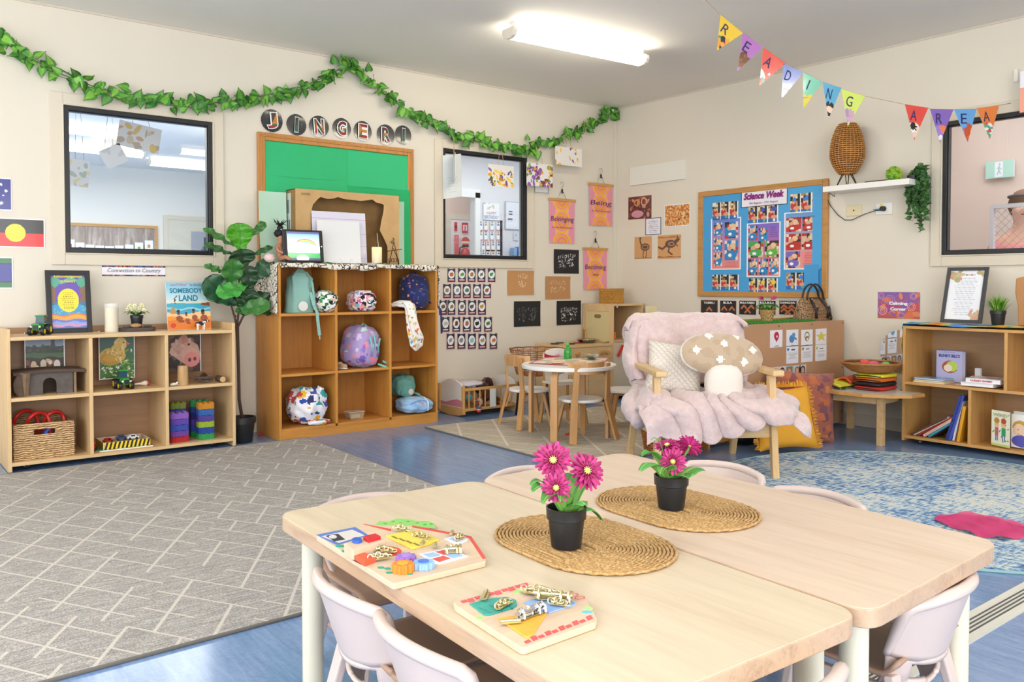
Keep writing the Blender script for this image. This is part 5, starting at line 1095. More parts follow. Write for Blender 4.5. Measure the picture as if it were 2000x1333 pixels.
cg=NT('warm_wax');gz=cg.n('ShaderNodeTexCoord');sx=cg.n('ShaderNodeSeparateXYZ');cg.l(gz.outputs['Generated'],sx.inputs[0]);cg.base(cg.ramp(sx.outputs[2],[(0,'e0d2c0'),(1,'f2d9a8')]));cg.b.inputs['Emission Color'].default_value=L4('ffca7a');cg.l(cg.math('MULTIPLY',sx.outputs[2],.45),cg.b.inputs['Emission Strength'])
MB().lathe([(0,0),(.037,0),(.037,.118),(.034,.123),(.025,.118),(0,.114)]).obj('wax',cg.m,t,True,ang=40)
MB().tube([(-.004,.0,.115),(-.002,0,.14),(.002,0,.15)],.002,5).obj('wick',M_BLACK,t)
p=on_top(768,.14);t=thing('twig_star','wire and twig star figure on a stand at the right of the candle','ornament',p);bk=mat('twig_black','2b2a26',.7)
m_=MB()
for P in([(-.035,0,.0),(.005,0,.165)],[(.05,0,.0),(.008,0,.16),(.0,0,.2)],[(-.06,0,.095),(.075,0,.115)],[(.0,0,.12),(.03,0,.06),(.045,0,.0)]):m_.tube(P,.0028,6)
m_.obj('twigs',bk,t,True)
m_=MB();
for k in range(4):
 c=Vector((-.03+.022*k,-.004,.03));m_.tube([c+Vector((.011*math.cos(q),0,.014*math.sin(q)))for q in np.linspace(0,2*PI,12)],.002,5)
m_.obj('wire_curls',bk,t,True)
mb=MB().cyl((0,0,.0),(0,0,.004),.035,n=20).cyl((-.01,0,.16),(.01,0,.19),.012,.006,n=8);mb.obj('base',mat('twig_base','7a6a44',.8),t)
p=on_top(742,.16);tag(MB().tube([(0,0,.12),(-.012,.0,.19),(-.018,-.005,.23),(-.012,0,.19)],.0022,6).tube([(0,0,.12),(.02,.01,.0)],.002,5).obj('white_cable',mat('cable_cream','e6dfc8',.6),None,loc=(p.x,cy0+.175,TZ)),'thin cream cable rising above the flameless candle','cable')
# fiddle leaf fig
fy=5.45;p0=PY(474,850,fy);t=thing('fiddle_leaf_fig','tall artificial fiddle leaf fig between the low shelf and the cubbies','potted plant',(p0.x,fy,0));B0=Vector((p0.x,fy,0))
MB().lathe([(0,0),(.058,0),(.062,.006),(.078,.13),(.086,.13),(.086,.17),(.078,.17),(.074,.14),(0,.138)]).obj('pot',M_BLACK,t,True,ang=35)
MB().lathe([(.073,.145),(.04,.15),(0,.15)]).obj('soil',mat('soil','2e241d',.95,bump=.5),t,True)
def fp(x,y,d=0):return PY(x,y,fy+d)-B0
trk=mat('fig_trunk','4a382c',.8,bump=.4,bscale=60)
m_=MB().tube([(0,0,.14),fp(467,780),fp(466,720,.01),fp(464,660),fp(463,636)],[.011,.0105,.01,.011,.013],10)
for P in([(463,640),(457,615),(450,592),(450,560)],[(463,636),(466,610),(466,580),(468,500),(469,470)],[(464,640),(475,618),(486,606),(492,590)],[(461,620),(455,612)],[(466,580),(476,545),(480,520)]):m_.tube([fp(x,y,.005*i)for i,(x,y)in enumerate(P)],[.008,.007,.006,.005,.004][:len(P)],8)
m_.obj('trunk',trk,t,True)
leaves=[((470,490),(466,436),.15,-.03,0,.1),((490,462),(520,432),.05,.03,1,.3),((456,482),(402,444),.045,-.05,1,.5),((452,498),(403,475),.045,-.07,2,.5),((472,524),(472,488),.155,-.05,3,.0),((490,500),(534,480),.035,.0,2,.4),((440,533),(402,518),.04,-.04,1,.4),((450,562),(456,509),.125,-.10,1,.1),((484,548),(536,510),.10,-.02,4,.1),((487,572),(485,520),.11,-.04,3,.0),((450,594),(404,545),.15,-.06,4,.1),((480,558),(430,573),.11,-.16,5,.9),((476,560),(484,582),.10,-.03,4,.3),((472,615),(492,565),.15,-.04,3,.1),((460,610),(527,592),.10,-.10,1,.5),((498,572),(540,608),.13,.0,3,.2),((450,596),(470,575),.10,-.02,4,.3)]
tn=(('4a9c1c','3c8517'),('3f7a34','336a2c'),('2f6330','28552a'),('1f4322','193819'),('2c5a3a','22492f'),('4fa84a','3f9440'))
for(b_,e_,w_,d_,c_,cup)in leaves:
 A,E=fp(*b_),fp(*e_,d_);ax=E-A;L=ax.length;ax.normalize();nr=Vector((-.15+.3*random.random(),-1,cup)).normalized();sd=ax.cross(nr).normalized();nr=sd.cross(ax).normalized();mb=MB()
 def lp(u,v):
  x=(u*2-1);wv=w_/2*(.22+1.0*math.sin(PI*min(1,v**1.15)*.93)**.8*(.62+.55*v))*(1 if v>.02 else .1)*(1+.05*math.sin(v*26))
  if v>.9:wv*=max(0.08,(1-((v-.9)/.1)**2)**.5)
  return A+ax*(L*v)+sd*(x*wv)+nr*(.10*w_*abs(x)**1.5+.012*math.sin(v*18)*abs(x)-.10*L*v*v)
 def cf(u,v,q):
  x=abs(u*2-1);return tn[c_][1]if x<.09 or abs(((v*7-x*1.4)%1)-.5)<.09 else tn[c_][0]
 mb.grid(lp,15,26,cfn=cf);mb.obj('leaf',vc('fig_leaf',.35),t,True,solid=.0015)
tag(MB().ell((0,0,.008),(.018,.012,.008),12,8).ell((.02,.006,.006),(.012,.008,.006),10,6).obj('red_scrap',mat('toy_red','cf2a24',.35),None,True,loc=(PZ(508,851,0).x,PZ(508,851,0).y,0.001)),'small red plastic scrap on the floor beside the fig pot','scrap')
# right wall
def rprint(name,label,cat,R,prims,base,m=PAPER,cell=.003,curl=0,group=None,th=.0012):
 return wallprint(name,label,cat,R,prims,base,m,cell,curl,group,th)
a,b=PR(1233,330,.0),PR(1340,350,.0)
MBp=MB().bx(RW-.022,RW-.001,b.y,a.y,PR(1340,350).z,PR(1340,312).z).obj('blank_panel',mat('panel_white','e6e3da',.5),None,bev=.002);tag(MBp,'blank off-white rectangular panel on the right wall near the corner','panel')
rprint('wall_picture','reddish dot painting print with two ovals, highest of the five prints','picture',on_right(1227.5,386,1272.5,426),[('gv',0,1,'5a3030','6a3a34'),('spots',26,.04,.1,['a0564a','7a4038','c08a80','4a2a2a'],3),('ring',.38,.72,.13,.16,'d08a4a',.6),('ring',.68,.74,.13,.2,'d9a07a',.65),('e',.4,.22,.26,.16,'c98fa0'),('spots',30,.012,.02,['e8c8b0'],5)],'7a4038',LAMI)
rprint('wall_picture','ochre figure painting print right of the two-oval print','picture',on_right(1298,401,1348,441),[('r',.03,.05,.97,.95,'c9803c'),('n',.03,.05,.97,.95,['d98a3a','b5602c','e0b070','c07038','d9a860','eac79a'],(26,16),3),('spots',30,.02,.06,['8a4a28','e8c48a','d2753a'],4,(.05,.1,.95,.9))],'efeaf0',LAMI)
rprint('wall_note','small white text card in a thin frame between the five prints','notice',on_right(1260.5,427,1291.5,458),[('r',.04,.04,.96,.96,'e9e8f0'),('ln',.12,.1,.88,.85,7,'a4a8ba',3)],'44506a',LAMI)
emu=[('r',0,0,1,.04,'a37448'),('e',.62,.52,.26,.17,'6a4a3c'),('e',.62,.52,.20,.11,'a57a5a'),('e',.62,.52,.14,.06,'5a3a30'),('s',[(.42,.58),(.34,.75),(.32,.9)],.035,'5a3f33'),('e',.34,.93,.07,.035,'5a3f33'),('s',[(.55,.38),(.5,.2),(.52,.04)],.022,'5a3f33'),('s',[(.68,.38),(.7,.2),(.66,.04)],.022,'5a3f33')]
rprint('wall_picture','tan print of an emu, lower left of the five prints','picture',on_right(1239.5,463.5,1273,505),emu,'cf9f6c',LAMI)
roo=[('w',.93,.02,2,0,.88,'b5764a'),('w',.1,.02,2,1,.05,'a0643c'),('e',.56,.62,.24,.17,'6a4a44'),('e',.60,.62,.15,.09,'a98a72'),('e',.60,.62,.08,.04,'5a3c36'),('s',[(.38,.55),(.2,.42),(.04,.50)],.035,'6a4a44'),('s',[(.75,.68),(.86,.78)],.06,'6a4a44'),('e',.88,.80,.07,.06,'6a4a44'),('s',[(.86,.83),(.84,.95)],.02,'6a4a44'),('s',[(.52,.5),(.46,.3),(.56,.22),(.62,.18)],.03,'6a4a44'),('s',[(.78,.62),(.86,.52)],.02,'6a4a44')]
rprint('wall_picture','tan print of a leaping kangaroo, lower right of the five prints','picture',on_right(1285,460.5,1330,505),roo,'d3a06a',LAMI)
# Science Week board
a,b=PR(1367,376),PR(1618,583);bw_,zt_,zb2=a.y-b.y,a.z,b.z
t=thing('notice_board','oak-framed notice board with blue paper and a Science Week display','notice board',(RW,a.y,0))
f=MB();q=.045
for(y0,y1,z0,z1)in((0,-q,zb2,zt_),(-bw_+q,-bw_,zb2,zt_),(-q,-bw_+q,zt_-q,zt_),(-q,-bw_+q,zb2,zb2+q)):f.bx(-.026,-.001,y1,y0,z0,z1)
for(y0,y1,z0,z1)in((-q+.004,-q-.006,zb2+q-.01,zt_-q+.01),(-bw_+q+.006,-bw_+q-.004,zb2+q-.01,zt_-q+.01)):f.bx(-.018,-.001,y1,y0,z0,z1)
f.obj('frame',wood('board_oak','bd8a4e','a8743a',1,.4),t,bev=.005)
MB().bx(-.012,-.001,-bw_+.02,-.02,zb2+.02,zt_-.02).obj('backing',mat('board_blue','3f93cf',.85),t)
for k,(y0,y1,z0,z1)in enumerate(((.045,bw_*.5,zb2+.045,zt_-.045),(bw_*.5,bw_-.045,zt_-.68,zt_-.045),(bw_*.5,bw_-.07,zb2+.045,zb2+.26))):
 MB().grid(lambda u,v:(-.014-.0015*k-.008*u**6*(k>0),-(y0+(y1-y0)*u),z0+(z1-z0)*v),12,6).obj('blue_sheet',mat('blue_card%d'%k,('4a9fd8','52a6dc','479bd6')[k],.8),t,solid=.001)
def kidpic(seed,n=3,balloon=None):
 r=np.random.default_rng(seed);o=[]
 for k in range(n):
  x0,x1=k/n,(k+1)/n-.04;o+=[('r',x0,0,x1,1,'c9b088'),('n',x0,.55,x1,1,['d8c49a','a98a5c','2a2a2a','e8dcc0'],(4,4),seed+k),('r',x0+(x1-x0)*.75,.4,x1,1,'2b2b2c'),('r',x0,0,x1,.22,'2f6fb8'),('e',x0+.1,.42,.09,.2,'c23a34'),('e',x0+.1,.62,.045,.12,'e2b08f'),('e',x0+.1,.70,.05,.08,'8a6a44'),('e',x0+.18,.3,.09,.1,'dd9a80'),('e',x0+.2,.13,.04,.08,('e8c83a','57b0a0','f0f0f0')[k%3])]
  if balloon:o.append(('e',x0+.13+.03*k,.74,.05+.015*k,.1+.02*k,balloon))
  o.append(('r',x1,0,(k+1)/n,1,'ece8e8'))
 return o
for k,(bx4,lb,bl)in enumerate((((1392,397,1442,427),'upper left',None),((1462,403,1520,434),'upper middle','4a55c0'),((1544,380,1608,415),'upper right','3f7fe0'),((1391.5,537,1443,567),'lower left',None),((1463,544,1519,574),'lower middle','e8d23a'),((1536,533,1596,566),'lower right','3a7fe0'))):
 rprint('photo_strip','strip of three classroom photos, %s on the Science Week board'%lb,'photo',on_right(*bx4,off=.018),kidpic(k*7+1,3,bl),'ece8e8',cell=.003,group='photo strips on the Science Week board')
def poster(seed,cells,top,bot):
 r=np.random.default_rng(seed);o=[('r',.0,.0,1,1,'f2eff6'),('gv',.0,1,bot,top),('r',0,0,.035,1,'f2eff6'),('r',.965,0,1,1,'f2eff6'),('r',0,0,1,.02,'f2eff6'),('r',0,.98,1,1,'f2eff6')]
 for(x0,y0,x1,y1,c)in cells:
  o+=[('n',x0,y0,x1,y1,[c,'3a3030','d8b8a0','c9342e','e8dcd0',c],(6,6),seed+int(x0*10+y0*30)),('e',(x0+x1)/2,y0+(y1-y0)*.28,(x1-x0)*.42,(y1-y0)*.22,c),('e',x0+(x1-x0)*.6,y0+(y1-y0)*.72,(x1-x0)*.2,(y1-y0)*.16,'e6c49a'),('e',x0+(x1-x0)*.35,y0+(y1-y0)*.6,(x1-x0)*.16,(y1-y0)*.12,'d9a888'),('e',x0+(x1-x0)*.4,y0+(y1-y0)*.25,(x1-x0)*.14,(y1-y0)*.09,'f4f4f4')]
 return o
B_='2f86c4'
rprint('poster','tall poster with five blue-tray photos, left on the Science Week board','poster',on_right(1389,428,1447,526.5,.018),poster(3,[(.1,.66,.38,.92,B_),(.1,.36,.38,.62,B_),(.1,.07,.38,.33,B_),(.47,.6,.9,.92,B_),(.47,.18,.9,.56,B_)],'5a86d8','e88a7a')+[('ln',.45,.05,.9,.15,4,'c0605a',4)],'f2eff6')
rprint('poster','tall poster with seven experiment photos, middle of the Science Week board','poster',on_right(1459,437,1524,541,.018),poster(11,[(.05,.68,.32,.95,B_),(.37,.66,.62,.9,B_),(.05,.36,.5,.66,'4aa85a'),(.55,.36,.95,.66,'6ab04a'),(.05,.04,.32,.33,B_),(.37,.04,.64,.33,B_),(.68,.04,.95,.33,B_)],'7a6ac8','e8706a')+[('gv',.68,.97,'8a6ad0','7a86d8')][:0]+[('ln',.66,.72,.93,.92,6,'5a4aa0',5)],'f2eff6')
rprint('poster','tall poster headed 17th August 2023, right on the Science Week board','poster',on_right(1532,416,1601,526,.018),poster(21,[(.06,.66,.48,.9,'c23a34'),(.52,.66,.94,.9,'c23a34'),(.06,.34,.48,.62,'b8342e'),(.5,.34,.94,.62,'b8342e'),(.06,.03,.46,.31,'7a6ac0')],'5f9fd8','e89a7a')+[('r',.5,.03,.94,.31,'e88a8a'),('ln',.53,.06,.9,.3,9,'b85a60',5)],'f2eff6')
R_=on_right(1448,372.5,1538,399,.018);t=rprint('title_card','white title card reading Science Week at the top of the blue board','sign',R_,[('r',.015,.04,.985,.95,'eeebf4')],'23232a',LAMI)
letters('lettering',[('Science Week',(-.003,0,R_[2].length*.62),XR,ZU,R_[1].length*.88,R_[2].length*.40,dict(bold=.05,shear=.25)),('9th August - 17th August',(-.003,0,R_[2].length*.20),XR,ZU,R_[1].length*.62,R_[2].length*.15,dict(shear=.25))],ink('8a1f7a'),t)
R_=on_right(1535,419,1598,426,.0195);letters('lettering',[('17th August 2023',Vector((-.003,0,R_[0].z-on_right(1532,416,1601,526,.018)[0].z+.012)),XR,ZU,.22,.016,dict(shear=.2))],ink('2b2f48'),[o for o in COL.objects if o.name.startswith('poster')and 'headed' in o.get('label','')][0])
# black number cards under the board
wd=(('YABRU',1),('BULA',2),('BULA-YABRU',3),('BULA-BULA',4),('DUNNGUNN',5))
for k,((wrd,n_),(x0,x1))in enumerate(zip(wd,((1369,1402),(1405.5,1439),(1443,1478),(1481,1516),(1521,1557)))):
 R_=on_right(x0,586,x1,617,.003);w_,h_=R_[1].length,R_[2].length
 pr=[('r',.03,.04,.97,.96,'241f22')];pos={1:[(.5,.42)],2:[(.28,.45),(.72,.45)],3:[(.3,.55),(.7,.55),(.5,.27)],4:[(.3,.55),(.7,.55),(.3,.27),(.7,.27)],5:[(.3,.58),(.7,.58),(.3,.35),(.7,.35),(.5,.15)]}[n_]
 for(cx_,cy_2)in pos:pr.append(('s',[(cx_-.14,cy_2-.09),(cx_,cy_2+.09),(cx_+.14,cy_2-.09)],.045,'c0724a'))
 t=rprint('number_card','black card reading %s with %s orange boomerang%s under the blue board'%(wrd,('one','two','three','four','five')[n_-1],'' if n_==1 else 's'),'card',R_,pr,'d8cfc4' if k else '8a5a40',LAMI,group='black boomerang number cards')
 letters('lettering',[(wrd,(-.003,0,h_*.82),XR,ZU,w_*min(.8,.13*len(wrd)),h_*.14,dict(bold=.04))],ink('eeeeee'),t)
 # shelf with lamp, pompom, trailing plant
ys,ye=PR(1607,365).y,PR(1778,350).y;sz=1.765;sd=.21
a_=PX(1607,368,RW-sd);b_=PX(1775,357,RW-sd);sy1_,sy0_=a_.y,b_.y
t=thing('floating_shelf','white floating shelf on the right wall holding the rattan lamp','shelf',(RW-.001,(sy1_+sy0_)/2,sz))
MB().bx(-sd,0,(sy0_-sy1_)/2,(sy1_-sy0_)/2,-.04,0).obj('board',mat('shelf_white','f0ede8',.4),t,bev=.002)
p=PX(1655,350,RW-.11);ly=p.y;r_=mat('lamp_gap_shade','7a4a22',.7)
t=thing('rattan_lamp','tall egg-shaped woven rattan lamp on black hairpin legs','lamp',(RW-.115,ly,sz))
lz0,lz1=.085,.455;hw=.118
def lampr(v):return hw*(.42+.58*math.sin(PI*min(1,v/.40*.5))**.8)if v<.4 else hw*(.40+.60*math.cos(PI/2*(v-.4)/.6)**.62)
mb=MB();NR=25;NC=26
for i in range(NR):
 v=(i+.5)/NR;z=lz0+(lz1-lz0)*v;r=lampr(v)
 mb.tube([Vector((math.cos(a)*(r+.0035*math.cos(a*NC/2+(i%2)*PI)),math.sin(a)*(r+.0035*math.cos(a*NC/2+(i%2)*PI)),z))for a in np.linspace(0,2*PI,NC*4,endpoint=False)],.0044,5,close=True)
for k in range(NC):mb.tube([(math.cos(k*2*PI/NC)*lampr(v),math.sin(k*2*PI/NC)*lampr(v),lz0+(lz1-lz0)*v)for v in np.linspace(0,1,16)],.0026,4)
mb.obj('woven_shade',mat('rattan','c08746',.6,vary=.15,nscale=30),t,True)
MB().lathe([(lampr(v)*.92,lz0+(lz1-lz0)*v)for v in np.linspace(0.02,.98,14)],n=26).obj('gap_shade_liner',r_,t,True)  # dark brown liner paints the shade seen through the weave gaps
MB().cyl((0,0,lz0),(0,0,lz0+.004),lampr(0)).cyl((0,0,lz1-.004),(0,0,lz1),lampr(1)).obj('shade_rings',mat('rattan','c08746'),t)
m_=MB()
for k in range(3):
 a=k*2*PI/3+.5;c=Vector((math.cos(a),math.sin(a),0));s_=Vector((-c.y,c.x,0));m_.tube([c*.03+s_*.012+ZU*.09,c*.075+s_*.004+ZU*.004,c*.075-s_*.004+ZU*.004,c*.03-s_*.012+ZU*.09],.0032,6)
m_.obj('hairpin_legs',M_BLACK,t,True)
P=[PX(1655,356,RW-.1),PX(1690,357,RW-.08),PX(1725,352,RW-.05),PX(1745,350,RW-.03)]
P=[Vector((RW-.12,ly,sz+.006)),Vector((RW-.07,ly-.1,sz+.006)),Vector((RW-.05,ly-.3,sz+.006)),Vector((RW-.03,ly-.36,sz+.006)),Vector((RW-.012,ly-.1,sz+.006))]
cab=MB().tube(P,.003,6);q_=[PR(1612,372,.02),PR(1614,385,.02),PR(1622,402,.02),PR(1636,420,.02),PR(1650,430,.02),PR(1664,430,.02),PR(1690,418,.02),PR(1712,411,.022),PR(1728,411,.03)]
cab.tube([Vector((RW-.03,sy1_+.012,sz+.0)),Vector((RW-.03,sy1_+.012,sz-.06))]+q_,.003,6)
o=cab.obj('lamp_cable',M_BLACK,None,True);tag(o,'thin black lamp cable looping from the shelf to the power point','cable')
R_=on_right(1653.5,402,1684,421);c=R_[0]+R_[1]/2+R_[2]/2
t=thing('wall_plate','cream aerial wall plate under the floating shelf','wall plate',(RW-.001,c.y,c.z));MB().bx(-.008,0,-.06,.06,-.04,.04).obj('plate',mat('plate_cream','e0d3ac',.4),t,bev=.002);MB().cyl((-.009,0,0),(-.012,0,0),.005,n=10).obj('socket',M_BLACK,t)
c=PR(1728,408,0);t=thing('power_point','white double power point with a black plug under the shelf','power outlet',(RW-.001,c.y,c.z))
MB().bx(-.01,0,-.06,.06,-.04,.04).obj('plate',M_WHITE,t,bev=.002);MB().cyl((-.012,0,0),(-.045,0,0),.019,.016,n=18).obj('plug',M_BLACK,t,True,ang=40);MB().bx(-.013,-.010,.01,.03,.024,.034).obj('yellow_sticker',ink('e3d13a'),t)
MB().cyl((-.02,.02,0),(-.02,.075,-.004),.004,n=8).obj('plug_tag',mat('tag_blue','4aa0d8',.4),t)
p=PX(1746,338,RW-.1);t=thing('pompom','lime green yarn pompom on the floating shelf','pompom',(RW-.1,p.y,sz+.052));rn=random.Random(9)
mb=MB();GC=('b9d632','9cc82c','c8e04a','7fb52a','5f9f2a')
mb.col('9cc82c').ell((0,0,0),(.044,.044,.044),20,14)
for k in range(620):
 d=Vector((rn.gauss(0,1),rn.gauss(0,1),rn.gauss(0,1))).normalized();mb.col(GC[rn.randrange(4)if noise.noise(d*2)<.2 else 4]);mb.bar(d*.038,d*rn.uniform(.05,.057),.006,.006,w2=.004,h2=.004)
mb.obj('yarn',CLOTHP,t)
t2=PX(1786,345,RW-.1);t=thing('trailing_plant','dark green artificial plant trailing down from the end of the shelf','plant',(RW-.10,sy0_+.03,sz));base_=Vector(t.location);rn=random.Random(4)
MB().lathe([(0,0),(.03,0),(.035,.03),(.032,.032),(0,.03)]).obj('pot',M_BLACK,t,True,ang=40)
lf=MB();st_=MB();strands=[]
for(ex,ey)in((1772,385),(1780,400),(1790,425),(1784,412),(1795,440),(1797,455),(1805,420),(1812,400),(1810,380),(1776,430),(1800,410),(1788,370),(1808,428),(1774,395)):
 E_=PX(ex,ey,RW-.06-rn.uniform(0,.07))-base_;S_=Vector((rn.uniform(-.02,.02),rn.uniform(-.02,.02),.03));M1=Vector((E_.x*.5,min(E_.y*.8,-.045)-.0,.075+rn.uniform(-.02,.03)))
 M2=Vector((E_.x,E_.y,min(.0,E_.z*.25)));P=[S_.lerp(M1,k/4)for k in range(4)]+[M1.lerp(M2,k/4)for k in range(4)]+[M2.lerp(E_,k/8)for k in range(9)];st_.tube(P,.0016,4)
 for q_,s_ in along(P,17+int(-E_.z*26)):
  for _ in(0,1):
   d=Vector((rn.uniform(-1,1),rn.uniform(-1,1),rn.uniform(-.9,.5)));ivy_leaf(lf,q_,rn.uniform(.022,.036),d,Vector((-1,rn.uniform(-.8,.8),.5)),rn.choice((('3f6f35','2c5528','4f8040'),('35602f','234a22','4a7a3c'),('4a7f3c','33602c','5c9048'))))
lf.obj('leaves',IVY,t);st_.obj('stems',mat('ivy_stem','5c6b3a'),t)
o=tag(MB().tube([(0,0,0),(.02,-.06,.004),(.0,-.12,.0),(.03,-.18,.004)],.008,6).obj('dried_bark',W['dark'],None,loc=(RW-.12,ly-.14,sz+.010)),'curl of brown bark lying on the floating shelf','bark')
# calming corner poster, mirror
R_=on_right(1715,570.5,1796.5,624,.003);t=rprint('poster','purple and orange patterned poster reading Calming Corner','poster',R_,[('gv',0,1,'c65a4a','7a5aa8'),('spots',26,.06,.16,['8a5ab0','c9505a','d9764a','6a5ab8','b04a7a','e08a5a'],4)]+sum([[('ring',x,y,.05*k_,.08*k_,c_,.86),('ring',x,y,.03*k_,.05*k_,c_,.8)]for x,y,k_,c_ in((.12,.3,2.2,'e0a8b0'),(.3,.7,2.4,'a88ad0'),(.8,.45,2,'e8b090'),(.85,.85,1.6,'d8a0b0'),(.55,.12,1.8,'e0a080'),(.08,.85,1.6,'a89ae0'))],[])+[('spots',80,.006,.01,['f0c8b8','b8a8e8'],9)],'b04a7a',LAMI,cell=.0026)
letters('lettering',[('Calming',(-.003,0,R_[2].length*.56),XR,ZU,R_[1].length*.44,R_[2].length*.15,dict(bold=.06)),('Corner',(-.003,0,R_[2].length*.36),XR,ZU,R_[1].length*.38,R_[2].length*.13,dict(bold=.06))],ink('f3eef4'),t)
p=PR(1760,687,.0);q=PR(1760,645,.0);rr=q.z-p.z
t=thing('round_mirror','round frameless mirror on the right wall behind the book shelf','mirror',(RW-.001,p.y,p.z));R90=Matrix.Rotation(-PI/2,3,'Y')
MB().lathe([(0,0),(rr,0),(rr,.006),(0,.006)],(0,0,0),48,R90).obj('glass',mat('mirror','e8ebec',.02,1),t)
# MDF-backed cabinet end on to the wall
my=3.36;a_=PY(1447,636,my);b_=PY(1650,625,my);mx0,mx1,mz=a_.x,min(b_.x,RW-.03),(a_.z+b_.z)/2
mdf=mat('mdf','b98f6c',.6,vary=.04,nscale=4);md=.36
t=thing('storage_unit','low storage unit with a plain brown MDF back covered in small cards','cabinet',(mx0,my,0));L_=mx1-mx0
MB().bx(0,L_,0,.012,.02,mz).obj('back_panel',mdf,t,bev=.001)
MB().bx(-.0,L_,.012,md,mz-.03,mz-.01).obj('top_board',W['oak'],t,bev=.002)
for x in(0,L_-.02):MB().bx(x,x+.02,.012,md,.02,mz-.03).obj('side_panel',W['oakz'],t)
MB().bx(.02,L_-.02,.012,md,.04,.06).bx(.02,L_-.02,.012,md,.36,.38).obj('shelf_board',W['oak'],t)
MB().bx(L_-.035,L_,md-.02,md,mz-.03,mz+.02).obj('top_lip',W['oak'],t)
MB().bx(.0,L_,md-.015,md,mz-.01,mz+.012).obj('rear_lip',W['oak'],t)
casters(t,((.06,.06),(L_-.06,.06),(.06,md-.06),(L_-.06,md-.06)),.02)
sc_=MB();
for(x,z)in[(.02+k*(L_-.04)/3,mz-.02)for k in range(4)]+[(L_-.02,mz*.55),(L_-.02,.1)]:sc_.cyl((x,0,z),(x,-.002,z),.005,n=8)
sc_.obj('screws',M_BLACK,t)
a_=PY(1412,619,my+md+.02);t=thing('storage_unit','honey-coloured low cabinet end showing between the pink throw and the MDF unit','cabinet',(mx0-.302,my+.02,0))
for x in(0,.28):MB().bx(x,x+.02,0,.3,0,mz+.015).obj('side_panel',W['honeyz'],t)
MB().bx(.02,.28,.0,.3,mz-.005,mz+.015).bx(.02,.28,0,.3,.03,.05).obj('shelf_board',W['honey'],t);MB().bx(.02,.28,.0,.012,.05,mz-.005).obj('back_panel',W['honeyback'],t)
def cardY(label,x0,y0,x1,y1,prims,base='edecf4',group=None,name='picture_card',cat='card'):
 a_,b_=PY(x0,y0,my-.002),PY(x1,y1,my-.002);t_=thing(name,label,cat,((a_.x+b_.x)/2,my-.0012,b_.z),0,group)
 sheet('print',(-(b_.x-a_.x)/2,0,0),(b_.x-a_.x,0,0),(0,0,a_.z-b_.z),prims,base,m=LAMI,parent=t_,cell=.003);return t_
G_='small white cards on the MDF back'
cardY('white card with a red teardrop shape, leftmost in the upper row on the MDF back',1504,646,1528,678,[('e',.52,.66,.2,.24,'c22444'),('p',[(.34,.55),(.7,.55),(.53,.3)],'c22444'),('e',.55,.63,.07,.07,'d8d8f0'),('r',.38,.06,.7,.09,'888888')],group=G_)
cardY('white card with a blue blob drawing in the upper row on the MDF back',1536,645,1559,676,[('e',.45,.45,.22,.24,'4a86c0'),('e',.6,.68,.14,.14,'5a96cc'),('s',[(.66,.5),(.82,.42)],.05,'4a86c0'),('r',.38,.05,.62,.08,'888888')],group=G_)
cardY('white card with a brown looped drawing in the upper row on the MDF back',1565,645,1587,675,[('ring',.5,.62,.22,.26,'8a7a3a',.7),('e',.5,.45,.18,.16,'a07a3a'),('e',.54,.4,.08,.07,'f0f0f4'),('r',.38,.05,.62,.08,'888888')],group=G_)
cardY('white card with a yellow star in the upper row on the MDF back',1593,643,1614,672,[('p',star(.52,.5,.36,1/1.4*1.0,5),'d8cc3a')],group=G_)
for k,(x0,x1,lb,c_)in enumerate(((1536,1559,'blue','4a86c0'),(1565,1587,'brown','a08a4a'),(1592.5,1614,'yellow','b8cc3a'))):
 cardY('white text card with a tiny %s mark, lower row on the MDF back'%lb,x0,676.5-k,x1,709-2.5*k,[('e',.14,.8,.09,.09,c_),('r',.4,.74,.7,.80,'3a3a44'),('ln',.1,.25,.92,.64,7,'9a9aa8',k)],group=G_)
for k,x0 in enumerate((1507,1521,1535,1550,1561)):
 hc=('2a2226','1f1c22','9a7a4a','8a5a3a','3a2a24')[k]
 cardY('portrait photo card, %s from the left in the row above the cushions'%('first','second','third','fourth','fifth')[k],x0+.3,718-k*1.1,x0+13.2,741-k*1.2,[('r',.04,.1,.96,.96,('cfd6e0','dde0ea','7a8a7a','d8dce8','c8ccd4')[k]),('e',.5,.62,.36,.3,hc),('r',.2,.3,.8,.6,hc)if k>2 else('e',.5,.7,.3,.2,hc),('e',.5,.55,.22,.24,'e0b496'),('e',.5,.12,.45,.16,('c9505a','2a2a34','5a6a5a','6a7aa8','2a2a30')[k]),('e',.42,.58,.03,.02,'2a2020'),('e',.58,.58,.03,.02,'2a2020'),('r',.42,.44,.58,.46,'a85a50')],group='portrait cards on the MDF back',name='portrait_card',cat='photo card')
 # turf, basket pot, handbag on the unit
tz_=mz-.009
def mtop(x,y):p=PY(x,620,y);return Vector((p.x,y,tz_))
p0,p1=mtop(1448,my+.14),mtop(1575,my+.14);t=thing('turf_mat','strip of bright artificial turf on top of the MDF-backed unit','turf mat',((p0.x+p1.x)/2,my+.15,tz_));hw_=(p1.x-p0.x)/2
MB().bx(-hw_,hw_,-.10,.10,0,.006).obj('backing',mat('turf_back','1c3a1c',.9),t);rn=random.Random(11);mb=MB()
for k in range(5200):
 x,y=rn.uniform(-hw_,hw_),rn.uniform(-.1,.1);mb.col(('2f9a2c','3fae36','278024','55b84a')[k%4]);l_=rn.uniform(.014,.022);dx,dy=rn.uniform(-.006,.006),rn.uniform(-.006,.006)
 mb.add([(x-.0012,y,.005),(x+.0012,y,.005),(x+dx,y+dy,.005+l_)],[(0,1,2)])
o=mb.obj('blades',CLOTHP,t);o['kind']='stuff'
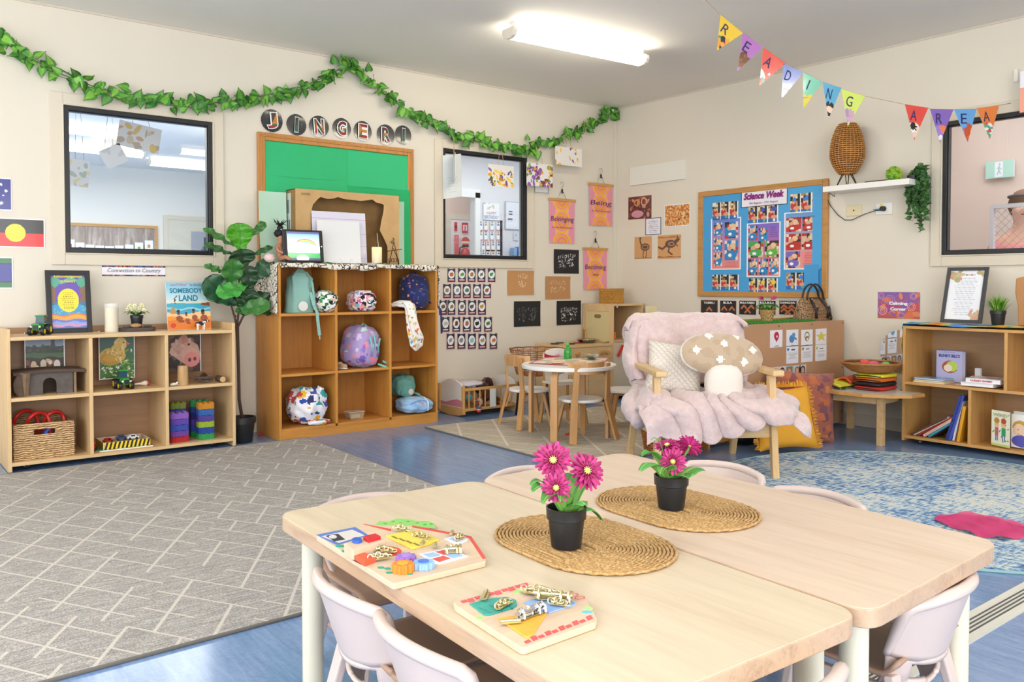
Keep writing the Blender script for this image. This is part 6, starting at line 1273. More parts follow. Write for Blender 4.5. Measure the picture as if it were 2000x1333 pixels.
p=mtop(1503,my+.13);t=thing('woven_pot_plant','small woven pot with green leaves and magenta flowers on the turf strip','potted plant',(p.x,my+.15,tz_+.012))
bw2=NT('split_bamboo');v=bw2.coord((1,1,1));ck=bw2.n('ShaderNodeTexBrick');ck.inputs['Scale'].default_value=60;ck.inputs['Mortar Size'].default_value=.06
bw2.l(v,ck.inputs[0]);ck.inputs['Color1'].default_value=L4('dcbf86');ck.inputs['Color2'].default_value=L4('cdaa6c');ck.inputs['Mortar'].default_value=L4('8a6434');bw2.base(ck.outputs[0])
MB().lathe([(0,0),(.038,0),(.052,.075),(.055,.085),(.05,.085),(.045,.07),(0,.07)]).obj('basket',bw2.m,t,True,ang=40)
def rosette(t_,n_,r,z0,seed,up=.06,wv=.028,cols=('4f8f3c','5fa048','3f7a34')):
 rn_=random.Random(seed);mb_=MB()
 for k in range(n_):
  a=k*2.39996+rn_.uniform(-.3,.3);c_=Vector((math.cos(a),math.sin(a),0));s_=Vector((-c_.y,c_.x,0));L1=r*rn_.uniform(.75,1.1);h_=up*rn_.uniform(.5,1.2)
  mb_.col(cols[k%3]);mb_.grid(lambda u,v:c_*(.008+L1*v)+s_*((u*2-1)*wv*(math.sin(PI*min(1,v*.95+.05))**.8))+ZU*(z0+h_*math.sin(v*2.3)-.35*h_*v*v+.006*abs(u*2-1)),5,9)
 mb_.obj('leaves',vc('fleshy_leaf',.5),t_,True,solid=.0012)
rosette(t,12,.075,.075,3,.045,.018)
m_=MB();fl=MB()
for(x,z,dx)in((-.045,.155,-.02),(.05,.155,.02)):
 m_.tube([(0,0,.07),(x*.4,0,.12),(x,0,z)],.002,5);rn=random.Random(5)
 for k in range(16):a=k*2*PI/16;d_=Vector((dx*1.6+.008*math.cos(a)*.6,math.sin(a)*.022,.012*math.cos(a)+.014));fl.col(('c22a80','a81f6c')[k%2]);fl.bar((x,0,z),Vector((x,0,z))+d_,.006,.002,w2=.003)
m_.obj('stems',mat('stem_green','5c8a3c',.6),t,True);fl.obj('flowers',CLOTHP,t)
p=mtop(1592,my+.17);t=thing('handbag','brown monogram-patterned handbag with dark handles on the MDF-backed unit','handbag',(p.x,my+.19,tz_));hn=NT('checked_canvas');v=hn.coord((1,1,1),(0,PI/4,0))
ch_=hn.n('ShaderNodeTexChecker');ch_.inputs['Scale'].default_value=75;hn.l(v,ch_.inputs[0]);ch_.inputs['Color1'].default_value=L4('9c7a56');ch_.inputs['Color2'].default_value=L4('553b29');n3=hn.noise(hn.coord(),110,2);hn.base(hn.mix(hn.math('GREATER_THAN',n3,.55),ch_.outputs[0],'b3926a'));hn.b.inputs['Roughness'].default_value=.55
bl_,bh_=.20,.17
MB().grid(lambda u,v:(math.copysign(abs(math.cos(u*2*PI))**.55,math.cos(u*2*PI))*bl_*(1-.22*v**1.6+.05*math.sin(v*PI)),math.copysign(abs(math.sin(u*2*PI))**.6,math.sin(u*2*PI))*.075*(1-.80*v**1.5),.004+bh_*v+.012*math.sin(u*12)*v*(1-v)),56,20,closeu=True).prism([(math.copysign(abs(math.cos(q))**.55,math.cos(q))*bl_,math.copysign(abs(math.sin(q))**.6,math.sin(q))*.075)for q in np.linspace(0,2*PI,30,endpoint=False)],.004).obj('body',hn.m,t,True)
lt=mat('dark_leather','33261f',.45);m_=MB()
for s in(-1,1):
 for x in(-.075,.075):m_.tube([(x,s*.078,.02),(x*1.05,s*.082,.08),(x,s*.045,.14),(x*.8,s*.018,.165)],.010,8)
 m_.tube([(s*.19,0,.02),(s*.19,0,.08),(s*.15,0,.155)],.011,8)
m_.tube([(-.14,0,.165),(-.05,-.012,.168),(.05,-.012,.168),(.14,0,.165)],.010,8);m_.obj('leather_trim',lt,t,True)
for s in(-1,1):MB().tube([(.11*math.cos(q),s*.02,.155+.12*math.sin(q))for q in np.linspace(0,PI,18)],.0075,8).obj('handle',lt,t,True)
MB().tube([(.075,-.088,.11),(.085,-.098,.03)],.009,6).ell((.085,-.1,.025),(.012,.01,.02),10,8).tube([(-.075,-.088,.1),(-.10,-.098,.04)],.007,6).obj('tassel',lt,t,True)
MB().ell((.07,-.09,.118),(.006,.004,.006),8,6).ell((.085,-.092,.12),(.006,.004,.006),8,6).ell((-.09,-.05,.165),(.006,.004,.006),8,6).obj('studs',M_CHROME,t,True)
# right-hand book shelf
qx=5.43;q1=PX(1762,750,qx).y;Lb=1.5;zt=.775;T=.018;dpt=RW-.02-qx
t=thing('book_shelf','golden oak open book shelf on casters at the right edge','shelf',(qx,q1,0));bs=t
zs=[.055,.41];d_up=q1-PX(1964,700,qx).y;d_lo=q1-PX(1893,820,qx).y
for y in(-T,-Lb):MB().bx(0,dpt,y,y+T,.02,zt).obj('side_panel',W['oakz'],t,bev=.0015)
wy=wood('golden_oak_y','c9995a','b98649',1)
MB().bx(0,dpt,-Lb+T,-T,zt-T,zt).obj('top_board',wy,t,bev=.001)
for z in zs:MB().bx(0,dpt-.01,-Lb+T,-T,z-T,z).obj('shelf_board',wy,t,bev=.001)
MB().bx(.002,dpt-.01,-d_up-T/2,-d_up+T/2,zs[1],zt-T).obj('divider',W['oakz'],t);MB().bx(.002,dpt-.01,-d_lo-T/2,-d_lo+T/2,zs[0],zs[1]-T).obj('divider',W['oakz'],t)
MB().bx(dpt-.01,dpt,-Lb+T,-T,.04,zt-T).obj('back_panel',wood('shelf_ply_y','b08c66','a38059',1),t)
casters(t,((.06,-.10),(.06,-Lb+.1),(.3,-.1),(.3,-Lb+.1)),.018)
sc2=NT('dyed_silk');v=sc2.coord((5,5,5));f_=sc2.noise(v,.9,2,.5,.8)
sc2.base(sc2.ramp(f_,[(.33,'2a5fb8'),(.45,'3a8fd0'),(.5,'4aa890'),(.55,'e8c23a'),(.62,'e88a2a'),(.8,'e0502a')]));sc2.b.inputs['Roughness'].default_value=.5
t=thing('silk_scarf','orange, yellow and blue dyed scarf along the top of the book shelf','scarf',(qx,q1,zt))
def scf(u,v):
 s=u*1.25;w_=.30;x=-.012+w_*v;
 if s<.24:return(-.002+.012+.09*v+.012*math.sin(s*40),.009+.01*math.sin(v*9),-(.24-s))
 return(x-.0+.012*math.sin(s*9),-(s-.24),.004+.014*abs(math.sin(s*11+v*6))*(.3+.7*math.sin(PI*v))+.01*(1-v)*abs(math.sin(s*5)))
MB().grid(scf,110,18).obj('cloth',sc2.m,t,True,solid=.0015)
a_,b_=PX(1847,538,qx+.24),PX(1924,632,qx+.24);w_=PX(1845,632,qx+.2).y-b_.y;w_=.255;h_=.36;zc_=zt+.024
p=PX(1878,632,qx+.18);t=thing('framed_print','charcoal framed verse with floral corners leaning on the book shelf','framed print',(qx+.17,p.y,zc_),-PI/2+.0);q=.022
le_=.10
def lb2(mb,x0,x1,z0,z1,d0,d1):
 P=[Vector((x,le_*z/h_+d,z))for x in(x0,x1)for z in(z0,z1)for d in(d0,d1)];mb.add(P,[(0,1,3,2),(4,6,7,5),(0,4,5,1),(2,3,7,6),(0,2,6,4),(1,5,7,3)])
fm=MB()
for r in((-w_/2,-w_/2+q,0,h_),(w_/2-q,w_/2,0,h_),(-w_/2+q,w_/2-q,0,q),(-w_/2+q,w_/2-q,h_-q,h_)):lb2(fm,*r,-.014,.004)
fm.obj('frame',mat('charcoal_frame','3a3d40',.4),t,bev=.002);iw,ih=w_-2*q,h_-2*q
sheet('print',(-iw/2,le_*q/h_-.002,q),(iw,0,0),(0,le_*ih/h_,ih),[('r',.0,.0,1,1,'eef0f6'),('ln',.14,.08,.86,.86,20,'c2c8d6',3),('ln',.3,.88,.8,.94,1,'b08a6a',2),('spots',14,.03,.06,['c9b890','a8a878','d89a8a'],4,(.0,.8,.3,1)),('spots',12,.03,.06,['c9b890','a8a878','d89a8a'],5,(.72,.0,1,.18)),('spots',6,.02,.04,['c9a878','a8a878'],6,(.8,.9,1,1))],'eef0f6',m=LAMI,parent=t)
p=PX(1949,634,qx+.13);t=thing('grass_pot','small black pot of spiky bright green grass on the book shelf','potted plant',(qx+.13,p.y,zt+.022));pot(t,.045,.09);rn=random.Random(6);mb=MB()
for k in range(230):
 a=rn.uniform(0,2*PI);r0=rn.uniform(0,.03);o_=rn.uniform(.01,.085);h_=rn.uniform(.07,.13);b0=Vector((r0*math.cos(a),r0*math.sin(a),.07));e=Vector(((r0+o_)*math.cos(a),(r0+o_)*math.sin(a),.08+h_-o_*.5));m1=b0.lerp(e,.5)+ZU*.015
 mb.col(('5f9a2c','86b83c','3f7a24','b0d056')[k%4]);s_=Vector((-math.sin(a),math.cos(a),0))*.0022;mb.add([b0-s_,b0+s_,m1+s_,m1-s_],[(0,1,2,3)]);mb.add([m1-s_,m1+s_,e],[(0,1,2)])
mb.obj('blades',vc('grass_blade',.5),t)
p=PX(2000,600,qx+.16);t=thing('wood_slab','tall smooth timber slab standing at the right edge of the book shelf','wooden slab',(qx+.17,p.y-.04,zt+.02))
MB().prism([(-.065,0),(-.07,.12),(-.085,.2),(-.082,.29),(-.04,.30),(.06,.29),(.075,.1),(.06,0)],.03,(0,0,0),(0,-1,0),ZU).obj('slab',wood('slab_wood','b5814f','9a6a3c',2,.5),t,bev=.008)
# books
def book(label,c,w_,h_,th,R,cov,group=None,spine=None,text=None,art=None,tcol='2b2f48'):
 """closed book; w_ along local x, h_ along local y, thickness along local z; R places it"""
 t_=thing('book',label,'book',c,0,group);t_.matrix_local=Matrix.Translation(Vector(c))@R.to_4x4()
 cm=mat('cov'+cov,cov,.35,coat=.1)
 MB().bx(-w_/2,w_/2,-h_/2,h_/2,0,.002).bx(-w_/2,w_/2,-h_/2,h_/2,th-.002,th).bx(-w_/2,-w_/2+.003,-h_/2,h_/2,.002,th-.002).obj('cover',cm if not spine else mat('cov'+spine,spine,.35),t_)
 MB().bx(-w_/2+.003,w_/2-.004,-h_/2+.004,h_/2-.004,.002,th-.002).obj('pages',M_PAPERW,t_)
 if art:sheet('cover_print',(-w_/2,-h_/2,th),(w_,0,0),(0,h_,0),art,cov,m=LAMI,parent=t_,th=.0008)
 if text:letters('lettering',[(text[0],(0,h_*text[1],th+.0006),XB,Vector((0,1,0)),w_*.8,h_*text[2],dict(bold=.03))],ink(tcol),t_)
 return t_
def RB(ax,ay,az):
 return Matrix((ax,ay,az)).transposed()
bx0=qx;gz_=zs[1]
p=PX(1858,735,qx+.20)
book('thick lilac board book reading BLINKY BILL\'S standing on the upper shelf',(qx+.22,p.y,gz_+.105),.165,.20,.05,RB((0,-1,0),(0,0,1),(-1,0,0)),'a9a9d6',None,'5a6ac8',("BLINKY BILL'S",.34,.10),[('r',0,.0,1,1,'b4b4de'),('e',.52,.48,.3,.2,'a8563c'),('e',.60,.50,.22,.17,'b8d05a'),('e',.45,.44,.16,.12,'e8dcc8'),('ln',.25,.03,.75,.09,1,'4a4a8a',3),('ln',.2,.93,.8,.97,1,'7a7ac0',2)],'2b3a8a')
def flat(label,px,d,z,w_,h_,th,cov,rz=0,**k):
 p_=PX(px,740,qx+d);R=Matrix.Rotation(rz,3,'Z')@RB((0,-1,0),(1,0,0),(0,0,1));return book(label,(qx+d,p_.y,z),w_,h_,th,R,cov,'picture books lying on the upper shelf',**k)
flat('white-edged picture book at the bottom of the left pile',1826,.11,gz_,.20,.17,.008,'d8d0c0')
flat('yellow picture book, second in the left pile on the upper shelf',1825,.11,gz_+.009,.19,.16,.008,'e8c84a',.05)
flat('blue picture book with yellow art on top of the left pile',1824,.11,gz_+.018,.19,.15,.010,'3a86c4',-.03,art=[('spots',8,.08,.2,['e8c84a','d8b83a','5aa8d8'],3)])
flat('tan thin book under the nursery rhymes pile',1908,.15,gz_,.20,.17,.006,'c9b088',.1)
flat('white book below the nursery rhymes book',1922,.11,gz_+.007,.19,.2,.022,'ece8e2')
tt=flat('glossy white book with red NURSERY RHYMES spine on top of the right pile',1931,.10,gz_+.030,.20,.18,.026,'f0ecf0',.04,art=[('spots',16,.05,.14,['e88a9a','c9a05a','5a7ab0','e0c8b0','d85a5a'],5)])
MB_=MB();add_text(MB_,'NURSERY RHYMES',(-.01,-.0905,.013),XB,ZU,.125,.011,off=.0006,bold=.03);MB_.obj('lettering',ink('c9303a'),tt)
p=PX(1907,720,qx+.2);book('small grey and white flip book standing behind the white books',(qx+.24,p.y,gz_+.075),.035,.05,.02,RB((0,-1,0),(0,0,1),(-1,0,0)),'c9ccd6',None,'d8dae2');tag(MB().bx(-.03,.03,-.04,.04,0,.048).obj('wooden_block',M_WHITE,None,loc=(qx+.24,p.y,gz_+.0005),bev=.002),'small white block under the grey flip book','block')
gz2=zs[0];rn=random.Random(8)
def edge_book(label,px,ang,h_,th,cov,d=.10,w_=.17,group='books standing on the lower shelf',dz=0):
 """stands on the shelf spine out, leaning by ang towards the left"""
 p_=PX(px,850,qx+d);c_,s_=math.cos(ang),math.sin(ang);up_=Vector((0,-s_,c_));side=Vector((0,-c_,-s_))
 R=RB((1,0,0),tuple(up_),tuple(Vector((1,0,0)).cross(up_)));return book(label,Vector((qx+d,p_.y,gz2+.002+dz))+up_*h_/2+Vector((0,0,th*s_)),w_,h_,th,R,cov,group)
for k,(px,ang,h_,th,cv,lb)in enumerate(((1790,1.02,.27,.012,'5a4038','dark brown book at the bottom of the leaning heap'),(1796,1.00,.26,.010,'e8d8c0','cream book leaning in the heap on the lower shelf'),(1804,.98,.25,.016,'a83230','red book leaning in the heap on the lower shelf'),(1814,.95,.22,.018,'d8b0a0','pinkish book leaning in the heap on the lower shelf'),(1824,.92,.20,.014,'3f9fb0','teal book at the front right of the leaning heap'),(1830,.90,.2,.010,'26262a','black book behind the teal leaning book'),(1858,.28,.30,.014,'2f3f90','tall dark blue patterned book leaning beside the divider'),(1864,.26,.30,.016,'4a5ab0','tall blue book next to the patterned blue book'),(1872,.20,.26,.012,'e6e4ea','white book between the blue and yellow books'),(1880,.16,.23,.018,'e0a02c','yellow book touching the shelf divider'))):
 edge_book(lb,px,ang,h_,th,cv,d=.10+.01*(k%3))
fig=lambda x,c1,c2:[('e',x,.62,.14,.11,'e6c29a'),('e',x,.72,.15,.08,c1),('r',x-.11,.3,x+.11,.52,c2),('r',x-.08,.14,x-.02,.3,'6a5ab0'),('r',x+.02,.14,x+.08,.3,'6a5ab0')]
p=PX(1951,850,qx-.0);t=book('board book with two painted children and the word WIND standing in the lower right bay',(qx+.03,p.y,gz2+.118),.125,.215,.006,RB((-.34,-.94,0),(0,0,1),(-.94,.34,0)),'eef0d8','board books in the lower right bay',None,('WIND',.38,.09),fig(.3,'c98a3c','c86a7a')+fig(.68,'c8503a','3fa070')+[('spots',14,.015,.03,['7ab05a','5a9a4a'],4),('r',0,0,1,.06,'c8d87a')],'b0b890')
p=PX(1985,850,qx+.0);t=book('board book with a drawn fair-haired child standing at the right edge of the lower bay',(qx+.07,p.y-.01,gz2+.11),.13,.20,.006,RB((-.1,-.99,0),(0,0,1),(-.99,.1,0)),'f0eeea','board books in the lower right bay',None,None,[('e',.4,.62,.34,.2,'c9a03c'),('e',.36,.52,.28,.2,'f0cdb0'),('e',.45,.2,.42,.18,'5a5ab8'),('e',.7,.85,.1,.03,'8a7a5a'),('e',.3,.54,.02,.02,'3a2a20'),('s',[(.28,.42),(.36,.41)],.012,'b86a50')])
p=PX(1999,850,qx+.1);book('pale board book behind the fair-haired child book',(qx+.13,p.y-.02,gz2+.115),.16,.21,.02,RB((0,-1,0),(0,0,1),(-1,0,0)),'e0e2da','board books in the lower right bay')
# corner side table, basket, cushions
tp=[(5.80,3.30),(5.45,3.30),(5.22,3.24),(5.10,3.12),(5.055,2.96),(5.06,2.80),(5.13,2.66),(5.25,2.57),(5.40,2.56),(5.415,2.745),(5.80,2.745)]
th_=.325;t=thing('side_table','low curved-front wooden side table with a grey top in the reading corner','side table',(5.4,3.0,0));q=lambda P:[(x-5.4,y-3.0)for x,y in P]
MB().prism(q(tp)[::-1],.022,(0,0,th_),(1,0,0),(0,1,0)).obj('edge_band',W['oak'],t,bev=.003)
c0=Vector((5.45,2.95));MB().prism([((x-5.4)*.0+(c0.x+(x-c0.x)*.94-5.4),(c0.y+(y-c0.y)*.94-3.0))for x,y in tp],.001,(0,0,th_+.022)).obj('tabletop',mat('grey_laminate','c9c6bd',.35),t)
for(x,y)in((5.235,2.765),(5.18,3.16),(5.70,3.24),(5.70,2.80)):MB().bx(x-5.4-.02,x-5.4+.02,y-3-.02,y-3+.02,0,th_).obj('leg',W['ash'],t,bev=.002)
MB().bar((-.165,-.235,th_-.03),(-.22,.16,th_-.03),.014,.055).bar((-.165,-.235,th_-.03),(.3,-.2,th_-.03),.014,.055).bar((-.22,.16,th_-.03),(.3,.24,th_-.03),.014,.055).obj('apron',W['ash'],t)
tz2=th_+.0235
rn=random.Random(3)
for k,(c,lb)in enumerate((('c43024','black-trimmed red folded bag at the bottom of the pile on the side table'),('1c1c22','black folded bag in the middle of the pile on the side table'),('d86a2a','orange folded bag in the pile on the side table'),('e8e03a','yellow folded bag on top of the pile under the basket'))):
 o=tag(MB().ell((0,0,.013),(.135,.10,.014),40,10,p=.5,dfn=wrinkle(.08,3,k)).obj('folded_bag',mat('fb'+c,c,.7),None,True,loc=(5.36+.005*k,2.87,tz2+.0002+.0275*k)),lb,'bag','folded bags on the side table')
 m_=MB();m_.tube([Vector((-.137,-.1,.013)),Vector((-.139,0,.016)),Vector((-.137,.09,.013))],.004,6);m_.obj('piping',M_BLACK,o,True)
t=thing('drawstring_sack','yellow and orange sack with black trim flopping over the left of the side table','bag',(5.27,3.10,tz2))
MB().grid(lambda u,v:(-.14+.26*u+.02*math.sin(v*5),-.11+.20*v,.008+.035*math.sin(PI*v)*(.4+.6*u)+.012*math.sin(u*9+v*4)**2),26,18).obj('cloth',mat('sack_yellow','d6cf34',.7),t,True,solid=.012)
MB().tube([(-.145,-.11+.2*k/8,.012+.03*math.sin(PI*k/8)*.4)for k in range(9)],.006,6).tube([(-.14+.26*k/8,-.112,.014)for k in range(9)],.005,6).obj('trim',M_BLACK,t,True)
MB().grid(lambda u,v:(-.02+.13*u,-.115+.11*v,.03+.035*math.sin(PI*v)+.01*math.sin(u*9)),14,10).obj('orange_flap',mat('sack_orange','d8582a',.7),t,True,solid=.006)
t=thing('shallow_basket','shallow round rattan basket on the folded bags','basket',(5.35,2.90,tz2+.112));rt_=mat('rattan_dark','a3703a',.6,vary=.2,nscale=40,bump=.4,bscale=90)
mb=MB();R0,R1,hh=.10,.185,.055
for i in range(9):
 v=i/8;r=R0+(R1-R0)*v**.8;z=.004+hh*v**1.3;mb.tube([(math.cos(a)*r*1.0,math.sin(a)*r,z+.0015*math.sin(a*24+i*PI))for a in np.linspace(0,2*PI,48,endpoint=False)],.0055,5,close=True)
mb.tube([(math.cos(a)*R1,math.sin(a)*R1,hh+.008)for a in np.linspace(0,2*PI,48,endpoint=False)],.008,6,close=True);mb.lathe([(0,.002),(R0,.002),(R1-.006,hh)],n=40).obj('weave',rt_,t,True)
mats_=[('f0d23a','yellow'),('e04a8a','pink'),('4aa0d8','blue'),('f07a3a','orange'),('6ac05a','green'),('d8b8a0','tan'),('e05050','red')]
for k,(x,y,z,r)in enumerate(((-.07,.06,.035,.03),(.0,-.02,.048,.038),(-.09,-.05,.04,.034),(.06,.04,.04,.035),(.08,-.06,.045,.033),(.0,.09,.035,.03),(-.03,.03,.062,.030))):
 c,nm=mats_[k];tag(MB().ell((0,0,0),(r,r,r*.72),18,12,cfn=pat(c,['e04a8a','f0e04a','4ab0e0'],35,.22,k)).obj('soft_ball',CLOTHP,None,True,loc=(5.35+x,2.90+y,tz2+.112+z)),'%s patterned soft ball in the shallow basket'%nm,'ball','soft balls in the shallow basket')
def cushion(name,label,c,w_,h_,th,m,tilt,rz,fringe=None,cfn=None,roll_=0,wv=.03,seed=0,cat='cushion'):
 """cushion whose local x is its width, local y its height; tilt leans it back from vertical"""
 t_=thing(name,label,cat,c,rz);R=Matrix.Rotation(PI/2-tilt,3,'X')@Matrix.Rotation(roll_,3,'Z');mb=MB()
 def fn(sg):
  def g(u,v):
   x,y=u*2-1,v*2-1;e=(1-x**4)*(1-y**4);pin=1-.10*(1-abs(x)**2)*abs(y)**3 if abs(y)>abs(x)else 1-.10*(1-abs(y)**2)*abs(x)**3
   z=sg*th/2*max(0,e)**.5*(1+.10*noise.noise(Vector((x*2,y*2,seed+sg))))
   return R@Vector((x*w_/2*pin,y*h_/2*pin+h_/2,z+wv*.2*noise.noise(Vector((x*1.5,y*1.5,seed)))))
  return g
 NG=80 if cfn else 34
 for sg in(1,-1):mb.grid(fn(sg),NG,NG,cfn=cfn)
 mb.obj('cover',m,t_,True)
 if fringe:
  rn_=random.Random(seed);fb=MB()
  for k in range(360):
   s=k/360*4;sd_=int(s)%4;f_=(s%1)*2-1;x,y=((f_,-1),(1,f_),(-f_,1),(-1,-f_))[sd_];n_=Vector(((0,-1),(1,0),(0,1),(-1,0))[sd_]+(0,));b0=Vector((x*w_/2*.99,y*h_/2*.99+h_/2,0));e=b0+n_*rn_.uniform(.018,.034)+Vector((rn_.uniform(-.01,.01),rn_.uniform(-.01,.01),rn_.uniform(-.012,.012)))
   if(R@e).z<.002:e=b0
   fb.bar(R@b0,R@e,.006,.003)
  fb.obj('fringe',fringe,t_)
 return t_
mus_m=mat('mustard_linen','dfa02e',.85,vary=.04,nscale=5,bump=.35,bscale=400);p=PZ(1540,884,0)
t=cushion('fringed_cushion','mustard yellow fringed square cushion leaning in the reading corner',(4.54,2.98,.022),.41,.40,.14,mus_m,.34,-.42,fringe=mus_m,seed=3)
p=PZ(1600,860,0);ptn=pat('a05a48',['8a4840','b8683f','7a4a58','c07a4a','6f4450'],26,-.1,3)
cushion('patterned_cushion','rust and plum leaf-patterned cushion behind the mustard cushion',(4.89,3.13,.01),.50,.48,.15,CLOTHP,.20,-.45,cfn=lambda u,v,q:ptn(q),seed=5,roll_=-.12)
# rugs and floor strip
rg=NT('trellis_rug');tc=rg.n('ShaderNodeTexCoord')
def trellis(n,sx,wv,keep):
 mp=n.n('ShaderNodeMapping');n.l(tc.outputs['Object'],mp.inputs[0]);mp.inputs['Rotation'].default_value=(0,0,.55)
 sp=n.n('ShaderNodeSeparateXYZ');n.l(mp.outputs[0],sp.inputs[0]);out=[]
 a_,b_=n.math('MULTIPLY',sp.outputs[0],sx),n.math('MULTIPLY',n.math('ADD',sp.outputs[1],n.math('MULTIPLY',sp.outputs[0],.55)),sx*1.25)
 for(p,q)in((a_,b_),(b_,a_)):
  cell=n.math('FLOOR',q);wn=n.n('ShaderNodeTexWhiteNoise',noise_dimensions='1D');n.l(cell,wn.inputs['W'])
  pos=n.math('ADD',p,n.math('MULTIPLY',n.math('GREATER_THAN',wn.outputs[0],.62),.5));f=n.math('ABSOLUTE',n.math('SUBTRACT',n.math('FRACT',pos),.5))
  cv=n.n('ShaderNodeCombineXYZ');n.l(n.math('FLOOR',pos),cv.inputs[0]);n.l(n.math('FLOOR',q),cv.inputs[1]);w2=n.n('ShaderNodeTexWhiteNoise',noise_dimensions='2D');n.l(cv.outputs[0],w2.inputs['Vector'])
  out.append(n.math('MULTIPLY',n.math('LESS_THAN',f,wv),n.math('GREATER_THAN',w2.outputs[0],keep)))
 return n.math('MAXIMUM',out[0],out[1])
m1=trellis(rg,5.4,.030,.14)
tc2=rg.coord((1,1,1));st1=rg.noise(rg.coord((3,26,1),(0,0,.12)),2.5,5,.7);sp_=rg.noise(tc2,190,2)
base_c=rg.ramp(rg.math('ADD',rg.math('MULTIPLY',st1,.5),rg.math('MULTIPLY',sp_,.5)),[(.36,'7f7b78'),(.50,'a09c98'),(.64,'c6c2bd')])
rg.base(rg.mix(rg.math('MULTIPLY',m1,.8),base_c,'d2cbc1'));rg.b.inputs['Roughness'].default_value=.95;rg.bump(sp_,.6,.003)
edge_m=mat('rug_binding','6f6a62',.9)
def rug(label,poly,m,c=None):
 c=c or(sum(p[0]for p in poly)/len(poly),sum(p[1]for p in poly)/len(poly));t_=thing('area_rug',label,'rug',(c[0],c[1],.0005));q_=[(x-c[0],y-c[1])for x,y in poly]
 MB().prism(q_,.009,(0,0,.0)).obj('pile',m,t_);return t_,q_
A,B_=PZ(622,858,0),PZ(820,947,0);Cc,D=PZ(600,1195,0),PZ(95,1333,0);dd=(B_-A).normalized();de=(Cc-D).normalized()
P1=[(2.40,5.295),(2.36,3.6),(2.33,2.49),(-1.3,2.44),(-1.3,5.295)]
t,q_=rug('large grey trellis-patterned rug in front of the low shelf',P1,rg.m)
MB().tube([(x,y,.005)for x,y in q_],.006,6,close=True).obj('binding',edge_m,t)
rg2=NT('trellis_rug_beige');tc=rg2.n('ShaderNodeTexCoord');m1=trellis(rg2,3.6,.03,.25);s2_=rg2.noise(rg2.coord((3,20,1)),2.5,5,.7);p2_=rg2.noise(rg2.coord(),180,2)
rg2.base(rg2.mix(rg2.math('MULTIPLY',m1,.8),rg2.ramp(rg2.math('ADD',rg2.math('MULTIPLY',s2_,.6),rg2.math('MULTIPLY',p2_,.4)),[(.33,'a09684'),(.5,'b8ae9c'),(.68,'cfc7b6')]),'ddd6c8'));rg2.b.inputs['Roughness'].default_value=.95;rg2.bump(p2_,.5,.003)
P2=[(3.27,5.16),(3.22,3.50),(5.05,3.42),(5.10,5.10)]
t,q_=rug('beige trellis-patterned rug under the round play table',P2,rg2.m);MB().tube([(x,y,.005)for x,y in q_],.006,6,close=True).obj('binding',edge_m,t)
c0=(4.15,1.925);R_r=1.11
rb_=NT('faded_blue_rug');v=rb_.coord((1,1,1));v4=rb_.coord((22,6,1),(0,0,.4));v5=rb_.coord((6,22,1),(0,0,.4));n1=rb_.noise(v4,2.2,6,.75,.3);n2=rb_.noise(v5,2.2,6,.75,.3);n3=rb_.noise(v,2.0,3)
fac=rb_.math('ADD',rb_.math('MULTIPLY',n1,.42),rb_.math('ADD',rb_.math('MULTIPLY',n2,.38),rb_.math('MULTIPLY',n3,.2)))
rb_.base(rb_.ramp(fac,[(.42,'2f5490'),(.465,'5d84b2'),(.495,'96b4c8'),(.525,'cccfca'),(.57,'d3d1c8'),(.615,'7fa4c0')]));rb_.b.inputs['Roughness'].default_value=.95;rb_.bump(rb_.noise(v,160,2),.5,.003)
t=thing('round_rug','round distressed blue and cream rug in the reading corner','rug',(c0[0],c0[1],.0005))
MB().lathe([(0,0),(R_r,0),(R_r,.008),(0,.008)],n=96).obj('pile',rb_.m,t);MB().tube([(R_r*math.cos(q),R_r*math.sin(q),.005)for q in np.linspace(0,2*PI,96,endpoint=False)],.006,6,close=True).obj('binding',mat('teal_binding','8fb5b5',.9),t)
t=thing('chiffon_scarf','sheer magenta scarf lying on the round blue rug','scarf',(PZ(1930,1035,0).x,PZ(1930,1035,0).y,.010));sc3=mat('chiffon','d02070',.6,alpha=.82)
o_=t.location;E0,E1=PZ(1828,1018,0)-o_,PZ(2060,1055,0)-o_;ax=(E1-E0);sd_=Vector((-ax.y,ax.x,0)).normalized()
MB().grid(lambda u,v:E0+ax*u+sd_*((v-.5)*.36*math.sin(PI*min(1,u*1.1+.02))**.6+.02*math.sin(u*8))+ZU*(.010+.008*(1+math.sin(u*23+v*6)*math.sin(v*11+u*3))),60,26).obj('cloth',sc3,t,True)
y_=1.03;t=struct(MB().bx(2.0,RW-.1,1.066,1.172,0,.004).obj('floor_strip',mat('strip_cream','d3d0c6',.5)));
g_=MB();[g_.bx(2.0,RW-.1,1.096+.014*k,1.101+.014*k,.004,.0055)for k in range(4)];g_.obj('grooves',mat('strip_dark','4a4a48',.6),t)
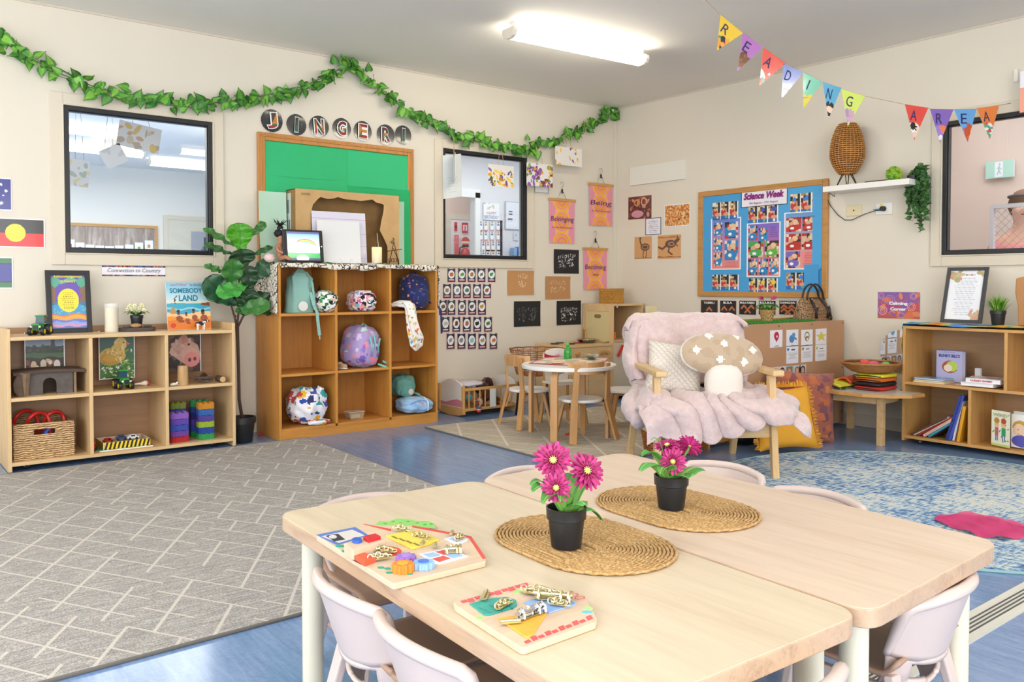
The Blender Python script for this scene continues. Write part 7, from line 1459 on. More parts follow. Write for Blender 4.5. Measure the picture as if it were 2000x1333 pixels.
# doll cradle
ck_=W['oak'];cw2=.545;cd2=.32
t=thing('doll_cradle','white and pine rocking doll cradle beside the cubby shelves','doll cradle',(3.765,5.385,0),.02);pw=mat('cradle_white','e6e1da',.5)
for(x0,s)in((0.0,1),(cw2-.014,1)):
 prof=[(0,.07),(0,.23),(.05,.265),(.11,.285),(.16,.29),(.21,.285),(.27,.265),(cd2,.23),(cd2,.07)]
 MB().prism(prof,.012,(x0,0,0),(0,1,0),(0,0,1)).obj('end_panel',pw,t)
 if s:MB().prism([(.01,.075),(.01,.125),(.08,.135),(.16,.12),(.24,.10),(cd2-.01,.105),(cd2-.01,.075)],.0015,(x0+(-.0015 if x0<.1 else .0125),0,0),(0,1,0),(0,0,1)).obj('pink_wave',mat('wave_pink','cf7f8c',.5),t)
 MB().prism([(-.01,.02),(.06,.006),(.16,0),(.26,.006),(cd2+.01,.02),(cd2+.01,.07),(-.01,.07)],.02,(x0-.004,0,0),(0,1,0),(0,0,1)).obj('rocker',ck_,t,bev=.002)
for y in(0,cd2):
 for x in(.0,cw2):MB().bar((x,y,.03),(x,y,.245),.022,.022).obj('post',ck_,t,bev=.004)
 MB().bar((0,y,.215),(cw2,y,.215),.018,.022).bar((0,y,.055),(cw2,y,.055),.018,.022).obj('rail',ck_,t,bev=.003)
 for k in range(9):MB().bar((.055+.054*k,y,.06),(.055+.054*k,y,.21),.008,.008).obj('spindle',ck_,t)
MB().bx(.01,cw2-.01,.01,cd2-.01,.05,.058).obj('bed_base',ck_,t)
MB().bx(.26,.315,-.014,-.006,.06,.205).obj('white_plate',mat('plate_w','e3e5e2',.4),t)
m_=MB();m_.col('2a4a8a').lathe([(0,.03),(.02,.028),(.022,.015)],(.13,-.03,.045),16).col('e3c63a').lathe([(.022,.015),(.022,.008)],(.13,-.03,.045),16).col('c8302a').lathe([(.022,.008),(.016,-.012),(0,-.016)],(.13,-.03,.045),16);m_.obj('spinning_toy',PLASTP,t,True)
def soft_doll(label,p,rz,tone,clo,hair,s=1.0,lay=0.0):
 t_=thing('soft_doll',label,'doll',p,rz,'dolls in the cradle');sk=mat('dsk'+tone,tone,.6);R=Matrix.Rotation(lay,3,'Y')
 vs=[(0,0,0),(0,0,.05),(0,0,.085),(0,0,.13),(.04,-.01,.07),(.07,-.03,.05),(-.04,-.01,.07),(-.07,-.03,.05),(.025,-.03,-.03),(.03,-.04,-.08),(-.025,-.03,-.03),(-.03,-.04,-.08)]
 skin_obj('body',[R@(Vector(v)*s)for v in vs],[(0,1),(1,2),(2,3),(1,4),(4,5),(1,6),(6,7),(0,8),(8,9),(0,10),(10,11)],[r*s for r in(.034,.03,.018,.042,.016,.013,.016,.013,.018,.014,.018,.014)],sk,t_)
 MB().ell(R@Vector((0,0,.02*s)),(.046*s,.044*s,.05*s),18,12,R=R).obj('clothes',mat('clo'+clo,clo,.9),t_,True);MB().ell(R@Vector((0,.010*s,.14*s)),(.05*s,.046*s,.046*s),18,12,dfn=wrinkle(.2,6)).obj('hair',mat('hair'+hair,hair,.9,bump=.5,bscale=120),t_,True);return t_
sdl=(3.765,5.385)
soft_doll('dark-skinned doll lying upside down across the top of the cradle',(sdl[0]+.28,sdl[1]+.17,.185),.4,'6b4030','2b2b34','3a2018',1.05,1.35)
soft_doll('doll in teal clothes at the left end of the cradle',(sdl[0]+.15,sdl[1]+.12,.125),-.3,'9a6248','3f9fb0','2a2024',.75,-1.2)
soft_doll('doll in pale pink clothes in the middle of the cradle',(sdl[0]+.20,sdl[1]+.09,.085),.2,'8a5a44','e6ccd2','33221e',.8,1.2)
soft_doll('brown doll at the right end of the cradle',(sdl[0]+.37,sdl[1]+.09,.10),.5,'7a3f26','241f22','5a2f20',.8,-1.1)
tag(MB().ell((0,0,.0),(.14,.11,.022),40,14,dfn=wrinkle(.3,3)).obj('cradle_blanket',mat('cradle_lilac','d8d2dc',.9),None,True,loc=(sdl[0]+.17,sdl[1]+.20,.235)),'pale lilac blanket bundled at the back of the cradle','blanket')
# play kitchen in the corner
kx0,kx1,ky=4.80,5.37,5.34;kd=BW-.02-ky;kh=.515;WK=W['maple']
t=thing('play_stove','pale wooden play kitchen bench with hob, sink and knobs','play kitchen',(kx0,ky,0));kw=kx1-kx0-.003
MB().bx(0,kw,0,kd,kh-.02,kh).obj('worktop',wood('play_top','dcbb84','cfa970',0),t,bev=.003)
for x in(0,kw-.015):MB().bx(x,x+.015,.008,kd,0,kh-.02).obj('side_panel',W['maplez'],t)
MB().bx(.015,kw-.015,.006,.018,kh-.13,kh-.022).obj('knob_panel',WK,t);MB().bx(.015,kw-.015,kd-.012,kd,0,kh-.02).obj('back_panel',W['back'],t)
for(x0,x1)in((.015,kw/2-.002),(kw/2+.002,kw-.015)):d_=MB().bx(x0,x1,.006,.018,.03,kh-.137).obj('door',WK,t,bev=.002);MB().cyl(((x0+x1)/2,.004,.30),((x0+x1)/2,.0025,.30),.03,n=18).obj('window_hole',mat('oven_black','2a2724',.4),d_)
MB().bx(.015,kw-.015,.02,kd-.02,.02,.035).obj('bottom_board',WK,t)
for x in(.14,.43,.50):MB().cyl((x,.006,kh-.075),(x,-.025,kh-.075),.020,.018,n=18).obj('knob',W['oak'],t,bev=.003)
for(x,y,c)in((.10,.25,'17181b'),(.21,.31,'17181b'),(.21,.16,'17181b'),(.33,.20,'a82030')):MB().cyl((x,y,kh),(x,y,kh+.009),.038,n=26).obj('hob_ring',mat('hob'+c,c,.4),t,bev=.002)
MB().lathe([(.085,.03),(.09,.034),(.086,.034),(.07,.004),(0,.003)],(.44,.2,kh),30,sx=1.1).obj('sink_bowl',M_CHROME,t,True)
MB().tube([(.50,.31,kh),(.50,.31,kh+.10),(.48,.28,kh+.125),(.455,.24,kh+.115)],[.014,.012,.012,.010],10).obj('tap',W['oak'],t,True)
t=thing('play_fridge','tall pale wooden play cupboard with cut-out handles next to the hob bench','play kitchen',(kx1,ky,0));fw=.40;fh=.87
pz=[(0,.0),(kd,.0),(kd,fh),(0,fh)]
s_=MB().bx(0,.018,0,.05,0,fh-.02).bx(0,.018,kd-.05,kd,0,fh-.02).bx(0,.018,.05,kd-.05,fh-.07,fh-.02).bx(0,.018,.05,kd-.05,0,kh+.02);s_.obj('side_frame',W['maplez'],t,bev=.002)
MB().bx(.005,.013,.05,kd-.05,kh+.02,fh-.07).obj('side_infill',mat('infill','d6c694',.5),t)
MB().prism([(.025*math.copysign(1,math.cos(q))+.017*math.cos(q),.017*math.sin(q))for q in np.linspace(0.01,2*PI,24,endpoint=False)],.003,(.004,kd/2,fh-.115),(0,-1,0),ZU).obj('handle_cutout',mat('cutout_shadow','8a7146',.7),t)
MB().bx(fw-.018,fw,0,kd,0,fh-.02).obj('side_panel',W['maplez'],t);MB().bx(0,fw,0,kd,fh-.02,fh).obj('top_board',WK,t,bev=.002)
MB().bx(.018,fw-.018,.0,kd,kh+.01,kh+.028).bx(.018,fw-.018,.01,kd,.03,.045).obj('shelf_board',WK,t);MB().bx(.018,fw-.018,kd-.012,kd,.03,fh-.02).obj('back_panel',W['back'],t)
MB().bx(.018,fw-.018,0,.014,.05,kh+.006).obj('lower_door',mat('beige_door','d3c6b0',.5),t,bev=.002);MB().bar((.055,-.012,kh-.12),(.12,-.012,kh-.02),.022,.02).obj('door_handle',mat('toy_red2','d02a1e',.35),t,bev=.006)
MB().box((fw+.115,-.14,fh-.16),(.33,.016,.27),Matrix.Rotation(-.75,3,'Z')).obj('upper_door',mat('infill','d6c694'),t,bev=.002)
MB().cyl((.10,.30,fh-.12),(.14,.30,fh-.12),.015,n=12).cyl((.075,.02,fh-.035),(.075,.02,fh-.02),.008,n=10).obj('door_catch',M_WHITE,t)
tag(MB().bx(-.02,.02,-.02,.02,0,.07).obj('orange_block',mat('orange_block','e07a1a',.5),None,loc=(kx1+.055,ky+.05,kh+.0285),bev=.003),'small orange box inside the play cupboard','box')
p=PY(1198,592,5.52);woven_box('seagrass_basket','small square seagrass basket on top of the play cupboard',(p.x,5.545,fh+.001),.165,.15,.13,wood('seagrass','b9883c','8f6426',0,.8,2),rows=5,handles=False,amp=.006)
t=thing('play_pan','flat metal play pan with a dark handle lying beside the sink','pan',(kx1-.045,ky+.07,kh+.001));MB().lathe([(0,0),(.022,0),(.026,.008),(.022,.008),(0,.003)],n=20).obj('pan',M_CHROME,t,True,ang=40);MB().bar((.02,0,.006),(.042,-.03,.010),.008,.005).obj('pan_handle',M_BLACK,t)
# round play table with four chairs
TC=PZ(1111,711,.50);TR=.325;TH=.50;bz_=W['beech']
t=thing('round_table','small round white play table with bent beech legs','table',(TC.x,TC.y,0),0.0);wt_=mat('white_laminate','f2f0ec',.3)
MB().lathe([(0,TH-.026),(TR-.004,TH-.026),(TR,TH-.022),(TR,TH-.003),(TR-.003,TH),(0,TH)],n=64).obj('tabletop',wt_,t,True,ang=30)
def bentleg(mb,c,d,h,w_,th,splay=0,reach=.12,r=.045,w2=None):
 """L-shaped laminated leg: goes out under the top along d, bends down to the floor"""
 c,d=Vector(c),Vector(d).normalized();P=[c-d*reach]+[c-d*r+d*r*math.sin(a)-ZU*(r-r*math.cos(a))for a in np.linspace(0,PI/2,7)];P.append(Vector((c.x,c.y,0))+d*splay);s_=Vector((-d.y,d.x,0));P=[p+ZU*0 for p in P]
 P[-1].z=0;n=len(P);wds=[w_]*(n-1)+[w2 or w_]
 vs=[]
 for i,p in enumerate(P):
  tn_=(P[min(i+1,n-1)]-P[max(i-1,0)]).normalized();nn=tn_.cross(s_).normalized()
  if i==n-1:nn=Vector((-d.x,-d.y,0))if nn.dot(-d)>0 else Vector((d.x,d.y,0))
  for a,b in((-1,-1),(1,-1),(1,1),(-1,1)):vs.append(p+s_*a*wds[i]/2+nn*b*th/2)
 fs=[(0,1,2,3),((n-1)*4+3,(n-1)*4+2,(n-1)*4+1,(n-1)*4)]
 for i in range(n-1):
  for k in range(4):fs.append((i*4+k,i*4+(k+1)%4,(i+1)*4+(k+1)%4,(i+1)*4+k))
 mb.add(vs,fs);return mb
L0=PZ(1078,868,0)-Vector((TC.x,TC.y,0));a0=math.atan2(L0.y,L0.x);lr=TR-.045
for k in range(4):
 a=a0+k*PI/2;d=(math.cos(a),math.sin(a),0);bentleg(MB(),(d[0]*lr,d[1]*lr,TH-.037),d,TH,.05,.022).obj('leg',bz_,t,bev=.002)
def kid_chair(name,label):
 """local -y is the front of the chair (sitter faces -y); backrest at +y"""
 t_=thing(name,label,'chair',(0,0,0),0,'beech play chairs around the round table');sh_=.275;bh_=.525
 MB().lathe([(0,sh_-.02),(.145,sh_-.02),(.15,sh_-.016),(.15,sh_-.003),(.147,sh_),(0,sh_)],n=48).obj('seat',wt_,t_,True,ang=30)
 for s in(-1,1):
  bentleg(MB(),(s*.085,-.085,sh_-.030),(s*.6,-.8,0),sh_,.036,.018,splay=.05,reach=.06,r=.035).obj('front_leg',bz_,t_,bev=.002)
  m_=MB();m_.bar((s*.185,.165,0),(s*.135,.115,sh_),.048,.018,up=(.3*s,1,0)).bar((s*.135,.115,sh_-.005),(s*.128,.135,bh_-.01),.038,.016,up=(.3*s,1,0));m_.obj('rear_leg',bz_,t_,bev=.002)
  MB().bar((s*.06,.05,sh_-.03),(s*.125,.10,sh_-.035),.03,.016).bar((s*.122,.098,sh_-.03),(s*.15,.126,.13),.03,.012,up=(.3*s,1,0)).obj('bracket',bz_,t_,bev=.001)
 P=[(.155*math.cos(q),-.0+.155*math.sin(q))for q in np.linspace(.12*PI,.88*PI,15)]
 mb=MB();n=len(P);vs=[]
 for i,(x,y)in enumerate(P):
  r0=Vector((x,y,0)).normalized()*.008
  for z in(bh_-.08,bh_):vs+=[Vector((x,y,z))-r0,Vector((x,y,z))+r0]
 fs=[]
 for i in range(n-1):
  a,b=i*4,(i+1)*4;fs+=[(a,b,b+2,a+2),(a+1,a+3,b+3,b+1),(a+2,b+2,b+3,a+3),(a,a+1,b+1,b)]
 fs+=[(0,2,3,1),((n-1)*4,(n-1)*4+1,(n-1)*4+3,(n-1)*4+2)];mb.add(vs,fs);mb.obj('backrest',bz_,t_,bev=.002);return t_
kc=kid_chair('play_chair','beech play chair with round white seat, back to the camera, nearest the front')
def seat_at(px,py):return PZ(px,py,.275)
S_=seat_at(1133,772)
def kplace(o,p,face):f_=Vector(face).normalized()*.055;o.location=(p.x-f_.x,p.y-f_.y,.0095);o.rotation_euler=(0,0,math.atan2(face[1],face[0])+PI/2)
cA,cB,cC,cD=seat_at(1047,760),seat_at(1124,778),seat_at(1208,762),seat_at(1095,735)
kplace(kc,cB,(.10,.99))
for(p,fc,lb)in((cA,(.93,-.25),'beech play chair left of the round table beside the cradle'),(cC,(-.75,.6),'beech play chair right of the round table, partly behind the armchair'),):
 o=dup(kc,label=lb);kplace(o,p,fc)
TT=TH+.0005
def on_table(px,py):p=PZ(px,py,TH);return p
t=thing('play_tablecloth','cream and green patchwork cloth with red edging on the round table','tablecloth',(TC.x,TC.y,TT));ang_=-.55;R_=Matrix.Rotation(ang_,3,'Z')
q0,q1_,q2,q3=[on_table(x,y)-Vector((TC.x,TC.y,TH))for x,y in((1032,711),(1172,718),(1190,701),(1060,701))]
def cl(u,v):return(q0*(1-u)+q1_*u)*(1-v)+(q3*(1-u)+q2*u)*v+ZU*(.003+.003*math.sin(u*9)*math.sin(v*7))
MB().grid(cl,44,30,cfn=lambda u,v,q:'b8283c' if(v<.07 or v>.93 or u>.955 or u<.045)else('a3a882' if(int(u*5)+int(v*3))%2 else 'e3cdb8')if noise.noise(q*30)<.25 else 'd8b0a0').obj('cloth',CLOTHP,t,solid=.002)
MB().grid(lambda u,v:q3*.97+Vector((.0+.16*u*(1-v),-.01-.10*u*(1-v),.008+.045*v*(1-u)+.01*u)),8,8).obj('folded_corner',mat('cloth_red','b02034',.8),t,solid=.002)
def ontab(px,py,dz=.007):p=on_table(px,py);return(p.x,p.y,TT+dz)
t=thing('toy_bottle','bright green toy bottle standing on the round table','toy bottle',ontab(1109,703),.4);gb=mat('bottle_green','2f9a3a',.2,coat=.4)
MB().grid(lambda u,v:(lambda a,r,z:(math.copysign(abs(math.cos(a))**.4,math.cos(a))*r,math.copysign(abs(math.sin(a))**.4,math.sin(a))*r,z))(u*2*PI,(.024 if v<.6 else .024-(v-.6)/.4*.014),.075*v/.8 if v<.8 else .075+(v-.8)*.05),28,12,closeu=True).prism([(.022,.022),(-.022,.022),(-.022,-.022),(.022,-.022)][::-1],.002).cyl((0,0,.083),(0,0,.100),.010,n=14).obj('bottle',gb,t,True,ang=50)
MB().cyl((0,0,.100),(0,0,.116),.011,n=14).obj('bottle_cap',mat('cap_green','3fd05a',.3),t);MB().bx(-.012,.012,-.0262,-.0246,.02,.055).obj('bottle_label',mat('label_green','62c84a',.4),t)
t=thing('steel_bowl','small stainless bowl with wooden eggs on the round table','bowl',ontab(1156,704));MB().lathe([(0,0),(.02,0),(.045,.018),(.054,.034),(.051,.034),(.042,.02),(.018,.004),(0,.004)],n=36).obj('bowl',M_CHROME,t,True,ang=60)
p=ontab(1154,704);tag(MB().ell((0,0,0),(.016,.014,.013),16,10).obj('toy_egg',mat('egg_tan','c9a080',.4),None,True,loc=(p[0]-.012,p[1],p[2]+.028)),'small tan wooden egg in the steel bowl','toy food')
for k,(x,y,w_,lb)in enumerate(((1090,712,.055,'thin wooden plate tilted on the patchwork cloth, left one'),(1132,712,.05,'thin wooden plate on the patchwork cloth under the bowl'))):
 p=ontab(x,y,.010);tag(MB().lathe([(0,0),(w_*.9,0),(w_,.004),(w_*.9,.006),(0,.004)],n=30,sy=.7).obj('wooden_plate',mat('plate_wood','dcc294',.5),None,True,loc=p),lb,'plate')
tag(MB().bx(-.022,.022,-.012,.012,0,.012).obj('orange_brick',mat('brick_orange','e2421c',.4),None,loc=(PZ(1110,853,0).x,PZ(1110,853,0).y,.0105),bev=.002),'small orange toy piece on the beige rug under the round table','toy brick')
bp=PY(1046,672,5.14);t=thing('rattan_planter','round openwork rattan basket on dark legs behind the round table','basket',(bp.x,5.12,0));mb=MB();rt2=mat('rattan_red','9a5f34',.6)
for i in range(13):
 v=i/12;r=.165+.055*v;mb.tube([(r*math.cos(a),r*math.sin(a),.33+.20*v+.002*math.sin(a*12+i*PI))for a in np.linspace(0,2*PI,40,endpoint=False)],.003 if i<12 else .007,4,close=True)
for k in range(22):a=k*2*PI/22;mb.tube([(.165*math.cos(a),.165*math.sin(a),.33),(.22*math.cos(a),.22*math.sin(a),.53)],.0028,4)
mb.lathe([(0,.33),(.165,.33),(.165,.336),(0,.336)],n=24);mb.obj('weave',rt2,t,True)
for k in range(3):a=k*2*PI/3+.4;MB().tube([(.13*math.cos(a),.13*math.sin(a),.33),(.17*math.cos(a),.17*math.sin(a),0)],[.012,.009],8).obj('leg',M_BLACK,t,True)
p=PZ(1092,746,.325);t=thing('toy_highchair','white doll high chair with rounded back and pink heart behind the table','doll high chair',(p.x+.04,p.y,0),-.15);t.scale=(1,1,.93)
MB().prism([(-.10,.35),(.10,.35),(.12,.54)]+[(.12*math.cos(q),.55+.06*math.sin(q))for q in np.linspace(.2,PI-.2,11)]+[(-.12,.54)],.014,(0,.1,0),XB,ZU).obj('backrest',pw,t,bev=.002)
MB().bx(-.12,.12,-.11,.1,.335,.35).obj('seat',pw,t)
for x in(-.10,.10):
 MB().bar((x,.10,.52),(x,.10,.335),.02,.02).obj('back_post',W['oakz'],t)
 for y in(-.09,.09):MB().bar((x,y,.335),(x*1.25,y*1.4,0),.022,.022).obj('leg',W['oakz'],t)
MB().bar((-.11,-.1,.14),(.11,-.1,.14),.03,.016).obj('foot_rest',W['oak'],t)
MB().ell((-.008,.084,.55),(.012,.002,.012),10,6).ell((.010,.084,.55),(.012,.002,.012),10,6).obj('heart_mark',mat('heart_pink','dba0ac',.6),t,True)
# armchair with throws and cushions
FRp,RRp,RLp=PZ(1509,943,0),PZ(1414,895,0),PZ(1253,884,0)
fdir=Vector((-.56,-.83,0)).normalized();AC=Vector((3.80,3.085,0));rz=math.atan2(fdir.y,fdir.x)+PI/2
t=thing('armchair','pale timber armchair with dark grey seat facing the craft tables','armchair',AC,rz);hw_,hd_=.315,.315;ash=W['ash'];ashz=wood('light_ash_z','d6b27e','c59c68',2,.4)
for s in(-1,1):
 MB().bar((s*hw_*1.02,-hd_*1.04,0),(s*hw_,-hd_*.86,.555),.036,.040,up=(0,1,0),w2=.038,h2=.045).obj('leg',ashz,t,bev=.004)
 MB().bar((s*hw_*1.02,hd_*1.15,0),(s*hw_,hd_*.72,.33),.036,.036,up=(0,1,0)).bar((s*hw_,hd_*.72,.30),(s*hw_,hd_*.62,.56),.036,.04,up=(0,1,0)).obj('leg',ashz,t,bev=.004)
 MB().bar((s*hw_,-hd_*1.22,.575),(s*hw_,hd_*.85,.575),.062,.032,up=(0,0,1)).obj('arm',ash,t,bev=.008)
 MB().bar((s*hw_,-hd_*.85,.265),(s*hw_,hd_*.75,.245),.028,.07,up=(0,0,1)).obj('side_rail',ash,t,bev=.003)
fr_=MB().bar((-hw_,-hd_*.9,.262),(hw_,-hd_*.9,.262),.028,.085,up=(0,0,1)).obj('front_rail',ash,t,bev=.003);MB().cyl((-.05,-hd_*.9-.0145,.262),(-.05,-hd_*.9-.016,.262),.02,n=24).obj('knot',mat('knot','b98d5c',.5),fr_)
MB().bar((-hw_,hd_*.72,.25),(hw_,hd_*.72,.25),.028,.07,up=(0,0,1)).obj('rear_rail',ash,t,bev=.003)
gy=mat('grey_upholstery','5c5f68',.85,bump=.3,bscale=400)
MB().bx(-hw_+.02,hw_-.02,-hd_*.95,hd_*.7,.302,.365).obj('seat_cushion',gy,t,bev=.018)
mb=MB();mb.bar((0,hd_*.58,.33),(0,hd_*1.0,.78),.52,.08,up=(0,1,0));mb.obj('back_cushion',gy,t,bev=.02)
furm=NT('plush_fur');v=furm.coord();fn_=furm.noise(v,26,4,.6);fn2=furm.noise(v,120,2);furm.base(furm.ramp(fn_,[(.3,'cdb3b1'),(.55,'d7bfbd'),(.75,'dfcac7')]));furm.b.inputs['Roughness'].default_value=1;furm.b.inputs['Sheen Weight'].default_value=.6
furm.bump(furm.math('ADD',furm.math('MULTIPLY',fn_,1.2),furm.math('MULTIPLY',fn2,.5)),.8,.008)
RzM=Matrix.Rotation(0,3,'Z');t=thing('fur_throw','dusty pink faux fur throw over the back of the armchair','throw',AC,rz)
def backthrow(u,v):
 x=(u-.5)*.66;ext=1+.10*math.sin(v*PI)
 y0,z0=hd_*.58,.33;dy,dz=hd_*.47,.46
 if v<.48:s=v/.48;yy=y0+dy*s-.075;zz=z0+.12+(dz-.10)*s+.02
 elif v<.58:s=(v-.48)/.10;a=PI*s;yy=y0+dy+.0-.075*math.cos(a)+.01;zz=z0+dz+.025+.05*math.sin(a)
 else:s=(v-.58)/.42;yy=y0+dy+.085-dy*s*.7;zz=z0+dz+.02-(dz-.15)*s
 edge=max(0,abs(x)-.25)/.08;sag=.0
 if x<0:sag=edge*edge*.03
 k=noise.noise(Vector((x*7+v*2,v*3.5,2)))*.030+.014*math.sin(x*46+8*noise.noise(Vector((x*2,v*3,5))))*(.5+.5*math.sin(v*9))+.006*noise.noise(Vector((x*40,v*30,1)))
 rnd=edge**2*.055
 nrm_y=-1 if v<.5 else 1
 return Vector((x*ext,yy+nrm_y*(k-rnd)-(.0),zz-sag-edge**2*.05+(k*.6 if .45<v<.6 else 0)))
MB().grid(backthrow,110,110).obj('fur',furm.m,t,True,solid=.022)
mb=MB()
mb.grid(lambda u,v:Vector((-.31-.035*math.sin(v*PI)+.055*math.cos(u*2*PI)*(.8+.25*math.sin(v*7)),hd_*.95+.11*math.sin(u*2*PI)*(1-.2*v)-.10*(1-v),.80-.32*(1-v)-.02*math.sin(u*6+v*5)+.012*noise.noise(Vector((u*9,v*9,3))))),44,40,closeu=True);mb.obj('side_roll',furm.m,t,True)
t=thing('fur_throw','dusty pink faux fur throw gathered over the armchair seat','throw',AC,rz)
def seatthrow(u,v):
 x=.46-u*.86;D=.50;
 fold=abs(math.sin(x*16+5.5*noise.noise(Vector((x*3.1,v*1.6,4)))+1.6*math.sin(v*2.6)+x*v*7))**.75;f2=noise.noise(Vector((x*9,v*5,7)))
 drop_l=.125+.05*math.sin(x*7+2.4)+.03*fold;s=v*(D+drop_l);
 if s<D-.06:y=.16-s;z=.385+.018+.045*fold+.03*f2+(.03*max(0,abs(x)-.25)/.15)
 else:
  q=(s-(D-.06));a=min(q/.09,PI/2);y=.16-(D-.06)-.055*math.sin(a)-.045*fold*min(1,q/.08)-.03*f2;z=.403-.055*(1-math.cos(a))-max(0,q-.12)*1.0+.03*fold*max(0,1-q/.1)
 over=max(0,abs(x)-.33)
 if over>0:z-=over*(1.1 if x<0 else .45)+.0;
 y-=.02
 return Vector((x*1.02+.012*math.sin(v*8),y,z))
MB().grid(seatthrow,150,90).obj('fur',furm.m,t,True,solid=.020)
mb=MB()
for(pts_,rr)in(([(.30,.12,.40),(.38,.02,.38),(.41,-.12,.36),(.40,-.25,.30)],.062),([(-.30,.02,.42),(-.36,-.06,.43),(-.41,-.16,.40),(-.45,-.27,.36)],.055),([(.20,.0,.42),(.27,-.16,.40),(.29,-.30,.34)],.045),([(-.14,.04,.43),(-.20,-.10,.42),(-.22,-.24,.41),(-.24,-.36,.33)],.045),([(.05,-.10,.425),(.07,-.24,.415),(.06,-.38,.33)],.04)):
 P=[Vector((-p[0],p[1],p[2]))for p in pts_];Q=[]
 for a_,b_ in zip(P[:-1],P[1:]):Q+=[a_.lerp(b_,k/6)for k in range(6)]
 Q.append(P[-1]);mb.tube(Q,[rr*(.55+.45*math.sin(PI*(i+1)/(len(Q)+1)))*(1+.12*math.sin(i*1.9))for i in range(len(Q))],16)
mb.obj('gathered_folds',furm.m,t,True)
ow=vc('knit_cream',.95,bump=.7,bscale=260)
def knit(u,v,q):
 a=(u*9+v*9)%1;b=(u*9-v*9)%1;return 'b9aea2' if((int(u*60)+int(v*60))%3==0 and(a<.35 or b<.35))else('d8cec2' if(int(u*60)+int(v*60))%2 else 'e6ddd3')
def in_chair(lx,ly,z):v_=Matrix.Rotation(rz,3,'Z')@Vector((lx,ly,0));return(AC.x+v_.x,AC.y+v_.y,z)
cushion('knitted_cushion','cream open-knit cushion on the left of the armchair seat',in_chair(-.165,-.02,.415),.33,.32,.13,ow,.42,rz-.2,cfn=knit,roll_=-.12,seed=2)
t=thing('mushroom_cushion','fluffy mushroom-shaped cushion with beige white-spotted cap on the armchair','cushion',in_chair(.085,-.13,.395),rz);plush=vc('plush_pile',1.0,sheen=.5,bump=.9,bscale=150);R_=Matrix.Rotation(-.30,3,'X')
spots_=[(-.155,.025),(-.075,.105),(.0,.055),(.085,.105),(.165,.02),(-.03,-.035),(.105,-.05)]
def capc(q):
 p=R_.inverted()@q
 if abs(p.y)<.016 and(p.x/.225)**2+(p.z/.125)**2>.86:return 'efe8dd'
 for(x,z)in spots_:
  if abs(p.x-x)+abs(p.z-z)*.9<.024+.005*noise.noise(p*60):return 'f2ede4'
 return 'bfa88e' if noise.noise(p*22)>-.1 else 'b79f84'
MB().ell((0,0,.255),(.232,.075,.128),120,84,p=.95,dfn=lambda d:(-.20*max(0,-d.z)**2*(1-abs(d.x)))+.012*noise.noise(d*9),R=R_@Matrix.Rotation(.10,3,'Y'),cfn=capc).obj('cap',plush,t,True)
MB().ell((0,-.045,.105),(.104,.065,.115),50,36,p=.75,dfn=lambda d:.03*noise.noise(d*6)).obj('stalk',mat('plush_white','e6ddd2',1,sheen=.5,bump=.9,bscale=120),t,True)
bp=PZ(1372,884,0);t=thing('oval_basket','low brown oval willow basket on the floor behind the armchair','basket',(4.06,3.50,0));mb=MB()
for i in range(10):
 v=i/9;mb.tube([((.20+.03*v)*math.cos(a),(.15+.02*v)*math.sin(a),.012+.15*v+.003*math.sin(a*18+i*PI))for a in np.linspace(0,2*PI,72,endpoint=False)],.0085,5,close=True)
mb.lathe([(0,.004),(.19,.004),(.215,.15)],n=36,sy=.76);mb.obj('weave',mat('willow','a8682f',.6,vary=.3,nscale=30),t,True)
tag(MB().ell((0,0,.05),(.10,.06,.05),26,16,dfn=wrinkle(.25,3)).obj('black_bundle',mat('bundle_black','1c1b1f',.8),None,True,loc=(PZ(1460,868,0).x,PZ(1460,868,0).y,0.002)),'black soft bundle on the floor behind the armchair leg','bag')
# craft tables
TZ0=.48;TTH=.036
def rounded(P,r,n=14):
 out=[];m=len(P)
 for i in range(m):
  p,a,b=Vector(P[i]),Vector(P[i-1]),Vector(P[(i+1)%m]);da,db=(a-p).normalized(),(b-p).normalized();A_,B2=p+da*r,p+db*r
  for k in range(n):s=k/(n-1);out.append(tuple(A_*(1-s)**2+p*2*s*(1-s)+B2*s*s))
 return out
ply_e=wood('tabletop_edge','c2a488','a8886f',1,.4,1.2)
def craft_table(label,P,m):
 c=Vector((sum(p[0]for p in P)/4,sum(p[1]for p in P)/4));t_=thing('craft_table',label,'table',(c.x,c.y,0),0,'birch craft tables');q=[(x-c.x,y-c.y)for x,y in P];rp=rounded(q,.055)
 MB().prism(rp,TTH-.0015,(0,0,TZ0-TTH)).obj('edge_band',ply_e,t_,True,ang=30,bev=.002);MB().prism([(x*.994,y*.997)for x,y in rp],.0015,(0,0,TZ0-.0015)).obj('tabletop',m,t_)
 for x,y in q:
  lx,ly=x-math.copysign(.065,x),y-math.copysign(.065,y);l_=MB().cyl((lx,ly,.03),(lx,ly,TZ0-TTH),.026,n=24).obj('leg',mat('leg_cream','ddd6c0',.35),t_,True,ang=50);MB().cyl((lx,ly,0),(lx,ly,.035),.024,n=20).obj('foot',M_BLACK,l_,True,ang=50)
 return t_
craft_table('pale birch craft table with the two busy boards and one pot on a mat',[(.774,.772),(1.366,.748),(1.418,1.965),(.823,1.988)],W['table'])
craft_table('slightly rosier birch craft table nearer the armchair',[(1.375,.742),(1.985,.770),(2.042,1.985),(1.424,1.962)],W['tableb'])
mm=NT('seagrass_braid');v=mm.coord();n1=mm.noise(v,170,3,.7);mm.base(mm.ramp(n1,[(.32,'94703f'),(.5,'bb935c'),(.68,'d8b584')]));mm.b.inputs['Roughness'].default_value=.8;mm.bump(n1,.6,.002)
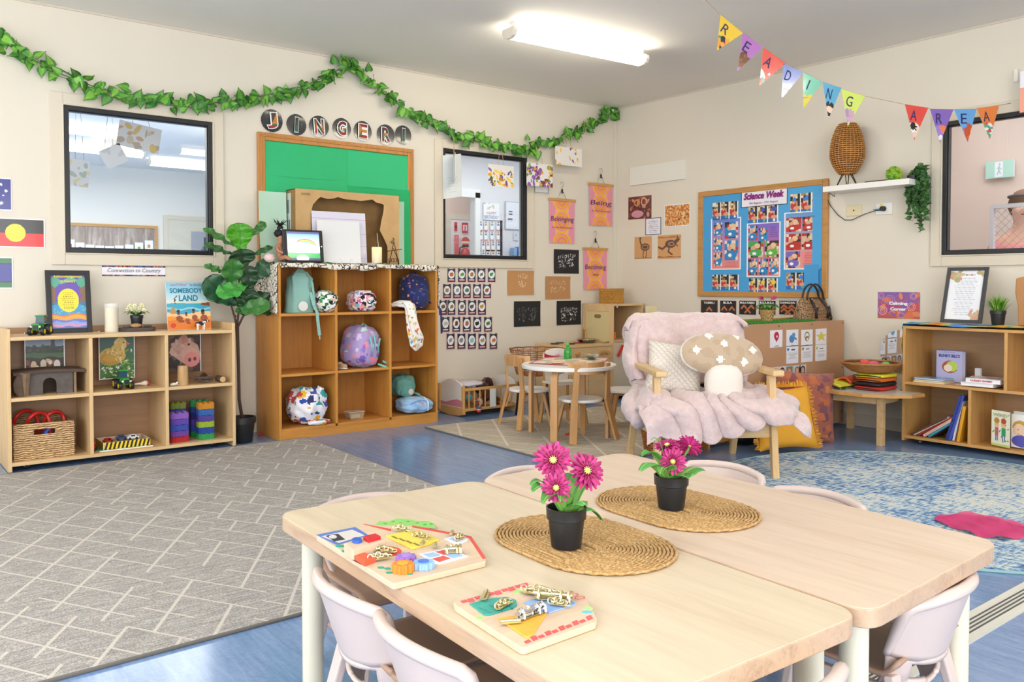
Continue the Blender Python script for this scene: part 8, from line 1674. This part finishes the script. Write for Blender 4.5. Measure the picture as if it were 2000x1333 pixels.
def oval_mat(label,cx,cy):
 t_=thing('oval_placemat',label,'placemat',(cx,cy,TZ0+.0005),-.04,'woven oval placemats');mb=MB()
 for k in range(19):
  r=.004+.0083*k;L=.066;P=[]
  for s in(0,1):
   for q in np.linspace(-PI/2,PI/2,22+k*2):P.append(Vector((r*math.sin(q),(L+r*math.cos(q)),0))if s==0 else Vector((-r*math.sin(q),-(L+r*math.cos(q)),0)))
  mb.tube([(p.x*(1+.004*math.sin(i*1.3)),p.y,.0045+.0012*math.sin(i*1.9+k))for i,p in enumerate(P)],.0037,5,close=True)
 mb.obj('braid',mm.m,t_,True);MB().prism([(.153*math.cos(q),.153*math.sin(q)+math.copysign(.066,math.sin(q)))for q in np.linspace(.02,2*PI+.02,60,endpoint=False)],.002,(0,0,.001)).obj('groove_shade',mat('mat_groove_shade','7d5c34',.9),t_);return t_  # dark sheet under the braid, coloured as the shade in its grooves
oval_mat('woven oval placemat on the birch table beside the busy boards',1.252,1.335);oval_mat('woven oval placemat on the rosier table towards the armchair',1.632,1.398)
def gerbera(mb,cm,c,nrm,r,seed):
 rn_=random.Random(seed);n_=Vector(nrm).normalized();a_=n_.orthogonal().normalized();b_=n_.cross(a_);c=Vector(c)
 for(cnt,rr,lift,w_,ph,cols)in((20,1,.10,.13,0,('b3206c','9c1860','c03580')),(18,.86,.20,.11,.17,('b01f68','96165a','bc3078')),(16,.55,.25,.06,.1,('8f1450','a3185e'))):
  for k in range(cnt):
   q=ph+k*2*PI/cnt+rn_.uniform(-.06,.06);d=a_*math.cos(q)+b_*math.sin(q);s_=n_.cross(d);R_2=r*rr*rn_.uniform(.88,1.08);dz=rn_.uniform(-.12,.08);mb.col(cols[k%len(cols)])
   mb.grid(lambda u,v:c+d*(r*.14+(R_2-r*.14)*v)+s_*((u*2-1)*r*w_*(.35+.65*math.sin(PI*min(1,v*.9+.05))))+n_*(r*(lift*math.sin(v*2.0)+dz*v*v-.05*(1-abs(u*2-1)))),3,6)
 cm.col('e9d476').ell(c+n_*r*.10,(r*.17,)*3,14,8)
 for k in range(22):q=k*2*PI/22;d=a_*math.cos(q)+b_*math.sin(q);cm.col(('f2e08a','3a1420')[k%2]).ell(c+n_*r*.16+d*r*.19,(r*.03,)*3,5,4)
def flower_pot(label,px,py,r,h,fls,lvs):
 p=PZ(px,py,TZ0+.01);o=Vector((p.x,p.y,TZ0+.0105));t_=thing('flower_pot',label,'potted flowers',o,0,'magenta gerbera pots')
 MB().lathe([(0,0),(r*.72,0),(r*.75,.003),(r*.90,h*.70),(r*.98,h*.72),(r,h*.97),(r*1.02,h),(r*.95,h),(r*.88,h*.72),(0,h*.70)],n=44).obj('pot',M_BLACK,t_,True,ang=35);MB().lathe([(r*.88,h*.74),(r*.4,h*.8),(0,h*.8)]).obj('soil',mat('soil','2e241d'),t_,True)
 sb,lb_=MB(),MB()
 for k,(x,y,dy,rr,nr)in enumerate(fls):
  c=PY(x,y,o.y+dy)-o;pb,cb=MB(),MB();gerbera(pb,cb,c,nr,rr,k+px);fo=pb.obj('flower',vc('petal',.55),t_,True);cb.obj('flower_centre',vc('petal',.55),fo,True);e=c-Vector(nr).normalized()*rr*.12;sb.tube([(0,0,h*.7),Vector((e.x*.35,e.y*.5,(h*.7+e.z)/2)),e-Vector(nr).normalized()*.012,e],.0028,7)
 for(x,y,dy,w_,cup)in lvs:
  e=PY(x,y,o.y+dy)-o;b0=Vector((e.x*.08,e.y*.08,h*.72));s_=(e-b0).cross(ZU);s_=s_.normalized()if s_.length>1e-5 else XB;top=max(e.z,h)+.25*(e-b0).length
  def lf_(u,v):
   c=b0*(1-v)**2+Vector(((b0.x+e.x)*.5,(b0.y+e.y)*.5,top))*2*v*(1-v)+e*v*v;x_=u*2-1;ww=w_*(.25+.95*math.sin(PI*v**.9)**.8)*(1+.06*math.sin(v*20));return c+s_*x_*ww/2+ZU*(cup*w_*abs(x_)**1.5-.02*w_)
  lb_.grid(lf_,9,16,cfn=lambda u,v,q:'8fbf5a' if abs(u-.5)<.06 else('4f9440' if v>.35 else '6fa84a'))
 sb.obj('stems',mat('stem_green','5c8a3c'),t_,True);lb_.obj('leaves',vc('fleshy_leaf',.5),t_,True,solid=.0008)
flower_pot('black pot of three magenta gerberas on the nearer oval mat',1106,1068,.043,.085,[(1080,900,-.01,.041,(-.55,-.72,.5)),(1145,921,-.02,.043,(-.2,-.85,.5)),(1086,953,-.045,.032,(-.66,-.74,.2))],[(1036,948,.01,.03,.1),(1040,962,-.02,.034,.2),(1158,930,.05,.04,.2),(1143,985,-.06,.04,-.1),(1176,1014,-.02,.036,-.1),(1128,940,.07,.05,.3),(1060,985,-.06,.03,.2),(1095,980,-.07,.028,.2)])
flower_pot('black pot of magenta gerberas on the oval mat of the rosier table',1311,993,.043,.083,[(1303,872,.02,.034,(-.3,-.1,.9)),(1314,902,-.03,.033,(-.72,-.66,.15)),(1347,872,.0,.032,(.85,.35,.5)),(1320,880,.03,.028,(.4,.6,.7))],[(1254,892,.01,.032,.2),(1250,918,-.03,.034,-.1),(1374,916,-.01,.05,-.1),(1290,926,-.06,.04,.2),(1345,935,-.06,.05,.1),(1272,860,.03,.010,.1)])
# busy boards
BZ=TZ0+.0005;BT=.012
def npx(x,y,z=BZ+BT):return PZ(x,y,z)
def busy(label,out):
 c=npx(*out[0],BZ)*.5+npx(*out[2],BZ)*.5;t_=thing('busy_board',label,'toy board',(c.x,c.y,BZ),0,'wooden latch busy boards');P=[npx(x,y)-c for x,y in out];P=[(p.x,p.y)for p in P]
 MB().prism(P,-BT,(0,0,BT)).obj('board',W['ply'],t_,bev=.002);return t_,Vector((c.x,c.y,BZ))
def pp(t_,c,nm,pts,h,col_,z=0,bev=.001,rough=.45):
 P=[npx(x,y,BZ+BT+z+h)-c for x,y in pts];ar=sum(P[i].x*P[(i+1)%len(P)].y-P[(i+1)%len(P)].x*P[i].y for i in range(len(P)));P=P if ar>0 else P[::-1]
 return MB().prism([(p.x,p.y)for p in P],h,(0,0,BT+z)).obj(nm,col_ if not isinstance(col_,str)else mat('bb'+col_,col_,rough),t_,bev=bev)
def epx(cx,cy,rx,ry,n=20,a0=0,a1=2*PI):return[(cx+rx*math.cos(q),cy+ry*math.sin(q))for q in np.linspace(a0,a1,n,endpoint=(a1-a0<6))]
def gear(t_,c,cx,cy,r,h,col_,cap,z=0):
 p=npx(cx,cy)-c;P=[((r*(1 if k%4<2 else .84))*math.cos(k*2*PI/40),(r*(1 if k%4<2 else .84))*math.sin(k*2*PI/40))for k in range(40)]
 o=MB().prism(P,h,(p.x,p.y,BT+z)).obj('gear',mat('bb'+col_,col_),t_,bev=.001);MB().cyl((p.x,p.y,BT+z+h),(p.x,p.y,BT+z+h+.0012),r*.5,n=20).obj('gear_cap',mat('bb'+cap,cap),o)
def latch(t_,c,x,y,ang,L=.04,kind=0,m=M_GOLD,nm='latch'):
 L*=.8
 p=npx(x,y)-c;R=Matrix.Rotation(ang,3,'Z');q=lambda a,b,z:Vector((p.x,p.y,BT+z))+R@Vector((a,b,0));mb=MB()
 mb.box(q(0,0,.0055),(L,L*.32,.0016),R);
 for s in(-1,1):mb.ell(q(s*L*.4,L*.09,.0068),(.0028,.0028,.0014),8,5).ell(q(s*L*.4,-L*.09,.0068),(.0028,.0028,.0014),8,5)
 if kind==0:mb.tube([q(-L*.5,0,.008),q(L*.5,0,.008)],.0026,8)
 elif kind==1:
  mb.tube([q(-L*.55,0,.013),q(L*.7,0,.013)],.0042,12).ell(q(-.001,0,.018),(.004,.004,.005),10,6)
  for s in(-.35,.35):mb.tube([q(s*L+dx_,yy,zz)for dx_ in(0,)for yy,zz in((-.008,.005),(-.007,.015),(0,.0195),(.007,.015),(.008,.005))],.0028,6)
  mb.tube([q(L*.6,yy,zz)for yy,zz in((-.008,.005),(-.007,.015),(0,.0195),(.007,.015),(.008,.005))],.0036,6)
 else:
  for k in range(6):a=k/5*L-L/2;mb.tube([q(a+.0055*math.cos(w_),.0045*math.sin(w_)*(1 if k%2 else .3),.010+.0055*math.sin(w_)*(.3 if k%2 else 1)+.003*math.sin(k))for w_ in np.linspace(0,2*PI,11)],.0013,6)
  mb.tube([q(-L*.5,.004,.007),q(0,.007,.013),q(L*.5,.003,.008)],.0022,8)
 return mb.obj(nm,m,t_,True,ang=50)
PK='eac9ac'
t,c=busy('house-shaped busy board with gears, doors and latches nearest the table edge',[(618,1047),(765,1140),(771,1141),(948,1097),(949,1092),(921,1049),(806,1027),(712,1026),(697,1029)])
pp(t,c,'green_tree',[(732,1026),(742,1018),(760,1019),(775,1013),(797,1014),(812,1018),(835,1018),(848,1023),(851,1032),(830,1031),(806,1027),(764,1037)],.0008,'8fce6a',-.003)
for(x,y)in((752,1023),(768,1019),(782,1022),(797,1019),(815,1022),(830,1025),(842,1024)):pp(t,c,'tree_mark',epx(x,y,3.5,.9,8),.0012,'3f9a5a',-.0028,bev=0)
pp(t,c,'red_roof',[(709,1024),(713,1024),(764,1034),(764,1038)],.0008,'d8463c',bev=0);pp(t,c,'red_roof',[(806,1027),(921,1048),(918,1051),(805,1030)],.0008,'d8463c',bev=0);pp(t,c,'red_roof',[(921,1049),(949,1090),(943,1092),(916,1051)],.0008,'d8463c',bev=0)
pp(t,c,'blue_house',[(618,1045),(694,1030),(720,1046),(662,1064),(655,1064)],.0008,'5577c4',bev=0);pp(t,c,'house_panel',[(628,1048),(688,1035),(712,1046),(662,1061)],.0012,'d9d2cc',bev=0);pp(t,c,'house_picture',[(636,1047),(660,1043),(674,1054),(653,1058)],.0016,'2c2a2e',bev=0)
pp(t,c,'cat_face',epx(650,1049,8,3.4),.002,'d8d4d0',bev=0);pp(t,c,'wooden_step',[(672,1062),(735,1045),(753,1055),(690,1075)],.022,W['ply']);pp(t,c,'blue_button',epx(697,1053.5,10,4),.006,'2a5cb8',.022);pp(t,c,'red_switch',[(709,1048),(733,1042),(744,1048),(719,1055)],.007,'c8202a',.022)
pp(t,c,'leaf_print',epx(664,1067,9,2.6),.0008,'2fa888',bev=0);pp(t,c,'leaf_print',epx(676,1077,9,2.6),.0008,'2fa888',bev=0)
pp(t,c,'yellow_door',[(754,1046),(790,1038),(845,1060),(803,1071)],.0045,'e8d355');pp(t,c,'yellow_door',[(795,1038),(818,1036),(858,1054),(840,1059)],.0045,'e2cc4c')
for k in range(4):pp(t,c,'door_slot',[(764+k*14,1048+k*4.5),(768+k*14,1047+k*4.5),(778+k*14,1052+k*4.5),(774+k*14,1053+k*4.5)],.0052,'8a7426',bev=0)
pp(t,c,'red_door',[(683,1080),(705,1075),(734,1090),(712,1098)],.010,'e05a38');pp(t,c,'red_arch',epx(760,1077,24,9),.0015,'d9502f',bev=0);pp(t,c,'dark_gap',[(684,1086),(712,1099),(708,1104),(688,1094)],.001,'33282c',bev=0)
pp(t,c,'arched_window',[(868,1052),(890,1046),(908,1048),(914,1055),(895,1064),(882,1060)],.0025,'f0f0f4');pp(t,c,'window_colour',[(874,1052),(893,1048),(906,1051),(892,1059)],.003,'b4c4e8',bev=0)
pp(t,c,'white_window',[(818,1082),(872,1072),(915,1086),(858,1101),(848,1100)],.003,'f1efef')
for P_,cc_ in(([(826,1083),(846,1079),(862,1085),(840,1090)],'9fc0ea'),([(850,1078),(870,1074),(886,1080),(866,1084)],'d8524a'),([(844,1092),(866,1086),(880,1091),(858,1098)],'d8524a'),([(870,1085),(890,1081),(906,1086),(884,1091)],'9fc0ea')):pp(t,c,'window_colour',P_,.0036,cc_,bev=0)
gear(t,c,793,1095,.021,.010,'9a6fc4','a884cc');gear(t,c,787,1117,.022,.017,'e8842a','f0a83a');gear(t,c,827,1110,.022,.013,'8fb8e8','4a74d0')
for(x,y)in((744,1109),(760,1119),(800,1121),(757,1111)):pp(t,c,'leaf_print',epx(x,y,7,2.2,10),.0008,'2fa888',bev=0)
for a_ in((785,1040,-.9,.040,2),(822,1055,-1.2,.045,2),(825,1067,.9,.034,0),(850,1071,.9,.03,0),(882,1047,.8,.03,0),(898,1057,.4,.036,2),(882,1084,-.5,.036,1),(724,1077,.8,.04,0),(750,1082,-.8,.055,2),(742,1096,-.2,.05,2)):latch(t,c,*a_)
t,c=busy('second busy board reading ZOO with brass latches nearer the camera',[(886,1176),(889,1183),(1015,1264),(1024,1266),(1163,1216),(1166,1208),(1145,1168),(1140,1162),(1030,1138),(1022,1139)])
pp(t,c,'teal_door',[(917,1179),(962,1168),(990,1166),(1008,1172),(1010,1182),(1000,1188),(955,1201),(946,1201)],.0025,'2fa091');pp(t,c,'blue_door',[(1022,1177),(1077,1158),(1088,1158),(1126,1178),(1122,1182),(1072,1197)],.002,'8fb0e4');pp(t,c,'yellow_door',[(972,1207),(1062,1195),(1068,1197),(1040,1240),(1034,1244),(1026,1244)],.003,'eab03a')
for k in range(10):
 x,y=899+k*13.2,1174.5-k*3.7;pp(t,c,'brick_print',[(x,y),(x+11,y-3),(x+16,y+1+(k%2)*2.6),(x+5,y+4+(k%2)*2.6)],.0008,'d9585a',bev=0)
 x,y=1023+k*13.4,1253.5-k*5.0;pp(t,c,'brick_print',[(x,y-(k%2)*3),(x+10,y-4-(k%2)*3),(x+15,y),(x+5,y+4)],.0008,'d9585a',bev=0)
for(x,y,rx,cc_)in((1012,1156,9,'a9d878'),(1034,1154,10,'5ab8b0'),(1148,1188,10,'b0dc8a'),(1147,1196,11,'6ac0d0'),(937,1207,7,'a9d878')):pp(t,c,'leaf_print',epx(x,y,rx,3),.0008,cc_,bev=0)
for k in range(3):pp(t,c,'door_line',[(935+k*20,1188-k*5),(936+k*20,1187-k*5),(962+k*20,1198-k*5),(960+k*20,1198.6-k*5)],.0028,'1f7f74',bev=0)
p=npx(1121,1167)-c;u_=(npx(1134,1171)-npx(1108,1160)).normalized();letters('lettering',[('ZOO',(p.x,p.y,BT+.001),u_,ZU.cross(u_),.045,.022)],ink('d04a50'),t)
for a_ in((947,1170,.75,.05,0),(983,1189,.3,.048,2),(1055,1163,-.9,.075,2),(1075,1175,-.9,.07,1),(1092,1187,-.9,.036,2),(997,1222,-.5,.042,0)):latch(t,c,*a_)
latch(t,c,1033,1208,.05,.062,1,M_CHROME)
# moulded children's chairs
sw=mat('chair_shell','d4c0b7',.35,coat=.15);sb_=mat('chair_seat_brown','ab8a74',.5)
def kidseat(label):
 """front is local -y"""
 t_=thing('moulded_chair',label,'chair',(0,0,0),0,'pale moulded chairs at the craft tables');H=.432;Zb=.312
 def back(u,v):x=u*2-1;return Vector((x*.150*(.93+.09*v),.135+.045*v-.045*x*x+.0*v,Zb-.030*(1-x*x)*(1-v)+(H-Zb)*v-.012*x*x*v))
 MB().grid(back,25,12).obj('backrest',sw,t_,True,solid=.010)
 rim=[back(0,v)for v in np.linspace(.0,.92,10)]+[back(k/24,1)for k in range(1,24)]+[back(1,v)for v in np.linspace(.92,.0,10)]
 MB().tube(rim,[.0075+.0055*min(1,k/8,(len(rim)-1-k)/8)for k in range(len(rim))],10).obj('rim',sw,t_,True)
 lo=MB();NU,NV=28,16
 def low(u,v):x=u*2-1;return Vector((x*(.140-.036*v),.135-.045*x*x-.004-.045*v*v+.006*(1-x*x),Zb+.004-.030*(1-x*x)*(1-v)-(.105+.012*(1-x*x))*v))
 for i in range(NU):
  for j in range(NV):
   uc,vc_=(i+.5)/NU*2-1,(j+.5)/NV
   if abs(uc)<.66 and .10<vc_<.60-.12*uc*uc:continue
   lo.add([low(i/NU,j/NV),low((i+1)/NU,j/NV),low((i+1)/NU,(j+1)/NV),low(i/NU,(j+1)/NV)],[(0,1,2,3)])
 o_=lo.obj('lower_shell',sw,t_,solid=.010);bm_=__import__('bmesh').new();bm_.from_mesh(o_.data);__import__('bmesh').ops.remove_doubles(bm_,verts=bm_.verts,dist=1e-5);bm_.to_mesh(o_.data);o_.data.shade_smooth()
 MB().grid(lambda u,v:Vector(((u*2-1)*.145*(1-.06*v),.115-.27*v,.268+.035*max(0,1-v/.16)**2-.014*math.sin(PI*v)*(1-(u*2-1)**2)-.02*max(0,v-.85)/.15)),20,20).obj('seat',sb_,t_,True,solid=.009)
 for sx_ in(-1,1):
  MB().bar((sx_*.115,.09,.262),(sx_*.15,.155,0),.036,.022,up=(0,1,0),w2=.026,h2=.018).obj('leg',sw,t_,bev=.004);MB().bar((sx_*.115,-.12,.262),(sx_*.15,-.155,0),.034,.022,up=(0,1,0),w2=.026,h2=.018).obj('leg',sw,t_,bev=.004)
  MB().bar((sx_*.122,.10,.225),(sx_*.122,-.13,.225),.02,.03).obj('side_rail',sw,t_,bev=.004)
 return t_
k0=kidseat('pale moulded chair tucked under the table edge beside the house busy board');k0.location=(.925,1.535,0);k0.rotation_euler=(0,0,PI/2-.03)
for(x,y,r,lb)in((.912,1.24,PI/2-.03,'pale moulded chair next to the ZOO board, nearest the camera on that side'),(1.745,.93,PI+.05,'pale moulded chair at the near end of the rosier table showing its brown seat'),(1.12,.872,PI-.04,'pale moulded chair at the near end of the first table, only its back top showing'),(1.72,1.98,.02,'pale moulded chair at the far end of the rosier table'),(1.13,1.98,-.05,'pale moulded chair at the far end of the first table beside the grey rug'),(2.155,1.75,-PI/2+.04,'pale moulded chair on the armchair side, further from the camera'),(2.065,1.36,-PI/2-.05,'pale moulded chair on the armchair side, nearer the pink scarf')):
 dup(k0,(x,y,0),r,lb)
 # READING AREA bunting
B0_,B1_=PZ(1372,-6,CE),PR(1977,201,.006);bn=(B1_-B0_).cross(ZU).normalized()
def hb(x,y,off=0.0):
 d=_fw+_rt*((x-1000)/F)-_up*((y-CYP)/F);o=Vector((0,0,EYE));return o+d*((B0_+bn*off-o).dot(bn)/d.dot(bn))
if bn.dot(Vector((0,0,EYE))-B0_)<0:bn=-bn
FL=(('R','e8c23c',(1407,29),(1451,65),(1400,99),'patchwork'),('E','b06fb8',(1451,64),(1490,92),(1440,139),'brown'),('A','d94f45',(1490,92),(1535,124),(1483,168),'green'),('D','6f86c8',(1530,124),(1568,142),(1526,194),'pink'),('I','6fc0a4',(1568,141),(1606,160),(1569,213),'striped'),('N','5aa6c8',(1606,160),(1643,172),(1618,233),'black'),('G','cfe06a',(1643,174),(1689,188),(1656,247),'pale'),('A','d9483c',(1767,204),(1813,211),(1785,274),'round'),('R','7f5fb4',(1816,213),(1862,214),(1836,279),'purple'),('E','5f9fd8',(1863,214),(1907,213),(1890,279),'orange'),('A','dd7a35',(1907,212),(1951,206),(1933,273),'green'))
t=thing('bunting_string','thin string carrying the READING AREA flags from the ceiling to the right window','string',B0_);SP=[B0_]+[hb(*q)for f in FL for q in(f[2],f[3])]+[B1_]
MB().tube([q-B0_ for q in SP],.0018,5).cyl((0,0,-.004),(0,0,0),.008).obj('twine',M_STR,t,True)
for k,(ch,cc_,a_,b_,e_,nm)in enumerate(FL):
 TL,TR,TP=hb(*a_,.004),hb(*b_,.004),hb(*e_,.004);M_=(TL+TR)/2;V=M_-TP;U=TR-TL;c=M_;w_=U.length;A_=U.length/V.length
 t=thing('bunting_flag','%s triangle flag with letter %s, number %s in READING AREA'%(dict(zip(('e8c23c','b06fb8','d94f45','6f86c8','6fc0a4','5aa6c8','cfe06a','d9483c','7f5fb4','5f9fd8','dd7a35'),('yellow','orchid','coral','periwinkle','mint','teal blue','lime','red','purple','sky blue','orange')))[cc_],ch,'one two three four five six seven eight nine ten eleven'.split()[k]),'bunting flag',c,0,'READING AREA bunting flags')
 r=k;cs={'patchwork':['e85a3a','5a4ab0','e8a03a','3f9a5a','2a2a3a'],'brown':['8a5230','6a3c24'],'green':['5aa88a','e8e8e8','d8483c'],'pink':['d8708a','e8e8f0','8fa0d8'],'striped':['e0944a','d8c83a','9a9a9a'],'black':['23232b','e8c8b0','23232b'],'pale':['d8b8c8','c8a0b8','a890a8'],'round':['e8c8b0','1f1a1c','f0f0f0'],'purple':['e87a4a','e8e0e8','9a7ac8'],'orange':['d8622a','c04a1c'],}[nm]
 sheet('flag',TL-V-c,U,V,[('spots',16,.05,.11,cs,r,(.34,.12,.66,.46))],cc_,m=sil,parent=t,cell=.003,mask=lambda X,Y:abs(X-.5)<=Y*.5)
 n_=U.cross(V).normalized();letters('lettering',[(ch,TL+U*.40-V*.28-c+n_*.001,U,n_.cross(U.normalized()),w_*(.26 if ch!='I' else .05),V.length*.30)],ink('2a2560'),t)
a_,b_=PR(1993,140,.12),PR(2030,215,.12);t=thing('hanging_paper','salmon paper shape with white top hanging at the right edge above the window','paper decoration',(a_.x,a_.y,b_.z))
sheet('print',(0,0,0),(0,b_.y-a_.y,0),(0,0,a_.z-b_.z),[('r',0,.6,1,1,'ecebf4')],'f0a58c',parent=t);MB().tube([(0,(b_.y-a_.y)*.5,a_.z-b_.z-.002),(0,(b_.y-a_.y)*.5,CE-b_.z)],.0015,5).obj('string',M_STR,t)
p=PR(1985,148,0);tag(MB().bx(-.012,0,-.012,.012,-.04,.04).obj('wall_catch',M_WHITE,None,loc=(RW-.001,p.y,p.z),bev=.002),'tiny white plastic catch high on the right wall','wall catch')
# person beyond the right-hand window
p=PX(1992,408,RW+1.35);t=thing('person','person with brown hair and pink top standing in the corridor beyond the right-hand window','person',(RW+1.35,p.y-.03,0),-1.2);hz_=p.z
k_=hz_/1.55;q=lambda*a:Vector(a)*k_
vs=[q(0,0,.90),q(0,0,1.10),q(0,.0,1.30),q(0,-.01,1.40),q(0,-.02,1.50),q(0,-.03,1.58),q(.17,0,1.29),q(.22,.0,1.05),q(.20,-.10,.84),q(-.17,0,1.29),q(-.22,.0,1.05),q(-.20,-.10,.84),q(.09,0,.85),q(.10,-.01,.46),q(.10,.02,.06),q(.10,-.12,.03),q(-.09,0,.85),q(-.10,-.01,.46),q(-.10,.02,.06),q(-.10,-.12,.03)]
skin_obj('body',vs,[(0,1),(1,2),(2,3),(3,4),(4,5),(2,6),(6,7),(7,8),(2,9),(9,10),(10,11),(0,12),(12,13),(13,14),(14,15),(0,16),(16,17),(17,18),(18,19)],[r*k_ for r in(.14,.12,.13,.055,.085,.09,.06,.045,.035,.06,.045,.035,.085,.06,.045,.035,.085,.06,.045,.035)],mat('skin_light','d9a892',.6),t)
MB().lathe([(.0,1.36),(.075,1.385),(.215,1.33),(.225,1.2),(.18,1.05),(.175,.88),(0,.87)],n=28,sx=k_,sy=.72*k_).tube([q(.14,0,1.30),q(.22,0,1.08)],.075*k_,12).tube([q(-.14,0,1.30),q(-.22,0,1.08)],.075*k_,12).obj('top',mat('top_pink','c9807f',.9),t,True);MB().lathe([(0,.90),(.17,.9),(.19,.75),(.2,.45),(0,.45)],n=28,sx=k_,sy=.75*k_).obj('skirt',mat('skirt_dark','3a3a46',.9),t,True)
MB().ell(q(0,.02,1.575),(.105*k_,.11*k_,.12*k_),24,16,dfn=lambda d:(-.25 if(d.y<-.45 and d.z<.35)else 0)+.03*noise.noise(d*5)).obj('hair',mat('hair_brown','6a4a34',.8),t,True);MB().tube([q(.1*math.cos(a),.11*math.sin(a)+.01,1.64)for a in np.linspace(0,2*PI,24,endpoint=False)],.011,6,close=True).obj('headband',mat('headband','4a4650',.7),t,True)
f_=MB();[f_.ell(q(s*.033,-.125,1.56),(.012,.006,.008),8,6)for s in(-1,1)];f_.obj('eyes',M_BLACK,t,True);MB().ell(q(0,-.128,1.50),(.024,.006,.007),10,6).obj('mouth',mat('lip','a5463f'),t,True);MB().ell(q(0,-.135,1.53),(.013,.016,.02),10,6).obj('nose',mat('skin_light','d9a892'),t,True)
